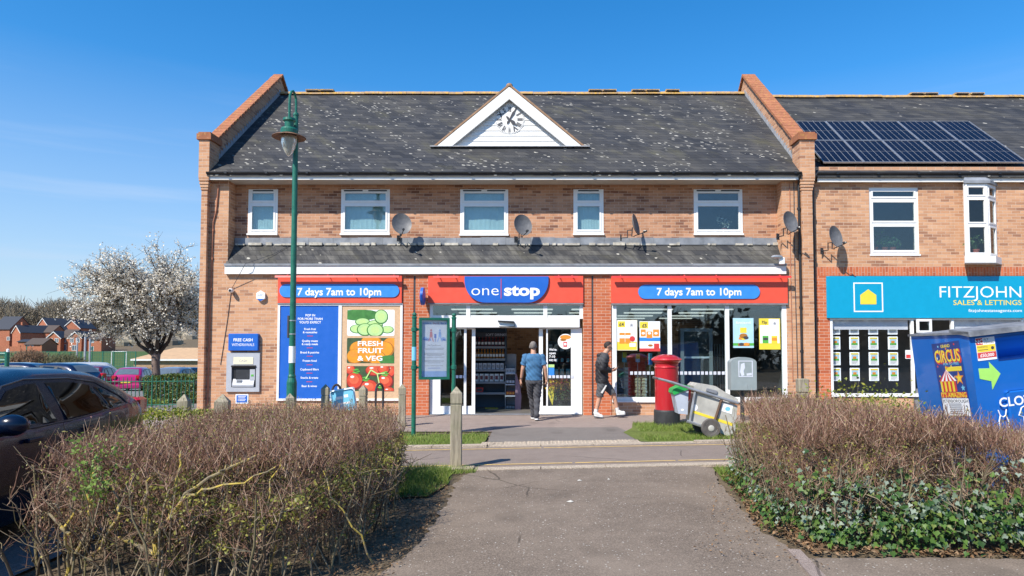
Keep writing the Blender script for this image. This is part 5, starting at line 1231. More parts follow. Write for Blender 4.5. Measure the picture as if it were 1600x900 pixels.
t, x0, x1, z0, z1, y = poster('light blue food poster in the right window pane', 1145, 1177, 497, 543.5, 'cyan_print'); u = x1 - x0
plain('sky_print', (0.42, 0.66, 0.80), 0.5, var=0.05); t.children[0].data.materials[0] = MATS['sky_print']
mb = MB(); rects(mb, x0, x1, z0, z1, y, [(.0, 1, .84, .93, 6), (.34, .66, .32, .50, 0), (.24, .80, .84, .94, 10)]); mb.text('limited', x0 + u * .5, z1 - (z1 - z0) * .15, y - .004, .07, 1, bold=.01, width=u * .7)
for a, b, r, m in ((.5, .60, .20, 10), (.38, .68, .12, 2), (.62, .66, .13, 4), (.5, .70, .10, 0), (.4, .88, .12, 4), (.64, .88, .13, 2)): clipdisc(mb, x0 + u * a, z1 - (z1 - z0) * b, u * r, u * r * .6, y - .004 - a * .001, m, (x0, x1, z0, z1))
mb.build('artwork', PAL, t, world=True)
t, x0, x1, z0, z1, y = poster('yellow edged offer poster with two tubs in the right window pane', 1185.5, 1218.5, 497.5, 546, 'yellow'); u = x1 - x0
mb = MB(); rects(mb, x0, x1, z0, z1, y, [(.04, .96, .02, .80, 1), (.04, .46, .02, .22, 0), (.16, .44, .55, .80, 6), (.58, .86, .55, .80, 0), (.14, .46, .52, .56, 1), (.56, .88, .52, .56, 1), (.60, .84, .62, .72, 2), (.19, .41, .62, .70, 4)]); mb.text('75p', x0 + u * .25, z1 - (z1 - z0) * .12, y - .006, .07, 4, bold=.02); star(mb, x0 + u * .74, z1 - (z1 - z0) * .16, u * .1, y - .006, 8); mb.build('artwork', PAL, t, world=True)
# round coffee sticker, opening notice on the door
y = YF + .094; cx, cz, r = X(883.5, y), Z(533.5, y), X(895.5, y) - X(883.5, y)
t = thing('sticker', 'round white and orange sticker on the right door pane', 'sticker', (cx, y, cz)); L = (cx - r, cx + r, cz - r, cz + r)
mb = MB(); mb.disc((cx, 0, cz), r, r, y, 28); clipdisc(mb, cx, cz + r * .55, r * .72, r * .3, y - .001, 1, L); clipdisc(mb, cx - r * .3, cz + r * .2, r * .4, r * .16, y - .0015, 2, L); mb.box(cx - r * .28, cx + r * .22, y - .002, y - .0005, cz - r * .7, cz - r * .05, 3); mb.box(cx - r * .18, cx + r * .12, y - .003, y - .002, cz - r * .5, cz - r * .2, 0)
mb.build('artwork', ['sign_white', 'orange_print', 'amber', 'red_print'], t, world=True)
t = thing('sticker', 'white and blue opening hours notice on the right door pane', 'sticker', (X(864, y), y, Z(560, y)))
mb = MB()
for s_, py in (("We're", 546), ('open', 551.5), ('7-10', 557), ('every day', 562)): mb.text(s_, X(858, y), Z(py, y), y, .06, 0, bold=.03, align='LEFT', maxw=.19)
mb.box(X(857, y), X(866, y), y - .001, y, Z(574, y), Z(569.5, y), 1); mb.box(X(857, y), X(866, y), y - .001, y, Z(587, y), Z(574.5, y), 2); mb.build('print', ['sign_white', 'lightgreen_print', 'pill_blue'], t, world=True)
# property cards in the agency window
yc_ = YW + .16
lamp_mat('lit_acrylic', (0.75, 0.80, 0.85), 0.35)
def card(m):
    t = thing('property_card', 'x', 'property card'); w, h = .19, .29
    mb = MB(); mb.bbox(-w / 2 - .03, w / 2 + .03, .004, .02, -.02, h + .02, .006); mb.build('lit_holder', ['lit_acrylic'], t)
    mb = MB(); mb.box(-w / 2, w / 2, 0, .003, 0, h, 0); mb.box(-w / 2, w / 2, -.002, .0, h * .86, h, 1); mb.box(-w * .42, w * .42, -.002, 0, h * .34, h * .84, 2); mb.box(-w * .42, w * .42, -.004, -.002, h * .34, h * .5, 3); mb.box(-w * .25, w * .2, -.004, -.002, h * .5, h * .7, 4)
    for k in range(3): mb.box(-w * .4, w * (.4 - .12 * k), -.002, 0, h * (.24 - .08 * k), h * (.26 - .08 * k), 5)
    mb.build('print', ['sign_white', 'yellow', 'sky_print', 'green_print', 'orange_print', 'grey_print'], t); return t
rows_ = [(523, 511), (545.5, 527), (570, 551), (590, 575)]; rn = ['top', 'second', 'third', 'bottom']; cn = ['leftmost', 'second', 'third', 'rightmost']; p0 = None
for ri, pb in enumerate((521.5, 545, 569.5, 594)):
    for ci, px in enumerate((1306, 1335.5, 1365.5, 1396)):
        loc = (X(px, yc_, 560), yc_, Z(pb, yc_)); lb = f'backlit property card, {cn[ci]} in the {rn[ri]} row of the agency window'
        if p0 is None: p0 = card(0); p0.location = loc; p0['label'] = lb; p0['group'] = 'property cards in the agency window'; o = p0
        else: o = another(p0, lb, loc)
y = YW + .03; t = thing('sticker', 'small red and white notice at the right of the agency window', 'sticker', (X(1417, y), y, Z(560, y)))
mb = MB(); mb.box(X(1413, y), X(1421.5, y), y, y + .003, Z(560.5, y), Z(547, y), 0); mb.box(X(1414, y), X(1421, y), y - .002, y, Z(559.5, y), Z(554, y), 1); mb.build('paper', ['sign_white', 'red_print'], t, world=True)
# plants on the sills of the upper windows
leafy('house_leaf', [(.06, .14, .04), (.12, .22, .08), (.20, .26, .12)], .3); plain('pot_red', (0.36, 0.09, 0.06), 0.6)
def pot_plant(label, loc, h, n, spread, dry=False):
    t = thing('potted_plant', label, 'plant', loc); mb = MB(); mb.lathe([(.055, 0), (.075, .12), (.082, .12), (.082, .14)], n=12); mb.build('pot', ['pot_red'], t)
    P = np.zeros((n, 3)) + [0, 0, .13]; D = RNG.normal(size=(n, 3)) * [spread, spread * .5, .2] + [0, 0, 1]; V, Fq, tips = twigs(P, D, RNG.uniform(.5, 1, n) * h, .004, .002); C = np.repeat(tips, 9, 0) + RNG.normal(size=(n * 9, 3)) * .04; V2, F2 = leaves(C, .07, .5); V, Fq, M = stack([(V, Fq, 0), (V2, F2, 1)])
    link_mesh('foliage', fast_mesh('foliage', V, Fq, ['stem_leaf', 'dried_flower' if dry else 'house_leaf'], M), t); return t
leafy('dried_flower', [(.6, .56, .42), (.5, .44, .3), (.66, .63, .55)], .2)
yy = YW + .24
for k, (px, lb, h, n, s_) in enumerate(((1367, 'tall leggy plant in red pot, leftmost in the tall window', .42, 7, .35), (1383, 'bushy plant in red pot in the middle of the tall window', .26, 12, .6), (1395, 'low spreading plant in red pot, rightmost in the tall window', .22, 12, .8))): pot_plant(lb, (X(px, yy, 390), yy, RW[2] + .065), h, n, s_)
pot_plant('leafy plant in red pot standing in the oriel window', (X(1525, YW - .1, 390), YW - .10, za - .02), .35, 9, .5)
pot_plant('dried white flowers in a red pot in the right upper window', (X(1132, YU + .2, 355), YU + .20, W[4][2] + .03), .25, 10, .7, True)

# ------------------------------------------------------------------ street furniture
# lamp post
ly = 14.0; lb_ = at(456.5, 560, ly); lx = lb_.x
LZ = lambda p: Z(p, ly)
t = thing('street_lamp', 'tall green lamp post with swan neck and hanging lantern', 'street lamp', (lx, ly, 0))
mb = MB(); mb.lathe([(.115, 0), (.115, .08), (.10, .10), (.10, LZ(597)), (.075, LZ(590)), (.082, LZ(588)), (.066, LZ(585))], n=16); mb.build('base', ['lamp_green'], t)
mb = MB(); mb.tube([(0, 0, LZ(588)), (0, 0, 3.2), (0, 0, LZ(177))], [.064, .058, .050], 14); mb.lathe([(.058, LZ(181)), (.06, LZ(179)), (.04, LZ(176))], n=12); mb.build('column', ['lamp_green'], t, smooth=False)
ox, oy = -.055, -.22
mb = MB(); P = [(0, 0, LZ(180)), (0, 0, LZ(165)), (-.002, -.01, LZ(155)), (-.014, -.055, LZ(148)), (-.028, -.11, LZ(145.5)), (-.041, -.165, LZ(148)), (-.053, -.21, LZ(155)), (ox, oy, LZ(166)), (ox, oy, LZ(192))]; mb.tube(P, .026, 8); mb.build('swan_neck', ['lamp_green'], t)
lz = LZ(191)
mb = MB(); mb.lathe([(.04, .02), (.12, .0), (.125, -.05), (.095, -.075), (.085, -.19), (.15, -.205), (.17, -.24), (.165, -.315), (.15, -.33)], (ox, oy, lz), 24); mb.build('lantern_head', ['lamp_green'], t)
plain('rusty_rim', (0.19, 0.10, 0.06), 0.7, var=0.4)
mb = MB(); mb.lathe([(.14, -.315), (.33, -.385), (.335, -.395), (.18, -.345), (.14, -.34)], (ox, oy, lz), 28); mb.build('brim', ['rusty_rim'], t)
q = NT('lantern_glass'); q.base((0.62, 0.62, 0.55)); q.set(q.b, Roughness=0.25); q.b.inputs['Transmission Weight'].default_value = 0.55
mb = MB(); mb.lathe([(.155, -.36), (.158, -.42), (.15, -.50), (.125, -.60), (.08, -.70), (.035, -.765), (.005, -.785)], (ox, oy, lz), 24); mb.build('lantern_bowl', ['lantern_glass'], t, smooth=True)
mb = MB(); mb.tube([(0, 0, LZ(567)), (0, 0, LZ(541))], .067, 14); mb.build('number_band', ['sign_white'], t)
mb = MB(); mb.bbox(-.105, -.066, -.03, .05, LZ(528), LZ(493), .006); mb.build('strapped_box', ['dark_print'], t)
mb = MB()
for p in (501, 522): mb.lathe([(.066, -.012), (.066, .012)], (0, 0, LZ(p)), 14)
mb.build('steel_strap', ['aluminium'], t)

# notice board
a, b = gnd(646.5, 681), gnd(709, 690); b = Vector((at(709, 560, 13.15).x, 13.15, 0)); a = Vector((at(647, 560, 12.9).x, 12.9, 0))
t = thing('notice_board', 'green two-post notice board with a white poster', 'notice board', ((a.x + b.x) / 2, (a.y + b.y) / 2, 0), math.atan2(b.y - a.y, b.x - a.x))
hw = (b - a).length / 2
for s_ in (-1, 1):
    mb = MB(); zt2 = Z(497, 13); mb.tube([(s_ * hw, 0, 0), (s_ * hw, 0, zt2)], .042, 12); mb.build('post', ['lamp_green'], t)
    mb = MB()
    mb.lathe([(.05, -.01), (.052, .02), (.03, .035), (.048, .06), (.03, .095), (.005, .105)], (s_ * hw, 0, zt2), 12); mb.build('finial', ['lamp_green'], t)
    mb = MB()
    for p in (515, 574): mb.lathe([(.042, -.04), (.058, -.035), (.058, .035), (.042, .04)], (s_ * hw, 0, Z(p, 13)), 12); mb.box(s_ * hw - s_ * .045, s_ * hw - s_ * .09, -.02, .02, Z(p, 13) - .02, Z(p, 13) + .02)
    mb.build('clamp', ['lamp_green'], t)
mb = MB(); mb.lathe([(.0445, Z(563, 13)), (.0445, Z(542, 13))], (-hw, 0, 0), 12); mb.build('sticker_band', ['cyan_print'], t)
z0, z1 = Z(593, 13), Z(496.5, 13); fx = hw - .09
mb = MB(); bars(mb, -fx, fx, z0, z1, -.05, .045, .09); mb.box(-fx + .045, fx - .045, .0, .03, z0 + .045, z1 - .045); mb.build('frame', ['lamp_green'], t)
px0_, px1_, pz0, pz1 = -fx + .05, fx - .05, z0 + .05, z1 - .05; W_, H_ = px1_ - px0_, pz1 - pz0
plain('poster_paper', (0.66, 0.70, 0.80), 0.35, var=0.04); plain('print_blue', (0.16, 0.24, 0.58), 0.5, var=0.1); plain('print_skyblue', (0.34, 0.48, 0.78), 0.5, var=0.1); plain('print_pink', (0.60, 0.28, 0.32), 0.5)
mb = MB(); mb.box(px0_, px1_, -.008, -.001, pz0, pz1, 0); yy = -.0085
mb.box(px0_, px1_, yy - .0005, yy, pz0, pz0 + H_ * .10, 2)
for s_, cx_, m, w_ in (('Scoop it,', -.29, 1, .34), ('Bag it,', .07, 3, .26), ('Bin it', .36, 1, .22)): mb.text(s_, cx_ * W_, pz1 - H_ * .045, yy, H_ * .036, m, width=w_ * W_, bold=.02, depth=.001)
for cx_, r_ in ((-.36, .13), (-.22, .10), (.36, .12)): mb.disc((cx_ * W_, 0, pz1 - H_ * .36), r_ * W_, r_ * W_ * 1.2, yy - .0005, 16, 2, 0, math.pi); mb.disc((cx_ * W_ + .01, 0, pz1 - H_ * .36), r_ * W_ * .55, r_ * W_ * .6, yy - .001, 16, 1, 0, math.pi)
def stick(cx_, m):                                     # the two walkers on the poster: plain figures
    mb.disc((cx_, 0, pz1 - H_ * .175), .018, .022, yy - .001, 10, m); mb.prism([(cx_ - .03, pz1 - H_ * .29), (cx_ + .03, pz1 - H_ * .29), (cx_ + .02, pz1 - H_ * .20), (cx_ - .02, pz1 - H_ * .20)], 'y', yy - .001, yy, m)
    for s_ in (-1, 1): mb.prism([(cx_ + s_ * .012 - .009, pz1 - H_ * .29), (cx_ + s_ * .045 - .009, pz1 - H_ * .375), (cx_ + s_ * .045 + .009, pz1 - H_ * .375), (cx_ + s_ * .012 + .009, pz1 - H_ * .29)], 'y', yy - .0012, yy, m)
stick(-.13 * W_, 3); stick(.22 * W_, 2)
mb.box(.04 * W_ - .02, .04 * W_ + .02, yy - .001, yy, pz1 - H_ * .31, pz1 - H_ * .24, 1); mb.box(.04 * W_ - .005, .04 * W_ + .005, yy - .001, yy, pz1 - H_ * .38, pz1 - H_ * .31, 1)
mb.text('Did You Know?', 0, pz1 - H_ * .44, yy, .03, 4, bold=.01, depth=.001)
for k, (w_, p) in enumerate(((.8, .49), (.74, .51), (.78, .58), (.8, .60), (.6, .62), (.82, .65), (.78, .71), (.8, .73), (.5, .75))): mb.box(-w_ * W_ / 2, w_ * W_ / 2, yy - .0005, yy, pz1 - H_ * (p + .006), pz1 - H_ * p, 4)
mb.text('Love where you live', 0, pz1 - H_ * .80, yy, .022, 4, bold=.01, depth=.001, width=W_ * .7); mb.box(-W_ * .25, W_ * .25, yy - .0005, yy, pz1 - H_ * .85, pz1 - H_ * .842, 1)
mb.build('poster', ['poster_paper', 'print_blue', 'print_skyblue', 'print_pink', 'grey_print'], t)
mb = MB(); mb.box(px0_, px1_, -.035, -.031, pz0, pz1); mb.build('glazing', ['clear_glass'], t)

# weathered wooden posts
def wpost(h, w, flat=False):
    t = thing('wooden_post', 'x', 'bollard', group='weathered wooden posts along the road')
    mb = MB(); r = w / 2
    mb.bbox(-r, r, -r, r, 0, h - .24, .008); mb.bbox(-r + .012, r - .012, -r + .012, r - .012, h - .241, h - .225, .002)
    j = .006
    if flat: mb.bbox(-r, r, -r, r, h - .225, h, .012)
    else:
        mb.add([(-r, -r, h - .225), (r, -r, h - .225), (r, r, h - .225), (-r, r, h - .225), (-r, -r, h - .09), (r, -r, h - .085), (r, r, h - .09), (-r, r, h - .095), (j, 0, h), (-j, 0, h)],
               [(3, 2, 1, 0), (0, 1, 5, 4), (1, 2, 6, 5), (2, 3, 7, 6), (3, 0, 4, 7), (4, 5, 8, 9), (5, 6, 8), (6, 7, 9, 8), (7, 4, 9)])
    mb.build('timber', ['weathered_wood'], t); return t
p = gnd(712.5, 732)
o = wpost(p.y * (549 - 604) / -F * -1 * 0 + 1.6 - (604 - HZ) * p.y / F, .155); o.location = p; o.rotation_euler[2] = R(4); o['label'] = 'nearest wooden post with pointed top, standing at the left edge of the path'
for px, y, h, w_, rz, lb in ((348, 8.5, 1.07, .16, 12, 'wooden post with pointed top in front of the brick wall, below the cash machine'), (288, 9.1, 1.03, .135, 5, 'wooden post with grooved top before the clipped green hedge'), (508.5, 14.6, .90, .15, 3, 'wooden post in front of the blue poster, right of the lamp post'), (567.5, 14.6, .88, .15, -5, 'wooden post in front of the tomato picture'), (628.5, 14.7, .90, .15, 8, 'wooden post left of the notice board against the brick pilaster'), (453, 13.4, .78, .16, 20, 'wooden post right in front of the foot of the lamp post')):
    q = wpost(h, w_); q.location = (at(px, 620, y).x, y, 0); q.rotation_euler[2] = R(rz); q['label'] = lb
q = wpost(1.15, .165, True); q.location = (at(1253.5, 600, 11.3).x, 11.3, 0); q['label'] = 'flat topped mossy post under the drainpipe behind the right hedge'

# pillar box
pb = at(1042, 640, 14.95); rx_ = 18.3 * 14.95 / F
red = metal_paint('pillar_red', (0.50, 0.012, 0.02), 0.42); red_b = plain('base_black', (0.03, 0.03, 0.032), 0.6, var=0.4, bump=.2)
t = thing('post_box', 'round red pillar box with black base on the grass', 'post box', (pb.x, 14.95, .0))
mb = MB(); mb.lathe([(rx_ * 1.1, 0), (rx_ * 1.1, .30), (rx_ * 1.06, .335), (rx_ * .9, .336)], n=40); mb.build('plinth', ['base_black'], t, smooth=False)
mb = MB(); mb.lathe([(rx_, .335), (rx_, 1.235), (rx_ * 1.03, 1.24), (rx_ * 1.05, 1.255), (rx_ * 1.03, 1.27), (rx_ * .985, 1.28), (rx_ * .985, 1.32), (rx_ * 1.02, 1.33)], n=40); mb.build('body', ['pillar_red'], t)
mb = MB(); mb.lathe([(rx_ * .95, 1.325), (rx_ * 1.08, 1.345), (rx_ * 1.14, 1.375), (rx_ * 1.24, 1.395), (rx_ * 1.26, 1.42), (rx_ * 1.22, 1.44), (rx_ * 1.05, 1.475), (rx_ * .7, 1.515), (rx_ * .3, 1.535), (.01, 1.54)], n=40)
for k in range(44): a = 2 * math.pi * k / 44; mb.ball((rx_ * 1.235 * math.cos(a), rx_ * 1.235 * math.sin(a), 1.425), .014, 5)
mb.build('cap', ['pillar_red'], t)
mb = MB(); mb.box(-.16, .16, rx_ * .92, rx_ + .012, .5, 1.2); mb.build('collection_door', ['pillar_red'], t)

# grey pouch box on a pole, in front of the right window pane
py_ = 15.9; c = at(1159.5, 600, py_)
t = thing('pouch_box', 'grey arched-top storage box on a dark pole before the right window', 'storage box', (c.x, py_, 0))
bx, bz0, bz1 = 19.8 * py_ / F, Z(609, py_), Z(558, py_)
plain('pouch_grey', (0.27, 0.31, 0.32), 0.5, var=0.08)
P = [(-bx, bz0), (bx, bz0), (bx, bz1 - .12)] + [(bx * math.cos(a), bz1 - .12 + .12 * math.sin(a)) for a in np.linspace(.2, math.pi - .2, 10)] + [(-bx, bz1 - .12)]
mb = MB(); mb.prism(P, 'y', -.15, .15); mb.build('cabinet', ['pouch_grey'], t)
mb = MB(); mb.tube([(0, 0, 0), (0, 0, bz0 + .01)], .05, 10); mb.build('pole', ['dark_steel'], t)
mb = MB(); bars(mb, -bx * .42, bx * .70, bz0 + .30, bz1 - .08, -.155, .02, .004)
P = [(-.30, .42), (-.22, .60), (.05, .63), (.10, .52), (-.02, .44), (.04, .34), (-.18, .32)]; mb.add([(bx * u_, -.1535, bz0 + v_) for u_, v_ in P], [tuple(range(len(P) - 1, -1, -1))])
P = [(.22, .33), (.20, .38), (.60, .40), (.62, .34)]; mb.add([(bx * u_, -.1535, bz0 + v_) for u_, v_ in P], [tuple(range(len(P) - 1, -1, -1))])
mb.build('torn_notice', ['pale_print'], t)

# street sweeper's barrow
cy_ = 13.0
def C2(px, py, y=cy_): v = at(px, py, y); return (v.x, v.z)
plain('barrow_grey', (0.42, 0.41, 0.37), 0.55, var=0.22, scale=5, bump=.1); plain('tyre', (0.10, 0.09, 0.085), 0.9, var=0.35, scale=9); plain('bin_green', (0.02, 0.33, 0.07), 0.45, var=0.1); plain('bin_pale', (0.42, 0.46, 0.54), 0.4, var=0.08)
w0 = at(1103, 680, cy_)
t = thing('sweeper_barrow', 'tilted grey street cleaning barrow with yellow stripe beside the pillar box', 'barrow', (w0.x, cy_, 0))
dpt = .27
mb = MB(); mb.prism([C2(*p) for p in ((1076, 657), (1132, 679), (1142, 672), (1146, 632), (1083, 611))], 'y', cy_ - dpt, cy_ + dpt); mb.build('tub', ['barrow_grey'], t, world=True)
mb = MB(); mb.prism([C2(*p) for p in ((1080, 609), (1142, 629), (1147, 622), (1128, 612), (1112, 602), (1084, 597.5), (1079, 602))], 'y', cy_ - dpt - .02, cy_ + dpt + .02); mb.build('lid', ['barrow_grey'], t, world=True)
mb = MB(); mb.prism([C2(*p) for p in ((1098, 605), (1114, 609), (1113, 614), (1097, 609))], 'y', cy_ - dpt - .05, cy_ - dpt - .02); mb.build('lid_latch', ['galvanised'], t, world=True)
mb = MB(); mb.prism([C2(*p) for p in ((1077.5, 639), (1077, 643), (1138, 663.5), (1139, 659))], 'y', cy_ - dpt - .004, cy_ - dpt - .001); mb.build('stripe', ['yellow'], t, world=True)
for s_ in (-1, 1):
    mb = MB(); y = cy_ + s_ * (dpt + .045); P = [C2(*p) for p in ((1024, 590.5), (1045, 596), (1080, 608), (1146, 628))]; mb.tube([(p[0], y, p[1]) for p in P], [.022, .022, .026, .026], 8); mb.build('handle', ['galvanised'], t, world=True)
mb = MB(); a = C2(1025, 591); mb.tube([(a[0], cy_ - dpt - .045, a[1]), (a[0], cy_ + dpt + .045, a[1])], .02, 8); mb.build('handle', ['dark_steel'], t, world=True, label='dark cross grip')
plain('rust', (0.12, 0.07, 0.045), 0.8, var=0.4)
for p, q, m in (((1080.5, 611), (1072.5, 657), 'galvanised'), ((1121, 622), (1110, 657), 'rust')):
    mb = MB(); p, q = C2(*p), C2(*q); mb.tube([(p[0], cy_ - dpt - .03, p[1]), (q[0], cy_ - dpt - .03, q[1])], .026, 6); mb.build('strut', [m], t, world=True)
mb = MB(); p, q = C2(1068, 655.5), C2(1100, 666); mb.tube([(p[0], cy_ - dpt - .03, p[1]), (q[0], cy_ - dpt - .03, q[1])], .03, 6); mb.build('chassis_bar', ['galvanised'], t, world=True)
for s_ in (-1, 1):
    hub = C2(1103, 665.5); rw = hub[1] - .012; y = cy_ + s_ * (dpt + .10)
    mb = MB(); mb.lathe([(rw * .62, -.04), (rw * .93, -.045), (rw, -.02), (rw, .02), (rw * .93, .045), (rw * .62, .04)], (hub[0], y, hub[1]), 28, 0, 'y'); wh = mb.build('wheel', ['tyre'], t, world=True)
    mb = MB(); mb.lathe([(.03, -.055), (rw * .3, -.05), (rw * .36, -.025), (rw * .6, -.022), (rw * .63, -.045), (rw * .63, .045), (.03, .045)], (hub[0], y, hub[1]), 24, 0, 'y')
    for k in range(8): a = 2 * math.pi * k / 8; mb.box(hub[0] + rw * .47 * math.cos(a) - .014, hub[0] + rw * .47 * math.cos(a) + .014, y - .029, y - .02, hub[1] + rw * .47 * math.sin(a) - .014, hub[1] + rw * .47 * math.sin(a) + .014, 1)
    mb.build('wheel_rim', ['barrow_grey', 'dark_steel'], wh, world=True)
mb = MB(); hub = C2(1103, 666); mb.tube([(hub[0], cy_ - dpt - .1, hub[1]), (hub[0], cy_ + dpt + .1, hub[1])], .02, 8); mb.build('axle', ['dark_steel'], t, world=True)
mb = MB(); mb.prism([C2(*p) for p in ((1050.5, 614), (1072.5, 606), (1071, 646.5), (1057, 645))], 'y', cy_ - .19, cy_ + .19); sb = mb.build('litter_bin', ['bin_pale'], t, world=True)
mb = MB(); mb.prism([C2(*p) for p in ((1047.5, 613), (1048.5, 607.5), (1064, 600), (1075, 602.5), (1074, 606.5), (1050, 616))], 'y', cy_ - .21, cy_ + .21); mb.build('bin_lid', ['bin_green'], sb, world=True)
mb = MB(); q = C2(1064, 612); mb.disc((q[0], 0, q[1]), .045, .02, cy_ - .192, 14); q = C2(1063, 639); mb.disc((q[0], 0, q[1]), .03, .02, cy_ - .192, 14, 1); mb.build('badge', ['grey_print', 'sign_white'], sb, world=True)
mb = MB(); mb.prism([C2(*p) for p in ((1073.5, 607), (1078, 608.5), (1077, 622), (1072.5, 628))], 'y', cy_ - .1, cy_ + .06); mb.build('tool_box', ['red_print'], t, world=True)
mb = MB(); q = C2(1131, 637); mb.prism([C2(*p) for p in ((1122, 628), (1139, 631), (1137, 645), (1121, 640))], 'y', cy_ - dpt - .004, cy_ - dpt - .001, 0); mb.disc((q[0], 0, q[1]), .05, .04, cy_ - dpt - .005, 12, 1); mb.disc((C2(1081, 635)[0], 0, C2(1081, 635)[1]), .05, .06, cy_ - dpt - .004, 14, 0); mb.build('sticker', ['sign_white', 'cyan_print'], t, world=True)

# clothes bank
blue = metal_paint('bank_blue', (0.005, 0.155, 0.58), 0.45); plain('bank_roof', (0.20, 0.21, 0.23), 0.6, var=0.5, scale=4); plain('bank_dark', (0.01, 0.03, 0.14), 0.5); plain('lime', (0.36, 0.72, 0.14), 0.5, var=0.06)
BWd, BD, BH = 1.45, 1.06, 1.82; Rb = Matrix.Rotation(R(-6.3), 4, 'Y')
top = at(1511, 522, 7.35); org = top - (Rb @ Vector((0, 0, BH)))
t = thing('clothes_bank', 'leaning blue clothes recycling bank with circus poster on its side', 'clothes bank', org); t.rotation_euler = (0, R(-6.3), R(2))
mb = MB(); hx0, hx1, hz0_, hz1_ = .30, BWd - .12, 1.49, 1.76
holed(mb, .03, BWd - .03, 0, BH, 0, .05, [(hx0, hx1, hz0_, hz1_)]); mb.box(0, .06, -.012, .05, 0, BH - .01); mb.box(BWd - .06, BWd, -.012, .05, 0, BH - .01)
mb.box(0.001, .04, .05, BD, 0, BH - .002); mb.box(BWd - .04, BWd - .001, .05, BD, 0, BH - .002); mb.box(.04, BWd - .04, BD - .04, BD, 0, BH - .002)
mb.build('body', ['bank_blue'], t)
mb = MB(); mb.box(hx0 - .02, hx1 + .02, .25, .27, hz0_ - .1, hz1_ + .05); mb.box(hx0, hx1, .052, .25, hz0_ - .02, hz0_ - .01); mb.prism([(.05, hz1_ + .02), (.05, hz1_ - .02), (.24, hz0_ + .02), (.24, hz0_ + .06)], 'x', hx0 + .02, hx1 - .02); mb.build('chute', ['bank_blue'], t)
mb = MB(); mb.box(-.02, BWd + .03, -.04, BD + .03, BH, BH + .025); mb.prism([(-.06, BH - .03), (-.05, BH + .026), (.28, BH + .06), (.28, BH + .026)], 'x', -.02, BWd + .02); mb.build('roof', ['bank_roof'], t)
mb = MB(); mb.bbox(.32, BWd - .15, -.03, -.001, .35, 1.17, .02); mb.build('access_door', ['bank_blue'], t)
# graphics on the front
mb = MB()
L0 = mb.text('CLOTHES', .22, 1.06, -.031, .10, 0, bold=.02, align='LEFT'); mb.text('& SHOES', .22, .70, -.031, .10, 0, bold=.02, align='LEFT')
mb.build('lettering', ['sign_white'], t)
mb = MB(); mb.prism([(.065, 1.33), (.19, 1.29), (.19, 1.20), (.30, 1.36), (.19, 1.50), (.19, 1.43), (.065, 1.44)], 'y', -.004, -.001); mb.build('arrow', ['lime'], t)
mb = MB(); mb.box(.075, .285, -.005, -.001, 1.52, 1.765, 0); mb.box(.078, .15, -.0065, -.005, 1.69, 1.76, 1); mb.box(.078, .282, -.0065, -.005, 1.61, 1.685, 2); mb.box(.078, .282, -.0065, -.005, 1.545, 1.605, 1)
mb.text('NO', .114, 1.725, -.0066, .045, 0, bold=.02); mb.text('FLY', .19, 1.742, -.0066, .025, 3); mb.text('TIPPING', .216, 1.706, -.0066, .022, 3, maxw=.12); mb.text('£50,000', .18, 1.575, -.0066, .035, 0, bold=.02, maxw=.18); mb.text('WARNING', .14, 1.665, -.0066, .018, 3); mb.box(.09, .2, -.0066, -.006, 1.63, 1.636, 3); mb.ball((.25, -.006, 1.645), (.02, .002, .02), 8, 3)
mb.build('notice', ['sign_white', 'red_print', 'yellow', 'dark_print'], t)
mb = MB(); mb.box(.62, 1.1, -.005, -.001, 1.785, 1.835, 0); mb.text('DANGER', .70, 1.81, -.006, .028, 1, bold=.01, align='LEFT'); mb.ball((.655, -.005, 1.81), (.018, .002, .018), 8, 1); mb.build('warning_label', ['yellow', 'dark_print'], t)
mb = MB()
def outline(P, m=0, r=.006): mb.tube([(p[0], -.032, p[1]) for p in P], r, 5, m)
outline([(.46, .98), (.52, 1.0), (.56, .985), (.60, 1.0), (.66, .98), (.70, .90), (.65, .88), (.65, .72), (.47, .72), (.47, .88), (.42, .90), (.46, .98)])
outline([(.50, .97), (.52, .90), (.60, .90), (.62, .97)]); outline([(.56, .90), (.56, .72)])
outline([(.20, .98), (.215, .92), (.195, .86), (.20, .72)]); outline([(.29, .98), (.275, .92), (.295, .86), (.30, .72)]); outline([(.215, .92), (.245, .90), (.275, .92)])
mb.build('garment_drawing', ['sign_white'], t)
# poster on its side: made flat facing -Y, then turned to face -X
k = MB(); pw, ph = .50, .83
plain('poster_blue', (0.02, 0.05, 0.22), 0.4, var=0.25, scale=12)
k.box(0, pw, -.003, -.001, 0, ph, 0)
k.box(.02, pw - .01, -.0045, -.003, .0, .195, 1); k.text('PETERBOROUGH', pw / 2 + .005, .165, -.0046, .035, 2, width=pw * .9, bold=.015)
k.text('1', .07, .09, -.0046, .07, 2, bold=.02); k.text('12', pw - .075, .09, -.0046, .06, 2, bold=.02); 
for i in range(6): k.box(.14, .36, -.0052, -.0045, .02 + i * .021, .033 + i * .021, 3)
k.text('CIRCUS', pw / 2 + .01, .67, -.0036, .15, 4, width=pw * .95, bold=.04); k.text('CIRCUS', pw / 2, .68, -.0046, .14, 6, width=pw * .90, bold=.02); k.box(.02, .48, -.0032, -.002, .205, .265, 4)
k.text('GRAND', pw / 2, .79, -.0046, .035, 6, bold=.02); k.text('FUN TO FREE', pw / 2 + .05, .585, -.0046, .03, 7, bold=.02, width=pw * .55); k.text("IT'S AMAZING", pw / 2, .235, -.0046, .06, 6, width=pw * .9, bold=.02)
k.box(.20, pw - .03, -.0045, -.003, .50, .55, 6)
for q in range(8): k.prism([(.05 + q * .035, .27), (.085 + q * .035, .27), (.085 + q * .035, .39), (.05 + q * .035, .39)], 'y', -.0052, -.0045, 4 if q % 2 else 6)          # a striped big top
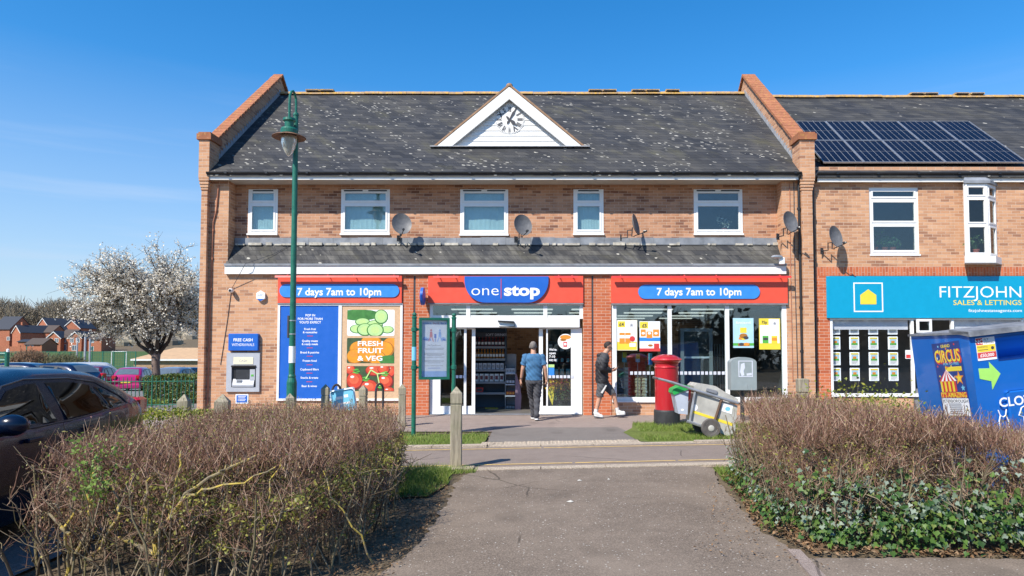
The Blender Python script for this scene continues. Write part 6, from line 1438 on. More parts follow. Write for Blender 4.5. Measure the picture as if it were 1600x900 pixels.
for q in range(8): k.prism([(.03 + q * .04, .39), (.07 + q * .04, .39), (.19, .52)], 'y', -.0056, -.0046, 4 if q % 2 == 0 else 1)
k.prism([(.185, .52), (.195, .52), (.195, .56), (.185, .56)], 'y', -.0056, -.0046, 6); k.prism([(.195, .535), (.25, .548), (.195, .56)], 'y', -.0058, -.0048, 5)
star(k, .40, .42, .085, -.0052, 5); star(k, .40, .42, .05, -.0056, 6); star(k, .44, .31, .04, -.0052, 7)
for i in range(26): k.disc((rnd.uniform(.03, pw - .03), 0, rnd.uniform(.26, ph - .03)), .012, .012, -.0034, 8, rnd.choice((4, 5, 6, 7, 1)))
k.xform(Matrix.Translation((-.001, .60, BH - .93)) @ Matrix.Rotation(R(-90), 4, 'Z') @ Matrix.Rotation(R(-4), 4, 'Y'))
k.build('circus_poster', ['poster_blue', 'sign_white', 'dark_print', 'grey_print', 'red_print', 'orange_print', 'yellow', 'cyan_print', 'kraft'], t)

# low things against the blue poster
t = thing('pavement_sign', 'small blue pavement sign with white border leaning before the posters', 'sign', (at(543, 618, 14.9).x, 14.9, 0)); 
mb = MB(); mb.bbox(-.27, .27, -.02, .02, .28, .80, .03, 0); mb.bbox(-.245, .245, -.024, -.019, .31, .77, .03, 1)
for (a, b, c, d) in ((-.15, .0, .58, .64), (.03, .12, .60, .66), (-.12, .14, .46, .50)): mb.box(a, b, -.027, -.023, c, d, 0)
mb.xform(Matrix.Rotation(R(-9), 4, 'Y')).build('sign_plate', ['sign_white', 'cyan_print'], t)
mb = MB(); mb.tube([(-.22, 0, 0), (-.22, 0, .32)], .018, 6); mb.tube([(.22, 0, 0), (.22, 0, .30)], .018, 6); mb.build('stand', ['dark_steel'], t)
for k_, (px, h, lb) in enumerate(((525.5, .86, 'black bicycle hoop left of the small blue pavement sign'), (593, .88, 'black bicycle hoop before the tomato picture'))):
    t = thing('bicycle_hoop', lb, 'bicycle stand', (at(px, 615, 15.2).x, 15.2, 0), R(80), group='bicycle hoops by the posters')
    mb = MB(); P = [(-.2, 0, 0), (-.2, 0, h - .15)] + [(-.2 + .2 - .2 * math.cos(a), 0, h - .15 + .15 * math.sin(a)) for a in np.linspace(.3, math.pi - .3, 7)] + [(.2, 0, h - .15), (.2, 0, 0)]; mb.tube(P, .026, 8); mb.build('hoop', ['dark_steel'], t)

# ------------------------------------------------------------------ far land on the left: wood, houses, field, car park
leafy('bare_wood', [(.17, .14, .105), (.25, .21, .16), (.31, .265, .20), (.19, .175, .11)], 0, .9, .1)
# the wood: hundreds of bare crowns that read as one mass
Ps, Ds, Ls = [], [], []
cen = []
for k in range(420):
    y = rnd.uniform(335, 415); x = rnd.uniform(-350, -120); h = rnd.uniform(11, 17); cen.append((x, y, gz(y), h))
V_, F_, M_ = [], [], []
for (x, y, z, h) in cen:
    n = 110; th = RNG.uniform(0, 2 * math.pi, n); r = np.sqrt(RNG.uniform(0, 1, n)) * h * .32; hh = RNG.uniform(.12, .95, n)
    P = np.stack([x + r * np.cos(th) * np.sin(hh * 3.0), y + r * np.sin(th) * np.sin(hh * 3.0), z + h * hh], -1)
    D = np.stack([np.cos(th) * .5, np.sin(th) * .5, np.ones(n)], -1); V, Fq, _ = twigs(P, D, RNG.uniform(1.2, 3.2, n), .20, .06, .3, 1, 3); V_.append(V); F_.append(Fq)
    V, Fq, _ = twigs(np.array([[x, y, z - .5]]), np.array([[0, 0, 1.0]]), np.array([h * .7]), .22, .08, .05, 2, 4); V_.append(V); F_.append(Fq)
V, Fq, M = stack([(a, b, 0) for a, b in zip(V_, F_)])
o = link_mesh('wood', fast_mesh('wood', V, Fq, ['bare_wood'])); o['kind'] = 'stuff'
mb = MB()
for k in range(24): x = -355 + k * 11; mb.ball((x, 416, gz(416) + 2.2), (9, 4, rnd.uniform(7.5, 9.5)), 8)
for k in range(60): y = rnd.uniform(268, 330); mb.ball((rnd.uniform(-300, -110), y, gz(y) + .6), (rnd.uniform(3, 6), 3, rnd.uniform(1.6, 3.4)), 8)
o = mb.build('undergrowth', ['bare_wood']); o['kind'] = 'stuff'

plain('far_white', (0.70, 0.70, 0.68), 0.6, var=0.04); plain('far_pane', (0.10, 0.13, 0.16), 0.2); plain('far_roof_brown', (0.075, 0.055, 0.045), 0.8, var=0.2); plain('far_roof_slate', (0.03, 0.034, 0.045), 0.6, var=0.2)
def house(label, px, py_base, w, d, he, hr, Y, ridge_axis='y', roof='far_roof_slate', rot=0.0, wins=(), chimney=None, door=None, white_verge=True):
    """gable towards us when ridge_axis == 'y'"""
    b = at(px, py_base, Y); t = thing('brick_house', label, 'house', (b.x, Y, b.z), R(rot), group='brick houses beyond the field')
    mb = MB()
    if ridge_axis == 'y': mb.prism([(-w / 2, -3), (w / 2, -3), (w / 2, he), (0, hr), (-w / 2, he)], 'y', 0, d)
    else: mb.prism([(0, -3), (d, -3), (d, he), (d / 2, hr), (0, he)], 'x', -w / 2, w / 2)
    mb.build('wall', ['far_brick'], t)
    mb = MB(); e, k = .35, .18
    if ridge_axis == 'y':
        sl = (hr - he) / (w / 2)
        for s_ in (-1, 1): P = [(0, hr + .02), (s_ * (w / 2 + e), he - e * sl + .02), (s_ * (w / 2 + e), he - e * sl + k), (0, hr + k + .04)]; mb.prism(P, 'y', -.25, d + .25)
    else:
        sl = (hr - he) / (d / 2)
        for a, s_ in ((0, -1), (d, 1)): P = [(d / 2, hr + .02), (a + s_ * e, he - e * sl + .02), (a + s_ * e, he - e * sl + k), (d / 2, hr + k + .04)]; mb.prism(P, 'x', -w / 2 - .25, w / 2 + .25)
    rf = mb.build('roof', [roof], t)
    if ridge_axis == 'y' and white_verge:
        mb = MB()
        for s_ in (-1, 1): P = [(0, hr + .02), (s_ * (w / 2 + e), he - e * sl + .02), (s_ * (w / 2 + e), he - e * sl - .26), (0, hr - .30)]; mb.prism(P, 'y', -.28, -.2)
        mb.build('bargeboard', ['far_white'], rf)
    if chimney is not None:
        mb = MB(); mb.box(chimney - .45, chimney + .45, d * .1 if ridge_axis == 'y' else d * .35, d * .1 + .8 if ridge_axis == 'y' else d * .35 + .8, he, hr + 1.3); mb.build('chimney', ['far_brick'], rf)
    for (x, z, ww, hh) in wins:
        mb = MB(); bars(mb, x - ww / 2, x + ww / 2, z, z + hh, -.06, .12, .10); mb.box(x - .05, x + .05, -.06, .04, z + .12, z + hh - .12); wi = mb.build('window', ['far_white'], t)
        mb = MB(); mb.box(x - ww / 2 + .1, x + ww / 2 - .1, -.02, -.01, z + .1, z + hh - .1); mb.build('pane', ['far_pane'], wi)
    if door: mb = MB(); mb.box(door - .5, door + .5, -.05, .02, 0, 2.1); mb.build('door', ['far_white'], t)
    return t

def W_(p, Y): return p * Y / F
def hs(label, xl, xr, y_apex, y_eave, y_base, Y, axis='y', d=9, **kw):
    s_ = Y / F; return house(label, (xl + xr) / 2, y_base, (xr - xl) * s_, d, (y_base - y_eave) * s_, (y_base - y_apex) * s_, Y, axis, **kw)
w4 = ((-1.05, 3.1, 1.3, 1.5), (1.05, 3.1, 1.3, 1.5), (0, .3, 2.0, 1.9))
hs('left front gable of the paired brick houses with white windows', 72.5, 94, 518, 527.5, 549, 240, wins=w4)
hs('right front gable of the paired brick houses with white windows', 106, 127, 518, 527.5, 549, 240, wins=w4)
hs('brick house linking the two white windowed gables', 90, 110, 515, 527, 549, 242, 'x', 9, roof='far_roof_brown', wins=((0, .3, 1.6, 2.2), (0, 3.2, 1.2, 1.4)))
hs('tall brick house with white verges and dark roof highest behind the gables', 50, 81, 497, 511, 548, 275, d=16, roof='far_roof_slate', rot=-22)
hs('brick house with central gable chimney behind the right white gable', 97, 124, 500, 512, 548, 275, d=10, chimney=0)
hs('dark brick house with gable chimney left of the garage', 13.5, 36, 508.5, 519, 546, 252, d=17, chimney=-.2, rot=-26)
hs('dark roofed brick house at the far left edge', -14, 14, 494, 514, 546, 258, 'x', 12, wins=((3, 3.4, 1.2, 1.4),))
hs('low brown roofed house below the tall white verged one', 48, 80, 508.5, 519, 545, 258, 'x', 8, roof='far_roof_brown')
hs('low brick garage with brown roof behind the field wall', 39, 66, 529, 538, 549, 226, 'x', 7, roof='far_roof_brown', white_verge=False, wins=((-1.2, .2, 2.1, 1.9),))
hs('brick house half hidden by the blossom tree', 137, 158, 520, 530, 549, 240, 'x', 8, roof='far_roof_brown', wins=((-.8, .3, 1.2, 1.4), (-.8, 3, 1.2, 1.3)))
hs('white walled garage left of the brown roofed garage', 28, 43, 531, 534, 541, 238, 'x', 5, roof='far_roof_slate')
a_ = at(-20, 548.5, 222); b_ = at(64, 549, 222)
t = thing('brick_wall', 'long low red brick boundary wall along the field', 'wall', ((a_.x + b_.x) / 2, 222, a_.z - .6)); mb = MB(); mb.box(-(b_.x - a_.x) / 2, (b_.x - a_.x) / 2, 0, .25, 0, 2.1); mb.build('brickwork', ['far_brick'], t)
mb = MB()
for k in range(6): x = -(b_.x - a_.x) / 2 + k * (b_.x - a_.x) / 5; mb.box(x - .25, x + .25, -.06, .31, 0, 2.35)
mb.build('pillars', ['far_brick'], t)

# goal, poles, mesh fence, barrier
ZF = lambda py, Y: at(845, py, Y).z
a_, b_ = at(174, 575, 105), at(197, 575, 105)
t = thing('goal_frame', 'white football goal frame on the far field', 'goal', (a_.x, 105, gz(105)))
for x in (0, b_.x - a_.x): mb = MB(); mb.tube([(x, 0, 0), (x, 0, ZF(549.5, 105) - gz(105))], .07, 8); mb.build('goal_post', ['far_white'], t)
mb = MB(); mb.tube([(0, 0, ZF(549.5, 105) - gz(105)), (b_.x - a_.x, 0, ZF(549.5, 105) - gz(105))], .07, 8); mb.build('crossbar', ['far_white'], t)
plain('pole_grey', (0.42, 0.43, 0.45), 0.5, metal=.2, var=.1)
for px, top, w_, lb in ((120, 527, .07, 'slim grey pole before the right white gable'), (132.5, 522, .085, 'tall grey pole left of the pair beside the blossom tree'), (140, 529, .07, 'pale grey pole nearest the blossom tree crown')):
    y = 60; p = at(px, 560, y); t = thing('metal_pole', lb, 'pole', (p.x, y, gz(y)), group='grey poles by the field fence'); mb = MB(); mb.tube([(0, 0, 0), (0, 0, ZF(top, y) - gz(y))], w_, 8); mb.build('shaft', ['pole_grey'], t); mb = MB(); mb.lathe([(w_ * 1.3, 0), (w_ * 1.3, .5)], (0, 0, 0), 8); mb.build('base', ['pole_grey'], t)
fy = 66; fa, fb = at(-10, 560, fy).x, at(212, 560, fy).x
t = thing('mesh_fence', 'tall dark green mesh fence along the playing field', 'fence', (fa, fy, gz(fy)))
fh = ZF(549, fy) - gz(fy); n = int((fb - fa) / 1.0)
for k in range(n + 1):
    mb = MB(); x = (fb - fa) * k / n; mb.box(x - .035, x + .035, -.035, .035, 0, fh + (.5 if k % 6 == 3 else 0)); mb.build('post', ['lamp_green'], t)
for z in (.1, fh * .5, fh - .05): mb = MB(); mb.box(0, fb - fa, -.02, .02, z - .03, z + .03); mb.build('rail', ['lamp_green'], t)
mb = MB(); x = .2
while x < fb - fa: mb.box(x - .006, x + .006, -.006, .006, .1, fh); x += .25
z = .2
while z < fh: mb.box(0, fb - fa, -.008, -.002, z - .006, z + .006); z += .25
mb.build('mesh', ['lamp_green'], t)
y = 26; a_, b_ = at(-6, 550, y), at(11.5, 550, y)
t = thing('barrier', 'thick green metal barrier frame at the left edge', 'barrier', (b_.x, y, gz(y)))
mb = MB(); mb.tube([(0, 0, 0), (0, 0, ZF(550, y) - gz(y))], .075, 10); mb.build('post', ['lamp_green'], t)
for p in (553, 563): mb = MB(); z = ZF(p, y) - gz(y); mb.tube([(-1.5, 0, z), (0, 0, z)], .06, 8); mb.build('rail', ['lamp_green'], t)
mb = MB(); mb.lathe([(.05, 0), (.05, .12), (.02, .15)], (.02, 0, ZF(551, y) - gz(y)), 8); mb.build('cap', ['sign_white'], t)
# low hall with a tan roof behind the tree
plain('tan_roof', (0.46, 0.30, 0.17), 0.8, var=.12, scale=2); brick('tan_brick', [(0, (.36, .22, .12)), (1, (.5, .32, .19))], (.45, .34, .24))
y = 78; a_, b_ = at(204, 560, y), at(325, 560, y); zt_ = ZF(543, y); ze_ = ZF(561, y)
t = thing('low_hall', 'low tan roofed hall behind the blossom tree', 'building', ((a_.x + b_.x) / 2, y, gz(y))); hw_ = (b_.x - a_.x) / 2
mb = MB(); mb.box(-hw_ + .2, hw_, .3, 9, 0, ze_ - gz(y)); mb.build('wall', ['tan_brick'], t)
mb = MB(); e0, e1 = ze_ - gz(y), zt_ - gz(y); mb.add([(-hw_, 0, e0), (hw_, 0, e0), (hw_, 9, e0), (-hw_, 9, e0), (-hw_ + 2.6, 4.5, e1), (hw_, 4.5, e1)], [(0, 1, 5, 4), (2, 3, 4, 5), (3, 0, 4), (0, 3, 2, 1)]); mb.build('roof', ['tan_roof'], t)
mb = MB(); mb.box(-hw_ - .02, hw_, -.05, .02, e0 - .2, e0); mb.build('gutter', ['far_white'], t)
def bars_fence(name, label, p, q, h, step, mat, r, cat='railing'):
    t = thing(name, label, cat, (p[0], p[1], p[2])); d = Vector((q[0] - p[0], q[1] - p[1], q[2] - p[2])); L = d.length; d = d / L; n = int(L / step)
    for k in range(n + 1):
        mb = MB(); o_ = d * (L * k / n); big = k % 12 == 0; mb.tube([o_, o_ + Vector((0, 0, h + (.06 if big else 0)))], r * (2 if big else 1), 6); mb.build('post' if big else 'bar', [mat], t)
    for z in (.12, h - .12): mb = MB(); mb.tube([Vector((0, 0, z)), d * L + Vector((0, 0, z))], r * 1.2, 6); mb.build('rail', [mat], t)
    return t
y = 50; bars_fence('railing', 'dark grey railing before the tan roofed hall', (at(203, 575, y).x, y, gz(y)), (at(312, 575, y).x, y, gz(y)), 1.5, .16, 'dark_steel', .018)
y = 19.5; bars_fence('railing', 'green bow railing before the clipped hedge by the brick gable', (at(160, 600, y).x, y, -.05), (at(303, 600, y).x, y, -.03), Z(590, y) + .05, .115, 'lamp_green', .011)

# ------------------------------------------------------------------ cars
def lerp_tab(tab, x):
    if x <= tab[0][0]: return tab[0][1]
    for (a, va), (b, vb) in zip(tab, tab[1:]):
        if x <= b: f = (x - a) / (b - a); return va + (vb - va) * f
    return tab[-1][1]
def smooth_tab(tab, x, k=.06): return (lerp_tab(tab, x - k) + 2 * lerp_tab(tab, x) + lerp_tab(tab, x + k)) / 4
def make_car(label, paint, L, W, H, top, belt, glass_side, loc, rot, kind='parked_car', group='cars parked in the car park', near=False, tint='car_glass', van=False):
    """front towards +Y; top = roof line table (y, z)"""
    t = thing(kind, label, 'car', loc, rot, group)
    zt = lambda y: smooth_tab(top, y)
    def hw(y, z):
        b = belt(y); u = W / 2
        if z < .5: k = .93 + .07 * max(0, (z - .2)) / .3
        elif z < b: k = 1.0 - (.05 if near else .03) * ((z - .5) / (b - .5)) ** 2
        else: q_ = (z - b) / max(.01, H - b); k = (.93 if near else .95) - (.35 if near else .20 if not van else .08) * q_ ** 1.15
        return u * k * (1 - .16 * abs(y / (L / 2)) ** 7)
    n = 64 if near else 30; zb = .20; nz = 18 if near else 12
    vs, fs = [], []; rings = []
    for i in range(n + 1):
        y = -L / 2 + L * i / n; T = zt(y); ring = []
        lv = [zb + (T - zb) * (j / nz) for j in range(nz + 1)]
        side = [(hw(y, z) * (1 - (.10 * max(0, (z - (T - .09)) / .09) ** 2)), z) for z in lv]
        side[-1] = (side[-1][0] * .97, side[-1][1]); crown = [(side[-1][0] * c, T + .030 * (1 - c * c)) for c in (.75, .5, .25)]
        half = side + crown; ring = [(x, y, z) for x, z in half] + [(0, y, T + .032)] + [(-x, y, z) for x, z in half[::-1]]
        rings.append(ring)
    m = len(rings[0]); vs = [v for r_ in rings for v in r_]
    fs = [(i * m + j, i * m + j + 1, (i + 1) * m + j + 1, (i + 1) * m + j) for i in range(n) for j in range(m - 1)]
    fs += [tuple(range(m)), tuple(range((n + 1) * m - 1, n * m - 1, -1))] + [(i * m + m - 1, i * m, (i + 1) * m, (i + 1) * m + m - 1) for i in range(n)]
    mb = MB(); mb.add(vs, [tuple(reversed(f)) for f in fs]); body = mb.build('body', [paint], t, smooth=True)
    def side_patch(poly, off, mat, name, parent=t, s_=1, sub=8):
        """a polygon of the side view laid on the flank"""
        mb = MB(); y0, y1 = min(p[0] for p in poly), max(p[0] for p in poly); cols = []
        for k in range(sub + 1):
            y = y0 + (y1 - y0) * min(max(k / sub, .0005), .9995); cr = []
            for p, q in zip(poly, poly[1:] + poly[:1]):
                if (p[0] - y) * (q[0] - y) < 0: cr.append(p[1] + (q[1] - p[1]) * (y - p[0]) / (q[0] - p[0]))
            if len(cr) < 2: continue
            za_, zb2 = min(cr), max(cr); cols.append([(s_ * (hw(y, za_ + (zb2 - za_) * j / 5) + off), y, za_ + (zb2 - za_) * j / 5) for j in range(6)])
        V = [v for c in cols for v in c]; Fq = [(i * 6 + j, (i + 1) * 6 + j, (i + 1) * 6 + j + 1, i * 6 + j + 1) for i in range(len(cols) - 1) for j in range(5)]
        if s_ < 0: Fq = [tuple(reversed(f)) for f in Fq]
        mb.add(V, Fq); return mb.build(name, [mat], parent, smooth=True)
    for s_ in (1, -1):
        whole = [(p[0], p[1]) for p in glass_side['outline']]; side_patch(whole, .004, 'paint_black' if near else 'black_plastic', 'window_surround', t, s_, 24 if near else 10)
        for g in glass_side['panes']: side_patch(g, .010, tint, 'side_window', t, s_, 14 if near else 6)
    def top_patch(ya, yb_, wa, wb, off, mat, name, sub=8):
        mb = MB(); V = []
        for k in range(sub + 1):
            f = k / sub; y = ya + (yb_ - ya) * f; T = zt(y); w = hw(y, T) * (wa + (wb - wa) * f); dz = zt(y + .02) - zt(y - .02); nn = Vector((0, -dz, .04)).normalized()
            for c in (-1, -.5, 0, .5, 1): V.append((w * c, y + nn.y * off, T + .032 * (1 - c * c * .8) + nn.z * off))
        mb.add(V, [(i * 5 + j, i * 5 + j + 1, (i + 1) * 5 + j + 1, (i + 1) * 5 + j) for i in range(sub) for j in range(4)]); return mb.build(name, [mat], t, smooth=True)
    top_patch(*glass_side['rear'], .012, tint if near else 'far_pane', 'rear_window'); top_patch(*glass_side['front'], .012, tint, 'windscreen')
    for s_ in (-1, 1):
        y = -L / 2; w = hw(y + .1, .8); mb = MB(); mb.bbox(s_ * (w - .24), s_ * (w + .004), y - .015, y + .22, belt(y) - .20, belt(y) + .02, .03); mb.build('tail_light', ['tail_red'], t)
        mb = MB(); mb.bbox(s_ * (w - .30), s_ * (w - .02), L / 2 - .2, L / 2 + .005, .60, .74, .03); mb.build('headlight', ['clear_lamp'], t)
        mb = MB(); yy = glass_side['mirror']; x = s_ * (hw(yy, belt(yy)) + .02)
        a0 = len(mb.v); mb.ball((x + s_ * .13, yy + .02, belt(yy) + .07), (.12, .085, .085), 16 if near else 8); mb.box(min(x - s_ * .03, x + s_ * .06), max(x - s_ * .03, x + s_ * .06), yy - .03, yy + .04, belt(yy) - .02, belt(yy) + .03)
        mi = mb.build('wing_mirror', [paint], t, smooth=True); mb = MB(); mb.lathe([(.001, -.068), (.09, -.066), (.095, -.05)], (x + s_ * .13, yy + .02, belt(yy) + .07), 14, 0, 'y', 1.1, .8); mb.build('mirror_glass', ['chrome'], mi)
        for yw in (-L * .30, L * .315):
            x = s_ * (W / 2 - .10); rw = .32
            mb = MB(); mb.lathe([(rw + .05, s_ * .0), (rw + .05, s_ * .098)], (x, yw, rw), 24, 0, 'x'); mb.build('wheel_arch', ['black_plastic'], t)
            mb = MB(); mb.lathe([(rw * .7, -.09), (rw * .96, -.09), (rw, -.06), (rw, .085), (rw * .96, .11), (rw * .68, .112)], (x, yw, rw), 26, 0, 'x') if s_ > 0 else mb.lathe([(rw * .7, .09), (rw * .96, .09), (rw, .06), (rw, -.085), (rw * .96, -.11), (rw * .68, -.112)], (x, yw, rw), 26, 0, 'x')
            wh = mb.build('wheel', ['tyre'], t); mb = MB(); mb.lathe([(.05, s_ * .125), (rw * .3, s_ * .12), (rw * .66, s_ * .116), (rw * .67, s_ * .09)], (x, yw, rw), 20, 0, 'x')
            for k in range(5): a = k * 1.2566; mb.ball((x + s_ * .117, yw + rw * .42 * math.cos(a), rw + rw * .42 * math.sin(a)), (.006, .05, .05), 6, 1)
            mb.build('wheel_rim', ['aluminium', 'black_plastic'], wh)
    y = -L / 2; mb = MB(); mb.box(-.26, .26, y - .022, y - .002, .56 if not near else .60, .68 if not near else .72); mb.build('number_plate', ['yellow'], t)
    mb = MB(); mb.bbox(-W * .46, W * .46, y - .05, y + .25, .22, .46, .04); mb.build('rear_bumper', [paint], t)
    return t, hw, side_patch, body
metal_paint('paint_black', (0.003, 0.008, 0.024), 0.2); MATS['paint_black'].node_tree.nodes['Principled BSDF'].inputs['Coat Weight'].default_value = .2; MATS['paint_black'].node_tree.nodes['Principled BSDF'].inputs['Specular IOR Level'].default_value = .3; MATS['paint_black'].node_tree.nodes['Principled BSDF'].inputs['Metallic'].default_value = 0; metal_paint('paint_navy', (0.006, 0.012, 0.045), 0.25); metal_paint('paint_magenta', (0.42, 0.01, 0.13), 0.3); metal_paint('paint_maroon', (0.17, 0.008, 0.025), 0.3); metal_paint('paint_silver', (0.50, 0.51, 0.52), 0.3); metal_paint('paint_grey', (0.20, 0.21, 0.25), 0.3)  # paint_black: navy in its base colour stands in for reflected sky
plain('tail_red', (0.45, 0.01, 0.02), 0.15, coat=1); plain('clear_lamp', (0.6, 0.6, 0.6), 0.1, coat=1); q = NT('chrome'); q.base((0.7, 0.7, 0.7)); q.set(q.b, Metallic=1.0, Roughness=0.08)
HT = [(-2.0, .55), (-1.98, .92), (-1.80, 1.02), (-1.42, 1.34), (-1.2, 1.44), (-.7, 1.485), (0, 1.48), (.45, 1.40), (1.15, .98), (1.75, .84), (1.97, .66), (2.0, .4)]
HG = dict(outline=[(-1.40, 1.00), (-1.25, 1.24), (-.95, 1.36), (0, 1.40), (.45, 1.32), (1.05, .98), (-.2, .93)], panes=[[(-1.25, 1.02), (-1.05, 1.26), (-.75, 1.33), (-.72, .99)], [(-.62, .98), (-.64, 1.33), (0, 1.36), (.02, .965)], [(.09, .965), (.08, 1.36), (.42, 1.29), (.93, .99)]], rear=(-1.78, -1.36, .84, .78), front=(1.08, .50, .88, .84), mirror=.80)
hb = lambda y: .96 - .02 * y
def parked(label, paint, px, Y, rot, py=600, tab=HT, g=HG, L=4.0, W=1.74, H=1.48, van=False, b=hb): return make_car(label, paint, L, W, H, tab, b, g, (at(px, py, Y).x, Y, gz(Y) + .01), R(rot), van=van)
parked('magenta hatchback parked with its rear towards us', 'paint_magenta', 212, 44, 15)
HT2 = [(y, z * 1.06) for y, z in HT]; HG2 = dict(HG); HG2['outline'] = [(y, z * 1.05) for y, z in HG['outline']]; HG2['panes'] = [[(y, z * 1.05) for y, z in p] for p in HG['panes']]
parked('dark red hatchback parked left of the magenta one', 'paint_maroon', 153, 43.5, 13, tab=HT2, g=HG2, H=1.57)
VT = [(-2.3, .6), (-2.28, 1.2), (-2.15, 1.72), (-1.8, 1.84), (0, 1.86), (.7, 1.80), (1.5, 1.12), (2.1, .92), (2.28, .7), (2.3, .4)]
VG = dict(outline=[(-2.0, 1.08), (-1.95, 1.60), (0, 1.68), (.7, 1.62), (1.35, 1.08)], panes=[[(-1.9, 1.12), (-1.86, 1.56), (-.75, 1.6), (-.72, 1.1)], [(-.62, 1.1), (-.62, 1.6), (.2, 1.62), (.2, 1.1)], [(.28, 1.1), (.28, 1.62), (.66, 1.58), (1.22, 1.1)]], rear=(-2.26, -2.1, .9, .85), front=(1.45, .75, .9, .86), mirror=1.05)
parked('silver people carrier behind the dark red hatchback', 'paint_silver', 150, 50, -62, tab=VT, g=VG, L=4.6, W=1.85, H=1.86, van=True, b=lambda y: 1.08)
parked('navy car at the far left beyond the black car', 'paint_navy', 14, 31, 96); parked('navy car between the far left car and the people carrier', 'paint_navy', 84, 31.5, 84)
parked('grey hatchback half hidden by the blossom tree trunk', 'paint_grey', 278, 44, 4); parked('navy hatchback next to the brick gable', 'paint_navy', 300, 50, -10)
# the black hatchback beside the left hedge
NT_ = [(-2.12, .5), (-2.10, .86), (-1.98, 1.02), (-1.55, 1.28), (-1.30, 1.385), (-.9, 1.425), (-.2, 1.44), (.25, 1.40), (.55, 1.30), (1.15, .99), (1.75, .86), (2.08, .66), (2.12, .4)]
NG = dict(outline=[(-1.50, 1.035), (-1.42, 1.12), (-1.12, 1.29), (-.7, 1.345), (0, 1.36), (.35, 1.315), (.70, 1.16), (1.12, .955), (-.3, .955)],
          panes=[[(-1.40, 1.045), (-1.12, 1.22), (-1.03, 1.245), (-1.06, 1.01)], [(-1.02, 1.01), (-.98, 1.26), (-.7, 1.305), (-.27, 1.32), (-.22, .985)], [(-.10, .98), (-.13, 1.32), (.05, 1.315), (.34, 1.275), (.66, 1.12), (.95, .985)]], rear=(-1.96, -1.34, .86, .80), front=(1.12, .52, .90, .86), mirror=.80)
nb = lambda y: .985 - .03 * y - .0
ca = R(188)
nc, nhw, nsp, nbody = make_car('black hatchback parked at the left beside the bare hedge', 'paint_black', 4.24, 1.78, 1.44, NT_, nb, NG, (-5.20, 6.02, .004), ca, group='cars parked in the car park', near=True, tint='near_glass')
nc.scale = (1, 1, .99)
for s_ in (1, -1):
    rail = []
    for P in ([(-1.50, 1.035), (-.3, .965), (1.12, .955)], [(-1.50, 1.035), (-1.42, 1.12), (-1.12, 1.29), (-.7, 1.345), (0, 1.36), (.35, 1.315), (.70, 1.16), (1.12, .955)]):
        mb = MB(); pts = []
        for a_, b_ in zip(P, P[1:]):
            for k in range(6): y = a_[0] + (b_[0] - a_[0]) * k / 6; z = a_[1] + (b_[1] - a_[1]) * k / 6; pts.append((s_ * (nhw(y, z) + .008), y, z))
        mb.tube(pts, .007, 5); mb.build('window_trim', ['dark_steel'], nc)
    for y in (-.16, -1.05, 1.0): nsp([(y - .004, .30), (y - .004, .95 if y > -.5 else .98), (y + .004, .95 if y > -.5 else .98), (y + .004, .30)], .0015, 'black_plastic', 'door_seam', nc, s_, 2)
    for y in (-.62, .35): mb = MB(); z = .86; mb.bbox(s_ * (nhw(y, z) + .045), s_ * (nhw(y, z) + .005), y - .11, y + .11, z - .018, z + .018, .008); mb.build('door_handle', ['paint_black'], nc)
mb = MB()
for y in (.45, -.55):
    for s_ in (-.38, .38): mb.bbox(s_ - .22, s_ + .22, y - .08, y + .10, .55, 1.02, .05); mb.bbox(s_ - .11, s_ + .11, y - .08, y + .02, 1.04, 1.22, .04)
mb.build('seats', ['dark_print'], nc)
mb = MB(); mb.box(-.7, .7, -1.6, 1.5, .3, .34); mb.build('cabin_floor', ['dark_print'], nc)

# ------------------------------------------------------------------ hedges, grass, litter
leafy('hedge_stem', [(.10, .075, .052), (.18, .14, .095), (.30, .25, .17), (.14, .12, .06)], 0, .85, .2)
leafy('hedge_twig', [(.09, .045, .032), (.20, .10, .07), (.32, .185, .13), (.15, .09, .045), (.56, .40, .29), (.24, .11, .085)], 0, .75, .25)
t = NT('lichen_branch'); t.base(t.ramp(t.noise(9, 5, .65), [(.40, (.19, .155, .105)), (.49, (.28, .225, .11)), (.56, (.50, .37, .06)), (.75, (.36, .29, .12))])); t.set(t.b, Roughness=.95); t.bump(t.noise(60, 3), .6, .006)
leafy('bud_leaf', [(.24, .17, .06), (.36, .32, .09), (.22, .25, .06), (.40, .28, .15), (.30, .16, .13)], .25)
leafy('fresh_leaf', [(.16, .26, .04), (.24, .34, .07), (.12, .20, .04)], .3)
leafy('olive_leaf', [(.17, .19, .04), (.30, .31, .06), (.38, .34, .08), (.13, .16, .035)], .25)
leafy('gold_leaf', [(.24, .27, .03), (.36, .36, .05), (.16, .22, .03), (.30, .34, .08)], .3)
leafy('ivy_green', [(.02, .055, .014), (.04, .10, .022), (.10, .18, .03), (.03, .075, .022), (.16, .20, .04)], .15, .5, .3)
leafy('ivy_pale', [(.09, .14, .09), (.17, .23, .16), (.28, .33, .26), (.06, .10, .06)], .15, .6, .2)
leafy('dead_leaf', [(.13, .075, .04), (.22, .125, .06), (.08, .05, .03), (.33, .21, .12), (.17, .12, .07)], .1, .8, .2)
leafy('box_leaf', [(.035, .075, .015), (.07, .12, .025), (.13, .17, .04), (.20, .22, .06)], .15, .35, .5)
leafy('grass_blade', [(.10, .17, .02), (.17, .26, .04), (.24, .32, .07), (.30, .30, .10)], .3, .6, .3)
def in_poly(P, poly):
    x, y = P[:, 0], P[:, 1]; ins = np.zeros(len(P), bool); j = len(poly) - 1
    for i in range(len(poly)):
        xi, yi = poly[i]; xj, yj = poly[j]; c = ((yi > y) != (yj > y)) & (x < (xj - xi) * (y - yi) / (yj - yi + 1e-12) + xi); ins ^= c; j = i
    return ins
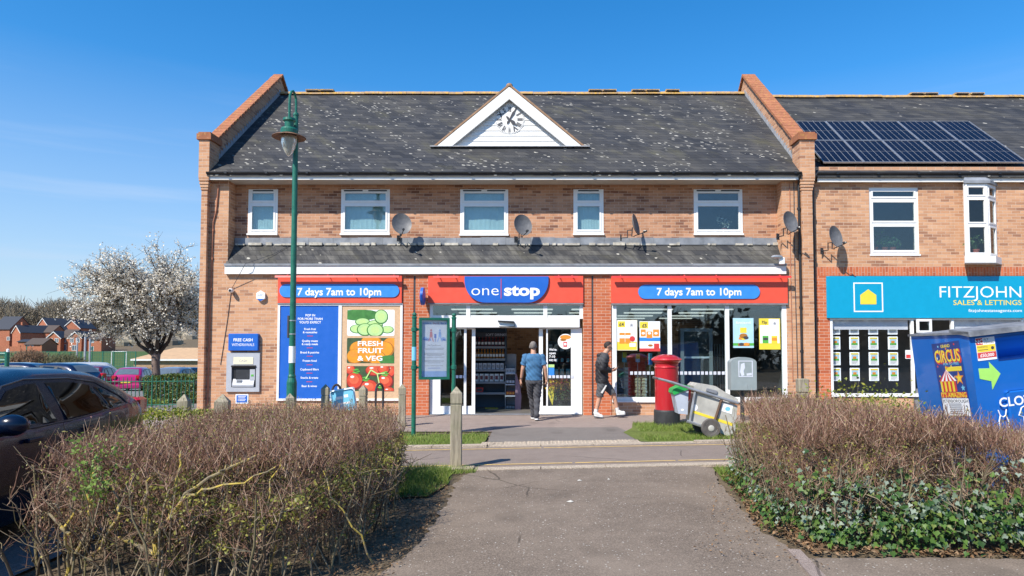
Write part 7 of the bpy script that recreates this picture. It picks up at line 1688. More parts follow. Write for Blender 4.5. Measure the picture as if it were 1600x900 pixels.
def fill(poly, n):
    xs = [p[0] for p in poly]; ys = [p[1] for p in poly]; out = np.zeros((0, 2))
    while len(out) < n:
        Q = np.stack([RNG.uniform(min(xs), max(xs), n), RNG.uniform(min(ys), max(ys), n)], -1); out = np.concatenate([out, Q[in_poly(Q, poly)]])
    return out[:n]
def lump(x, y, f=2.2, s=0.0): return np.sin(x * f + 1.3 * np.sin(y * f * .7 + s) + s) * np.cos(y * f * .9 + s * 2)
def bare_hedge(label, poly, top, n_stem, lichen, bud_n, seed, edge=.6, low_leaf=0, twig_l=.15, open_z=.15, leaf_x=None):
    global RNG
    RNG = np.random.default_rng(seed)
    t = thing('bare_hedge', label, 'hedge', (poly[0][0], poly[0][1], 0))
    off = np.array([poly[0][0], poly[0][1], 0])
    B = fill(poly, n_stem)
    # extra stems close to the rim, where they are seen
    rim = []
    for (p, q) in zip(poly, poly[1:] + poly[:1]):
        L = math.hypot(q[0] - p[0], q[1] - p[1]); k = int(L * 16); u = RNG.uniform(0, 1, k)[:, None]; rim.append(np.array(p) * (1 - u) + np.array(q) * u + RNG.normal(size=(k, 2)) * .06)
    B = np.concatenate([B] + rim); n = len(B); P = np.concatenate([B, np.zeros((n, 1)) - .02], 1)
    H = top(B[:, 0], B[:, 1]); cx_, cy__ = np.mean([p[0] for p in poly]), np.mean([p[1] for p in poly])
    D = RNG.normal(size=(n, 3)) * [.22, .22, .05] + [0, 0, 1]; L = H * RNG.uniform(.55, .88, n)
    r = RNG.uniform(.004, .014, n); bend = .16
    RNG2 = RNG.normal(size=(n, 3)) * bend
    Dn = unit(D)
    V1, F1, tips = twigs(P, D, L, r, r * .45, .0, 4, 5)
    V1 += np.repeat(RNG.normal(size=(len(V1) // 5, 3)) * [.012, .012, .004], 5, 0)
    # branches
    kb = 8; idx = np.repeat(np.arange(n), kb); tt = RNG.uniform(.18, 1.0, n * kb); Q = P[idx] + Dn[idx] * (L[idx] * tt)[:, None]
    Db = RNG.normal(size=(n * kb, 3)) * [.8, .8, .35] + [0, 0, .75]; Lb = RNG.uniform(.10, .32, n * kb) * (1.1 - .35 * tt)
    okb = in_poly((Q + unit(Db) * Lb[:, None])[:, :2], poly + []) | (RNG.uniform(0, 1, len(Q)) < .45); Lb = np.where(okb, Lb, Lb * .4)
    V2, F2, tb = twigs(Q, Db, Lb, .0042, .0022, .18, 2, 3)
    # shoots: fine and crowded at the clipped faces
    kt = 8; idx2 = np.repeat(np.arange(n * kb), kt); t2 = RNG.uniform(.25, 1.0, len(idx2)); Q2 = Q[idx2] + unit(Db)[idx2] * (Lb[idx2] * t2)[:, None]
    Dt = RNG.normal(size=(len(idx2), 3)) * [.62, .62, .45] + [0, 0, .85]; Lt = RNG.uniform(.45, 1.25, len(idx2)) * twig_l
    Ht = top(Q2[:, 0], Q2[:, 1]); ok = (Q2[:, 2] + Lt * .7 < Ht + .05) & (Q2[:, 2] > .03) & (RNG.uniform(0, 1, len(Q2)) < .22 + .78 * np.clip((Q2[:, 2] - open_z * Ht) / (.4 * Ht), 0, 1))
    def inflate(e):
        c = np.array([cx_, cy__]); return [tuple(np.array(p) + (np.array(p) - c) / np.linalg.norm(np.array(p) - c) * e) for p in poly]
    tipz = Q2 + unit(Dt) * Lt[:, None]; ok &= in_poly(tipz[:, :2], inflate(.17))
    Q2, Dt, Lt = Q2[ok], Dt[ok], Lt[ok]
    V3, F3, t3 = twigs(Q2, Dt, Lt, .0024, .0011, .22, 2, 3)
    # a clipped top: shoots standing along the upper face
    nt = int(n * 34); T = fill(poly, nt); Hh = top(T[:, 0], T[:, 1]); P4 = np.stack([T[:, 0], T[:, 1], Hh - RNG.uniform(.03, .20, nt)], -1) + RNG.normal(size=(nt, 3)) * [.03, .03, 0]
    D4 = RNG.normal(size=(nt, 3)) * [.5, .5, .2] + [0, 0, 1]; L4 = RNG.uniform(.06, .19, nt); V4, F4, t4 = twigs(P4, D4, L4, .0026, .0012, .2, 2, 3)
    V, Fq, M = stack([(V1 - off, F1, 0)]); link_mesh('stems', fast_mesh('stems', V, Fq, ['hedge_stem']), t)
    V, Fq, M = stack([(V2 - off, F2, 0), (V3 - off, F3, 1), (V4 - off, F4, 1)]); link_mesh('twigs', fast_mesh('twigs', V, Fq, ['hedge_stem', 'hedge_twig'], M), t)
    if lichen:
        mb = MB()
        for (pts, rr) in lichen: mb.tube([Vector(p) - Vector(off) for p in pts], [rr * (1 - .55 * i / (len(pts) - 1)) for i in range(len(pts))], 7)
        mb.build('lichen_branches', ['lichen_branch'], t)
    allt = np.concatenate([t3, t4]); C = allt[RNG.integers(0, len(allt), bud_n)] + RNG.normal(size=(bud_n, 3)) * .008
    V5, F5 = leaves(C, RNG.uniform(.010, .026, bud_n), .55)
    parts = [(V5 - off, F5, 0)]
    if low_leaf:
        T = t3[RNG.integers(0, len(t3), low_leaf * 2)]; T = T[T[:, 2] < .80 * top(T[:, 0], T[:, 1])]
        if leaf_x is not None: T = T[T[:, 0] + RNG.normal(size=len(T)) * .45 > leaf_x]
        T = T[lump(T[:, 0], T[:, 2] * 3, 3.4) > -.45][:low_leaf]; V6, F6 = leaves(T + RNG.normal(size=T.shape) * .02, RNG.uniform(.018, .036, len(T)), .6); parts.append((V6 - off, F6, 1))
    V, Fq, M = stack(parts); link_mesh('buds', fast_mesh('buds', V, Fq, ['bud_leaf', 'olive_leaf'], M), t)
    return t, off
LH = [(-3.62, 4.95), (-2.7, 4.66), (-1.68, 4.72), (-1.56, 5.2), (-1.52, 6.2), (-1.64, 7.6), (-1.84, 8.75), (-3.2, 8.65), (-3.75, 8.2), (-3.56, 6.5)]
ltop = lambda x, y: .955 - .022 * (y - 5) + .03 * lump(x, y, 2.3) + .025 * lump(x, y, 6.1, 2) - .06 * np.clip((x + 2.1) / .5, 0, 1) - .05 * np.clip((-3.2 - x) / .5, 0, 1)
def brp(pts, r):
    P = [at(px, py, Y + .11) for px, py, Y in pts]; out = []
    for a, b in zip(P, P[1:]):
        for k in range(3): out.append(tuple(a.lerp(b, k / 3) + Vector([rnd.gauss(0, .011) for _ in range(3)])))
    return (out + [tuple(P[-1])], r * .95)
br = [brp([(262, 905, 4.75), (243, 868, 4.62), (240, 842, 4.58), (262, 810, 4.55), (290, 775, 4.55), (345, 737, 4.6), (400, 712, 4.7)], .021), brp([(243, 850, 4.6), (232, 815, 4.55), (230, 780, 4.55), (236, 745, 4.6)], .015), brp([(262, 810, 4.55), (268, 775, 4.55), (282, 735, 4.6), (283, 705, 4.7)], .014), brp([(290, 775, 4.55), (330, 762, 4.5), (380, 752, 4.5), (430, 730, 4.6)], .010), brp([(345, 737, 4.6), (360, 725, 4.62), (372, 690, 4.8)], .009),
      brp([(108, 905, 4.8), (108, 860, 4.7), (103, 828, 4.66), (118, 795, 4.66)], .015), brp([(104, 832, 4.66), (85, 810, 4.7), (55, 795, 4.8)], .013), brp([(128, 860, 4.7), (140, 800, 4.62), (140, 765, 4.64), (150, 730, 4.8)], .012), brp([(150, 870, 4.7), (170, 830, 4.6), (187, 805, 4.58), (184, 775, 4.6), (172, 755, 4.7)], .012), brp([(187, 805, 4.58), (196, 770, 4.6), (210, 740, 4.7)], .009), brp([(245, 862, 4.65), (210, 850, 4.7), (185, 840, 4.75), (150, 850, 4.9)], .018),
      brp([(600, 905, 5.1), (560, 840, 4.9), (520, 780, 4.8), (505, 735, 4.85)], .009), brp([(420, 900, 4.8), (432, 830, 4.65), (420, 770, 4.65), (440, 715, 4.75)], .010)]
bare_hedge('large bare clipped hedge left of the path with yellow lichened branches', LH, ltop, 250, br, 20000, 5, low_leaf=24000, leaf_x=-2.6)
# a sprig of fresh leaves in it
t = thing('leafy_sprig', 'sprig of fresh green leaves growing through the left bare hedge', 'plant', (-3.02, 4.66, .42))
P = np.zeros((7, 3)); D = RNG.normal(size=(7, 3)) * [.35, .15, .1] + [0, -.1, 1]; V, Fq, tips = twigs(P, D, RNG.uniform(.30, .58, 7), .004, .002); C = (unit(D)[:, None, :] * RNG.uniform(.2, .6, (7, 46, 1))).reshape(-1, 3) + RNG.normal(size=(322, 3)) * .035; V2, F2 = leaves(C, RNG.uniform(.02, .04, 322), .6); V, Fq, M = stack([(V, Fq, 0), (V2, F2, 1)]); link_mesh('foliage', fast_mesh('foliage', V, Fq, ['hedge_stem', 'fresh_leaf'], M), t)
RH = [(2.26, 5.95), (2.66, 5.66), (7.2, 5.52), (7.2, 6.75), (4.30, 6.85), (4.20, 9.1), (2.72, 9.15), (2.50, 8.2), (2.36, 7.0)]
rtop = lambda x, y: 1.03 - .02 * (y - 5.5) + .03 * lump(x, y, 2.1, 1) + .02 * lump(x, y, 5.7, 3) - .05 * np.clip((2.7 - x) / .4, 0, 1) - .17 * np.clip((x - 3.4) / .7, 0, 1)
bare_hedge('long bare clipped hedge right of the path with ivy in its foot', RH, rtop, 420, None, 18000, 8, low_leaf=6000, open_z=.22)
def ivy_leaf(C, size, N):
    n = len(C); a = unit(np.cross(N, RNG.normal(size=(n, 3)) * .6 + [0, 0, 1])); a = np.where(a[:, 2:3] > 0, -a, a); a = unit(np.cross(np.cross(N, [0, 0, 1.0]) + RNG.normal(size=(n, 3)) * .5, N)) * -1; a = np.where(a[:, 2:3] > 0.2, -a, a); b = np.cross(N, a); s = size[:, None]
    up = N * s * .12
    base, tip = C - a * s * .35, C + a * s * .62
    l1, l2 = C - a * s * .12 + b * s * .52 + up, C + a * s * .15 + b * s * .20 + up * .5; r1, r2 = C - a * s * .12 - b * s * .52 + up, C + a * s * .15 - b * s * .20 + up * .5
    lb, rb = C - a * s * .50 + b * s * .28 + up, C - a * s * .50 - b * s * .28 + up
    V = np.stack([base, tip, l1, l2, r1, r2, lb, rb], 1).reshape(-1, 3); o = np.arange(n) * 8
    F_ = np.concatenate([np.stack([o, o + 6, o + 2, o + 3], -1), np.stack([o, o + 3, o + 1, o + 5], -1), np.stack([o, o + 5, o + 4, o + 7], -1)])
    return V, F_
t = thing('ivy', 'dark and pale variegated ivy climbing the foot of the right hedge', 'ivy', (RH[0][0], RH[0][1], 0)); off = np.array([RH[0][0], RH[0][1], 0])
parts = []
for mat, n, zlo, zhi, band_ in ((0, 12000, .02, .82, 0), (1, 7800, .16, .88, 1)):
    e = [(RH[8], RH[0]), (RH[0], RH[1]), (RH[1], RH[2]), (RH[7], RH[8]), (RH[6], RH[7])]; w = np.array([1.2, .6, 4.6, 1.0, .6]); pick = RNG.choice(5, n, p=w / w.sum()); u = RNG.uniform(0, 1, n)
    A = np.array([q[0] for q in e])[pick]; Bq = np.array([q[1] for q in e])[pick]; Q = A * (1 - u)[:, None] + Bq * u[:, None]
    nn = np.stack([(Bq - A)[:, 1], -(Bq - A)[:, 0]], -1); nn = nn / np.linalg.norm(nn, axis=1, keepdims=True)
    z = zlo + (zhi - zlo) * RNG.beta(1.3, 1.9, n); dep = RNG.uniform(-.22, .20, n) + .10 * (1 - z / .7)
    z = z * (.72 + .28 * lump(Q[:, 0], Q[:, 1], 2.6, .7) + .12 * RNG.normal(size=n)); clump = lump(Q[:, 0], z * 4, 3.0, band_ * 2.3) + RNG.normal(size=n) * .6; keep = (clump > (-.1 if band_ == 0 else .15)) & (z > .01)
    sidey = np.isin(pick, [0, 3, 4]); keep &= ~sidey | ((z < .42 + .1 * RNG.normal(size=n)) & (RNG.uniform(0, 1, n) < .6))
    if band_ == 1: keep &= (Q[:, 0] > 2.5) | (RNG.uniform(0, 1, n) < .45)
    Q, nn, z, dep = Q[keep], nn[keep], z[keep], dep[keep]
    C = np.stack([Q[:, 0] - nn[:, 0] * -dep, Q[:, 1] - nn[:, 1] * -dep, z], -1); N = unit(np.stack([nn[:, 0], nn[:, 1], np.full(len(z), .9)], -1) + RNG.normal(size=(len(z), 3)) * .45)
    V, F_ = ivy_leaf(C, RNG.uniform(.024, .062, len(z)) * (1.0 if band_ == 0 else .85), N); parts.append((V - off, F_, mat))
V, Fq, M = stack(parts); link_mesh('foliage', fast_mesh('foliage', V, Fq, ['ivy_green', 'ivy_pale'], M), t)
# pale sprig and bramble at the top, by the clothes bank
t = thing('leafy_shrub', 'yellow green leafy shrub in the far end of the right hedge', 'shrub', (4.0, 8.6, .6)); n = 1500
C = RNG.normal(size=(n, 3)) * [.38, .25, .14] + [0, 0, .27]; V, Fq = leaves(C, RNG.uniform(.03, .06, n), .5); V2, F2, _ = twigs(np.zeros((26, 3)) + RNG.normal(size=(26, 3)) * [.3, .2, .02], RNG.normal(size=(26, 3)) * [.4, .4, .1] + [0, 0, 1], RNG.uniform(.3, .6, 26), .005, .002); V, Fq, M = stack([(V, Fq, 0), (V2, F2, 1)]); link_mesh('foliage', fast_mesh('foliage', V, Fq, ['gold_leaf', 'hedge_stem'], M), t)

def leaf_box(name, label, x0, x1, y0, y1, z0, z1, n, size, mat, cat='hedge'):
    t = thing(name, label, cat, ((x0 + x1) / 2, y0, z0)); off = np.array([(x0 + x1) / 2, y0, z0])
    f = RNG.choice(3, n, p=[.5, .3, .2]); C = np.stack([RNG.uniform(x0, x1, n), RNG.uniform(y0, y1, n), RNG.uniform(z0, z1, n)], -1); d = np.abs(RNG.normal(size=n)) * .06
    C[f == 0, 1] = y0 + d[f == 0]; C[f == 1, 2] = z1 - d[f == 1]; s_ = RNG.integers(0, 2, n); C[f == 2, 0] = np.where(s_ == 0, x0 + d, x1 - d)[f == 2]
    C += .06 * np.stack([lump(C[:, 1], C[:, 2], 4), lump(C[:, 0], C[:, 2], 4.4, 1), lump(C[:, 0], C[:, 1], 4.1, 2)], -1)
    V, Fq = leaves(C, RNG.uniform(.6, 1.2, n) * size, .6); link_mesh('foliage', fast_mesh('foliage', V - off, Fq, [mat]), t)
    m = 160; P = np.stack([RNG.uniform(x0 + .1, x1 - .1, m), RNG.uniform(y0 + .1, y1 - .05, m), np.full(m, z0)], -1); V, Fq, _ = twigs(P - off, RNG.normal(size=(m, 3)) * .3 + [0, 0, 1], np.full(m, (z1 - z0) * .8), .008, .003); link_mesh('stems', fast_mesh('stems', V, Fq, ['hedge_stem']), t); return t
leaf_box('clipped_hedge', 'boxy clipped evergreen hedge under the blossom tree', at(223, 600, 22).x, at(305, 600, 22).x, 22, 23.6, -.25, Z(587, 22), 9000, .075, 'box_leaf')
leaf_box('low_hedge', 'low yellow green leafy hedge behind the black car', -5.75, -3.95, 8.45, 9.0, 0, .84, 5200, .045, 'gold_leaf')
leaf_box('low_hedge', 'pale green low planting left of the clipped hedge', at(205, 600, 20.2).x, at(232, 600, 20.2).x, 20.2, 21.5, -.1, .12, 2000, .06, 'fresh_leaf')
def shrub(label, px0, px1, ptop, Y, mat, n, size):
    x0, x1 = at(px0, 560, Y).x, at(px1, 560, Y).x; zt_ = ZF(ptop, Y); z0 = gz(Y); t = thing('bare_shrub', label, 'shrub', ((x0 + x1) / 2, Y, z0))
    u = RNG.uniform(-1, 1, n); C = np.stack([u * (x1 - x0) / 2, RNG.normal(size=n) * .8, (zt_ - z0) * np.sqrt(np.clip(1 - u * u, 0, 1)) * RNG.uniform(.05, 1, n) ** .6], -1); D = RNG.normal(size=(n, 3)) * [.7, .5, .3] + [0, 0, .8]
    V, Fq, _ = twigs(C, D, RNG.uniform(.4, 1, n) * size, .03, .012, .2, 1); link_mesh('branches', fast_mesh('branches', V, Fq, [mat]), t)
leafy('russet_twig', [(.20, .12, .07), (.28, .17, .10), (.15, .10, .06)], 0, .9); leafy('green_twig', [(.14, .14, .07), (.20, .18, .09), (.10, .11, .05)], 0, .9)
shrub('russet bare shrub behind the parked navy cars', 14, 78, 552, 56, 'russet_twig', 4000, .5); shrub('greenish bare shrub right of the russet one', 70, 134, 558, 57, 'green_twig', 3000, .5)

# the blossom tree
TX, TY = at(243, 600, 30).x, 30.0; TZ = gz(30)
t = thing('blossom_tree', 'spreading white blossom tree with dark limbs and a thick trunk', 'tree', (TX, TY, TZ))
leafy('dark_bark', [(.055, .042, .034), (.085, .065, .05)], 0, .9, .2); plain('trunk_bark', (0.16, 0.115, 0.095), 0.85, var=.5, scale=7, bump=.6)
mb = MB(); mb.tube([(0, 0, -.1), (0, 0, .2), (.02, 0, .9), (-.02, 0, 1.5), (0, 0, 2.0)], [.26, .20, .17, .165, .19], 14); mb.build('trunk', ['trunk_bark'], t, smooth=True)
rt = random.Random(21); targets = []
while len(targets) < 120:
    v = Vector((rt.uniform(-1, 1), rt.uniform(-1, 1), rt.uniform(-1, 1)))
    if .38 < v.length < 1.0 and v.z > -.72: targets.append(Vector((v.x * 2.75 - .75, v.y * 2.5, v.z * 2.45 + 4.25)))
targets += [Vector((-3.4, 0.2, 2.6)), Vector((-3.3, -.6, 3.6)), Vector((.9, .3, 6.5)), (Vector((-.2, .2, 6.7))), Vector((1.7, .4, 5.6)), Vector((1.9, 0, 3.0)), Vector((-2.6, .5, 5.9))]
limbs = [Vector((math.cos(a) * r_, math.sin(a) * r_, h)) for a, r_, h in ((3.1, 1.25, 3.0), (2.6, 1.0, 3.7), (.1, .8, 3.3), (.8, .6, 4.0), (4.2, .9, 3.4), (5.3, .8, 3.5), (1.7, .5, 4.2), (3.6, .9, 4.1))]
mb = MB(); S0 = Vector((0, 0, 1.75)); QP, QD, QL = [], [], []
for Lm in limbs: mid = (S0 + Lm) / 2 + Vector((Lm.x * .12, Lm.y * .12, -.12)); mb.tube([S0, mid, Lm], [.10, .072, .05], 7)
for T in targets:
    Lm = min(limbs, key=lambda q: (q - T).length + .25 * rt.random()); c_ = Lm + (T - Lm) * .45 + Vector((rt.uniform(-.3, .3), rt.uniform(-.3, .3), rt.uniform(-.05, .35))); pts = [Lm * (1 - u) ** 2 + c_ * (2 * u * (1 - u)) + T * u * u for u in (0, .2, .4, .6, .8, 1)]
    mb.tube(pts, [.042, .034, .027, .020, .014, .008], 5)
    for k in range(34):
        u = rt.uniform(.15, 1.05); i = min(4, int(u * 5)); f = u * 5 - i; QP.append(pts[i].lerp(pts[i + 1], f)); QD.append((T - Lm).normalized() * .5 + Vector((rt.gauss(0, .7), rt.gauss(0, .7), rt.gauss(.15, .6)))); QL.append(rt.uniform(.25, .75))
mb.build('limbs', ['dark_bark'], t)
QP = np.array([tuple(q) for q in QP]); QD = np.array([tuple(q) for q in QD]); QL = np.array(QL); V, Fq, tips = twigs(QP, QD, QL, .010, .004, .25, 2, 3); link_mesh('twigs', fast_mesh('twigs', V, Fq, ['dark_bark']), t)
leafy('blossom', [(.72, .66, .53), (.80, .76, .66), (.85, .82, .75), (.66, .58, .44)], .3, .7, .2); leafy('brown_bud', [(.20, .14, .07), (.28, .22, .10)], .1)
k = 10; f = RNG.uniform(.25, 1.1, (len(QP), k, 1)); C = (QP[:, None, :] + unit(QD)[:, None, :] * QL[:, None, None] * f).reshape(-1, 3) + RNG.normal(size=(len(QP) * k, 3)) * .05
C = C[RNG.uniform(0, 1, len(C)) < .80 + .2 * lump(C[:, 0], C[:, 2], 2.4)]
V, Fq = leaves(C, RNG.uniform(.05, .115, len(C)), .8); C2_ = C[::3] + RNG.normal(size=C[::3].shape) * .05; V2, F2 = leaves(C2_, .05, .5); V, Fq, M = stack([(V, Fq, 0), (V2, F2, 1)]); link_mesh('blossom', fast_mesh('blossom', V, Fq, ['blossom', 'brown_bud'], M), t)

# grass
def grass(label_poly, n, z, h0, h1, lump_s=3.0, thin=1.0, name='grass'):
    T = fill(label_poly, n); k = lump(T[:, 0], T[:, 1], lump_s) + .5 * lump(T[:, 0], T[:, 1], lump_s * 2.7, 2) + RNG.normal(size=n) * .35; T = T[k > -.75]; n = len(T)
    h = RNG.uniform(h0, h1, n); a = RNG.uniform(0, 2 * math.pi, n); w = .0045 * thin; lean = RNG.normal(size=(n, 2)) * h[:, None] * .55
    dx, dy = np.cos(a) * w, np.sin(a) * w; zb = np.full(n, z)
    V = np.stack([np.stack([T[:, 0] - dx, T[:, 1] - dy, zb], -1), np.stack([T[:, 0] + dx, T[:, 1] + dy, zb], -1), np.stack([T[:, 0] + lean[:, 0] + dx * .2, T[:, 1] + lean[:, 1] + dy * .2, zb + h], -1), np.stack([T[:, 0] + lean[:, 0] - dx * .2, T[:, 1] + lean[:, 1] - dy * .2, zb + h], -1)], 1).reshape(-1, 3)
    o = link_mesh(name, fast_mesh(name, V, np.arange(n * 4).reshape(n, 4), ['grass_blade'])); o['kind'] = 'stuff'
gl_ = [(-9, 10.75), (-2.3, 11.55), (-1.05, 11.72), (-.98, 12.2), (-1.0, 13.2), (-9, 13.3)]; grr = [(1.75, 12.15), (2.1, 12.05), (9, 12.95), (12, 13.4), (12, 14.6), (3.0, 15.3), (2.05, 15.35), (1.9, 14.3), (1.62, 13.5)]
for P_ in (gl_, grr): sheet('verge', P_, .010, 'turf')
grass(gl_, 15000, .008, .03, .085); grass([(1.9, 12.2), (9, 13.1), (9, 13.45), (1.85, 12.95)], 9000, .008, .03, .085); grass([(1.95, 13.6), (9, 13.9), (12, 14.5), (3.0, 15.3), (2.05, 15.3)], 13000, .008, .03, .085)
ln = [(-1.75, 7.5), (-1.25, 7.6), (-1.12, 8.3), (-1.22, 9.2), (-1.75, 9.3), (-2.0, 8.6)]; sheet('verge', ln, .007, 'turf'); grass(ln, 5000, .005, .04, .12)
grass([(-1.3, 8.9), (-.86, 9.05), (-.84, 9.36), (-1.35, 9.3)], 800, .003, .02, .07); grass([(2.25, 8.4), (2.7, 8.4), (2.75, 9.4), (2.35, 9.4)], 1600, .003, .02, .07)
# leaf litter and crumbs of earth
def litter(poly, n, mat, s0, s1, name='leaf_litter', z=.012):
    T = fill(poly, n); C = np.stack([T[:, 0], T[:, 1], z + RNG.uniform(0, .03, n)], -1); V, Fq = leaves(C, RNG.uniform(s0, s1, n), .55, upbias=1.5, fold=.1); o = link_mesh(name, fast_mesh(name, V, Fq, [mat])); o['kind'] = 'stuff'
litter([(1.95, 6.3), (2.15, 5.42), (7, 5.12), (7, 5.45), (2.5, 5.55), (2.25, 6.2), (2.35, 8.3), (2.6, 9.0), (2.3, 8.8), (2.15, 7.4)], 2600, 'dead_leaf', .025, .06)
litter([(1.2, 5.5), (2.1, 5.0), (2.2, 8.4), (1.85, 8.0), (1.6, 6.5)], 260, 'dead_leaf', .012, .035)
litter([(-1.5, 4.3), (-1.05, 4.4), (-1.0, 6.5), (-1.08, 8.2), (-1.7, 8.4), (-1.5, 6.4)], 1800, 'dead_leaf', .012, .035)
# scraps on the path
plain('paper_scrap', (0.45, 0.43, 0.39), 0.8)
for px, py, s, a, lb in ((905, 752, .035, 20, 'small crumpled white paper scrap nearest the road on the path'), (951, 750, .025, 60, 'tiny white paper scrap right of the crumpled one'), (892, 785, .045, -8, 'long flat pale paper scrap in the middle of the path')):
    g_ = gnd(px, py); mb = MB(); n = 9; mb.add([(s * math.cos(2 * math.pi * i / n) * rnd.uniform(.6, 1.2), s * .7 * math.sin(2 * math.pi * i / n) * rnd.uniform(.6, 1.2), .003) for i in range(n)] + [(0, 0, .015 + s * .12)], [(i, (i + 1) % n, n) for i in range(n)])
    o = mb.build('paper_scrap', ['paper_scrap'], loc=(g_.x, g_.y, .006)); o.rotation_euler[2] = R(a); tag(o, lb, 'litter')
# trees and roofs on the other side, behind the photographer: they show only in the glass
V_, F_ = [], []
for kx in range(34):
    x = -50 + kx * 3 + rnd.uniform(-1, 1); y = -27 + rnd.uniform(-5, 5); h = rnd.uniform(2.6, 5.6); n = 70
    P = np.stack([x + RNG.normal(size=n) * 1.3, y + RNG.normal(size=n) * 1.2, h * RNG.uniform(.12, .9, n)], -1); V, Fq, _ = twigs(P, RNG.normal(size=(n, 3)) * .5 + [0, 0, .8], RNG.uniform(.8, 2.2, n), .09, .03, .2, 1); V_.append(V); F_.append(Fq)
    C = P[::1].repeat(5, 0) + RNG.normal(size=(n * 5, 3)) * .7; V, Fq = leaves(C, .8, .7); V_.append(V); F_.append(Fq)
V, Fq, M = stack([(a, b, 0) for a, b in zip(V_, F_)]); leafy('far_dark', [(.05, .05, .035), (.08, .08, .05), (.10, .085, .06)], 0, .9); o = link_mesh('wood', fast_mesh('wood', V, Fq, ['far_dark'])); o['kind'] = 'stuff'

# ------------------------------------------------------------------ people
plain('skin', (0.50, 0.27, 0.18), 0.55, var=.08); plain('hair_grey', (0.17, 0.15, 0.135), 0.8, var=.4, scale=40); plain('hair_dark', (0.022, 0.016, 0.013), 0.7, var=.3, scale=40)
plain('tshirt_blue', (0.045, 0.14, 0.27), 0.85, var=.15, scale=9); plain('trouser_grey', (0.060, 0.060, 0.068), 0.9, var=.2, scale=9); plain('jacket_black', (0.014, 0.014, 0.017), 0.7, var=.2, scale=9); plain('jacket_grey', (0.055, 0.055, 0.060), 0.8, var=.15); plain('shorts_grey', (0.075, 0.078, 0.085), 0.85, var=.2, scale=9); plain('shoe_white', (0.70, 0.69, 0.66), 0.5, var=.05); plain('shoe_dark', (0.03, 0.035, 0.06), 0.6); plain('eye', (0.03, 0.02, 0.015), 0.2)
def limb(mb, a, b, ra, rb, n=14, flat=1.0):
    a, b = Vector(a), Vector(b); mb.tube([a, a.lerp(b, .33), a.lerp(b, .66), b], [ra, ra + (rb - ra) * .30, ra + (rb - ra) * .62, rb], n); mb.ball(a, ra, n); mb.ball(b, rb, n)
def loft(mb, rings, n=20):
    vs = [(cx + rx * math.cos(2 * math.pi * j / n), cy + ry * math.sin(2 * math.pi * j / n), cz) for (cx, cy, cz, rx, ry) in rings for j in range(n)]; k = len(rings)
    mb.add(vs, [(i * n + j, i * n + (j + 1) % n, (i + 1) * n + (j + 1) % n, (i + 1) * n + j) for i in range(k - 1) for j in range(n)] + [tuple(range(n - 1, -1, -1)), tuple(range((k - 1) * n, k * n))])
def hand(mb, wrist, dirn, palm_n, curl, thumb_side):
    """palm, four unequal bent fingers, a thumb from the side of the palm"""
    d = Vector(dirn).normalized(); nrm = Vector(palm_n).normalized(); nrm = (nrm - d * nrm.dot(d)).normalized(); s = d.cross(nrm) * thumb_side; w = Vector(wrist)
    for k in range(5): mb.ball(w + d * (.02 + .018 * k), (.034, .034, .034), 10) if k == 0 else limb(mb, w + d * (.02 + .018 * k) + s * .026, w + d * (.02 + .018 * k) - s * .026, .017, .016, 8)
    for k, (o, L) in enumerate(((.030, .072), (.010, .082), (-.010, .076), (-.029, .060))):
        p = w + d * .088 + s * o; q = d
        for j in range(3):
            q = (q * math.cos(curl) + nrm * math.sin(curl)).normalized(); e = p + q * L * (.44, .32, .26)[j]; limb(mb, p, e, .0095 - .0008 * j, .009 - .0010 * j, 7); p = e
    p = w + d * .030 + s * .034; q = (d * .72 + s * .62 + nrm * .25).normalized(); e = p + q * .040; limb(mb, p, e, .012, .0105, 7); limb(mb, e, e + (q * .7 + d * .4 + nrm * .35).normalized() * .032, .0105, .009, 7)
def head(mb, c, fwd, tilt=0.0):
    """c: middle of the head"""
    M = Matrix.Translation(c) @ Vector((0, 1, 0)).rotation_difference(Vector(fwd).normalized()).to_matrix().to_4x4() @ Matrix.Rotation(tilt, 4, 'X'); k = len(mb.v)
    mb.ball((0, -.012, .022), (.076, .096, .098), 18); mb.ball((0, .022, -.045), (.058, .070, .068), 16); mb.ball((0, .058, -.088), (.026, .026, .020), 10)
    limb(mb, (0, .088, .018), (0, .106, -.022), .008, .013, 8); mb.ball((0, .088, -.052), (.024, .012, .007), 8); mb.ball((0, .085, -.063), (.020, .011, .007), 8); mb.ball((-.032, .076, .028), (.022, .012, .007), 8); mb.ball((.032, .076, .028), (.022, .012, .007), 8)
    for s in (-1, 1): mb.ball((s * .078, -.005, -.010), (.010, .020, .032), 8)
    mb.xform(M, k); return M
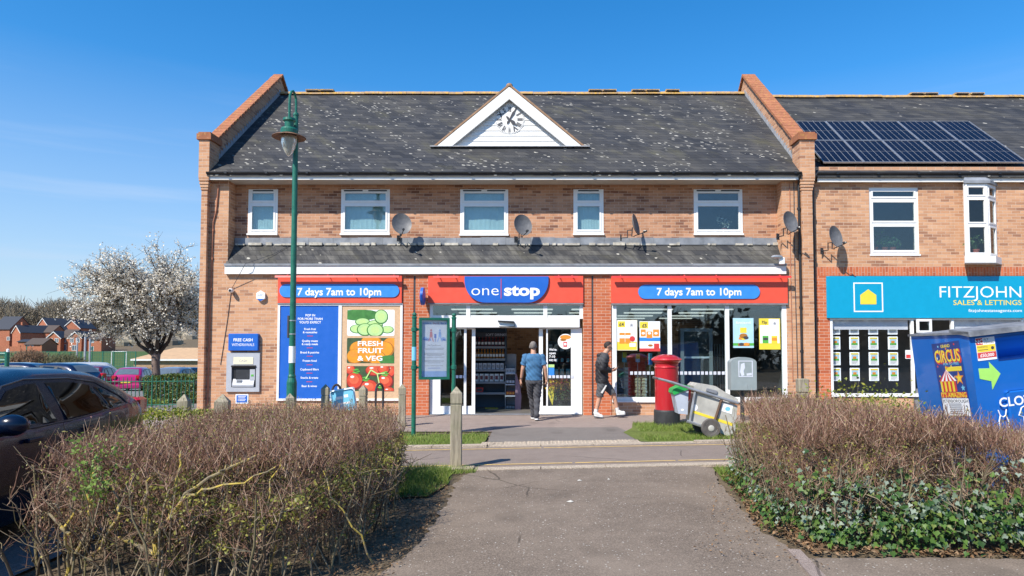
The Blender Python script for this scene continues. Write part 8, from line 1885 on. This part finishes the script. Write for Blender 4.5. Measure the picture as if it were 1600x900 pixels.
def person(label, loc, rot, J, hair, cloth, facing, tilt, props):
    t = thing('person', label, 'person', loc, rot); mb = MB(); loft(mb, J['torso']); limb(mb, J['neck'][0], J['neck'][1], .068, .060)
    M = head(mb, J['head'], facing, tilt)
    segs = []
    for nm, (a, b, ra, rb) in J['limbs'].items(): limb(mb, a, b, ra, rb); segs.append((nm, Vector(a), Vector(b), ra, rb))
    for (w, d, n_, c, s) in J['hands']: hand(mb, w, d, n_, c, s)
    for (a, b) in J['feet']:
        a, b = Vector(a), Vector(b); limb(mb, a, b, .042, .034); limb(mb, a + Vector((0, 0, .02)), a.lerp(b, .5), .046, .04)
    o = mb.build('body', ['skin'], t)
    md = o.modifiers.new('r', 'REMESH'); md.mode = 'VOXEL'; md.voxel_size = .0075; md.use_smooth_shade = True
    sm = o.modifiers.new('s', 'SMOOTH'); sm.factor = .5; sm.iterations = 4
    me = bpy.data.meshes.new_from_object(o.evaluated_get(bpy.context.evaluated_depsgraph_get())); o.modifiers.clear(); o.data = me; me.name = 'body'
    if not me.materials: me.materials.append(MATS['skin'])
    n = len(me.vertices); co = np.zeros(n * 3); me.vertices.foreach_get('co', co); co = co.reshape(-1, 3); no = np.zeros(n * 3); me.vertices.foreach_get('normal', no); no = no.reshape(-1, 3)
    Fq = np.array([list(p.vertices) if len(p.vertices) == 4 else list(p.vertices) + [p.vertices[-1]] for p in me.polygons])
    # which part of the body each vertex belongs to
    allseg = [(nm, a, b, ra, rb) for nm, a, b, ra, rb in segs] + [('torso', Vector(J['torso'][i][:3]), Vector(J['torso'][i + 1][:3]), J['torso'][i][3] * .9, J['torso'][i + 1][3] * .9) for i in range(len(J['torso']) - 1)] + [('head', Vector(J['head']), Vector(J['head']) + Vector((0, 0, .03)), .10, .10), ('neck', Vector(J['neck'][0]), Vector(J['neck'][1]), .055, .05)]
    best = np.full(n, 1e9); lab = np.zeros(n, int); par = np.zeros(n)
    for i, (nm, a, b, ra, rb) in enumerate(allseg):
        a_, b_ = np.array(a), np.array(b); ab = b_ - a_; u = np.clip(((co - a_) @ ab) / (ab @ ab + 1e-9), 0, 1); d = np.linalg.norm(co - a_ - u[:, None] * ab, axis=1) - (ra + (rb - ra) * u)
        k = d < best; best[k] = d[k]; lab[k] = i; par[k] = u[k]
    names = np.array([q[0] for q in allseg])
    def shell(name, keep, off, mat, wr=.004, mats=None, midx=None):
        f = keep[Fq].all(axis=1); F2 = Fq[f]; use = np.unique(F2); mp = -np.ones(n, int); mp[use] = np.arange(len(use))
        wri = wr * (np.sin(co[:, 2] * 46 + co[:, 0] * 30) * np.sin(co[:, 0] * 38 - co[:, 1] * 33 + co[:, 2] * 14)); V = co + no * (off + wri)[:, None] if hasattr(off, '__len__') else co + no * (off + wri)[:, None]
        m2 = fast_mesh(name, V[use], mp[F2], mats or [mat], midx(co[F2].mean(axis=1)) if midx else None, True); return link_mesh(name, m2, t)
    for c in cloth: shell(*c(names[lab], par, co))
    k = hair(M, co, names[lab]); shell('hair', k, .007, props['hair'], .003)
    mb = MB()
    for s in (-1, 1): mb.ball(M @ Vector((s * .031, .080, .012)), .008, 6)
    mb.build('eyes', ['eye'], t); mb = MB(); mb.ball(M @ Vector((0, .0975, -.0575)), (.016, .008, .004), 8); return t
def shoe(t, a, b, mats, sole=True):
    a, b = Vector(a), Vector(b); mb = MB(); d = (b - a); L = d.length; d = d / L; s = Vector((-d.y, d.x, 0)).normalized(); up = s.cross(d) * -1; up = up if up.z > 0 else -up; rings = []
    for u, w, h in ((-.10, .030, .055), (-.04, .040, .075), (.25, .043, .085), (.5, .046, .070), (.8, .049, .055), (1.05, .040, .045), (1.18, .018, .03)):
        c = a + d * (L * u); rings.append([c + s * (w * math.cos(q)) + up * (-.045 + h * max(0, math.sin(q)) + (0 if math.sin(q) > 0 else -.006)) for q in np.linspace(0, 2 * math.pi, 14, endpoint=False)])
    mb.add([v for r_ in rings for v in r_], [(i * 14 + j, i * 14 + (j + 1) % 14, i * 14 + 14 + (j + 1) % 14, i * 14 + 14 + j) for i in range(len(rings) - 1) for j in range(14)] + [tuple(range(13, -1, -1)), tuple(range((len(rings) - 1) * 14, len(rings) * 14))]); sh = mb.build('shoe', [mats[0]], t, smooth=True)
    mb = MB(); P = [(u, w) for u, w in ((-.14, .025), (-.05, .042), (.5, .048), (.85, .052), (1.1, .042), (1.22, .015))]; pts = [a + d * (L * u) + s * w for u, w in P] + [a + d * (L * u) - s * w for u, w in P[::-1]]; m = len(pts)
    mb.add([p + up * -.045 for p in pts] + [p + up * -.075 for p in pts], [tuple(range(m)), tuple(range(2 * m - 1, m - 1, -1))] + [(i, i + m, (i + 1) % m + m, (i + 1) % m) for i in range(m)]); mb.build('sole', [mats[1]], sh)
# the man in the blue T-shirt, seen from behind, walking in: local +Y is away from us
loc = (at(836, 600, 15.9).x, 15.9, 0.002)
J = dict(torso=[(-.02, 0, .86, .15, .105), (-.02, 0, .97, .172, .118), (-.02, -.005, 1.10, .165, .112), (-.025, -.01, 1.28, .188, .118), (-.03, -.012, 1.42, .205, .112), (-.035, -.012, 1.50, .165, .085), (-.035, -.005, 1.545, .075, .062)],
         neck=((-.035, -.005, 1.52), (-.04, .015, 1.62)), head=(-.045, .02, 1.71),
         limbs=dict(upper_arm_l=((-.225, -.012, 1.465), (-.285, -.02, 1.19), .058, .045), fore_arm_l=((-.285, -.02, 1.19), (-.325, .06, .95), .044, .030), upper_arm_r=((.155, -.012, 1.465), (.235, -.05, 1.20), .058, .045), fore_arm_r=((.235, -.05, 1.20), (.265, .0, .95), .044, .030),
                    thigh_l=((-.11, .0, .90), (-.075, .20, .53), .096, .066), shin_l=((-.075, .20, .53), (-.045, .30, .10), .062, .040), thigh_r=((.065, .0, .90), (.045, .03, .51), .096, .066), shin_r=((.045, .03, .51), (.035, -.12, .12), .062, .040)),
         hands=[((-.33, .07, .935), (-.12, .18, -1), (.9, .2, 0), .28, 1), ((.268, .005, .935), (.04, .12, -1), (-.9, .2, 0), .28, -1)], feet=[((-.045, .30, .085), (-.06, .45, .055)), ((.035, -.12, .115), (.045, .02, .06))])
m1 = person('person in blue T-shirt and dark grey trousers walking into the shop', loc, 0, J,
    lambda M, co, nm: (nm == 'head') & (((co - np.array(M.translation)) @ np.array([0, -.75, .66])) > -.025) & (co[:, 2] > 1.66), [
    lambda nm, u, co: ('tshirt', np.isin(nm, ['torso']) & (co[:, 2] > .93) & (co[:, 2] < 1.535) | np.char.startswith(nm.astype(str), 'upper_arm') & (u < .70) | (np.char.startswith(nm.astype(str), 'thigh') & (co[:, 2] > .93)), .022, 'tshirt_blue', .010),
    lambda nm, u, co: ('trousers', (np.char.startswith(nm.astype(str), 'thigh') | np.char.startswith(nm.astype(str), 'shin') | np.isin(nm, ['torso'])) & (co[:, 2] < 1.0) & (co[:, 2] > .085), .018, 'trouser_grey', .011)], (0, 1, 0), -.08, dict(hair='hair_grey'))
shoe(m1, (-.045, .28, .085), (-.06, .47, .085), ('shoe_dark', 'shoe_white')); shoe(m1, (.035, -.13, .10), (.045, .05, .078), ('shoe_dark', 'shoe_white'))
mb = MB(); mb.lathe([(.034, -.012), (.036, 0), (.034, .012)], (-.322, .052, .975), 14); mb.build('watch', ['dark_print'], m1)
# the young man in profile, walking to the right: local +X is his way
loc = (at(947, 600, 16.45).x, 16.45, .002)
J = dict(torso=[(-.10, 0, .86, .115, .145), (-.10, 0, .96, .125, .165), (-.105, 0, 1.12, .115, .16), (-.10, 0, 1.28, .125, .175), (-.075, 0, 1.42, .120, .19), (-.05, 0, 1.50, .09, .15), (-.03, 0, 1.545, .065, .07)],
         neck=((-.03, 0, 1.52), (.025, 0, 1.62)), head=(.055, 0, 1.715),
         limbs=dict(upper_arm_l=((-.055, .195, 1.455), (-.10, .22, 1.19), .055, .044), fore_arm_l=((-.10, .22, 1.19), (.12, .11, 1.16), .043, .030), upper_arm_r=((-.055, -.195, 1.455), (-.11, -.23, 1.18), .055, .044), fore_arm_r=((-.11, -.23, 1.18), (.12, -.09, 1.14), .043, .030),
                    thigh_l=((-.08, .09, .88), (.19, .09, .56), .092, .064), shin_l=((.19, .09, .56), (.29, .09, .14), .058, .038), thigh_r=((-.10, -.09, .88), (-.17, -.09, .49), .092, .064), shin_r=((-.17, -.09, .49), (-.26, -.09, .13), .058, .038)),
         hands=[((.13, .10, 1.16), (1, -.35, .05), (0, -.5, .9), .42, -1), ((.13, -.08, 1.14), (1, .30, .1), (0, .5, .9), .42, 1)], feet=[((.29, .09, .125), (.43, .09, .12)), ((-.26, -.09, .11), (-.12, -.09, .05))])
sw_ = lambda nm, p: np.char.startswith(nm.astype(str), p)
m2 = person('person in black and grey hooded jacket, shorts and white shoes looking at a phone', loc, 0, J,
    lambda M, co, nm: (nm == 'head') & (((co - np.array(M.translation)) @ np.array([-.62, 0, .78])) > .012), [
    lambda nm, u, co: ('jacket', (np.isin(nm, ['torso']) & (co[:, 2] > .86) & (co[:, 2] < 1.55)) | (sw_(nm, 'upper_arm')) | (sw_(nm, 'fore_arm') & (u < .86)) | (sw_(nm, 'thigh') & (co[:, 2] > .84)), .034, 'jacket_black', .009, ['jacket_black', 'jacket_grey'], lambda c: ((c[:, 2] > 1.34) & (c[:, 2] < 1.6)).astype(int)),
    lambda nm, u, co: ('shorts', ((sw_(nm, 'thigh') & (u < .93)) | np.isin(nm, ['torso'])) & (co[:, 2] < 1.02), .026, 'shorts_grey', .010),
    lambda nm, u, co: ('socks', sw_(nm, 'shin') & (u > .74), .007, 'shoe_white', .002)], (1, 0, 0), -.38, dict(hair='hair_dark'))
shoe(m2, (.27, .09, .115), (.44, .09, .125), ('shoe_white', 'dark_print')); shoe(m2, (-.27, -.09, .10), (-.10, -.09, .075), ('shoe_white', 'dark_print'))
mb = MB(); 
for k in range(6): a = math.pi * (.25 + .5 * k / 5) + math.pi / 2; mb.ball((-.10 + .085 * math.cos(a) * .9, .11 * math.sin(a) * 0 + (-.10 + .04 * k), 1.50), (.05, .035, .055), 10)
mb.build('hood', ['jacket_black'], m2, smooth=True)
mb = MB(); mb.prism([(-.17, .62), (-.05, .80), (-.02, .79), (-.13, .60)], 'y', -.222, -.215); mb.xform(Matrix.Translation((.02, .012, 0))); mb.build('shorts_stripe', ['shoe_white'], m2)
mb = MB(); mb.bbox(-.006, .006, -.036, .036, -.075, .075, .003); mb.xform(Matrix.Translation((.265, .0, 1.20)) @ Matrix.Rotation(R(48), 4, 'Y')); ph_ = mb.build('mobile_phone', ['black_plastic']); off_ = Vector(loc); ph_.location = off_; tag(ph_, 'black mobile phone held in both hands by the walking person', 'phone')
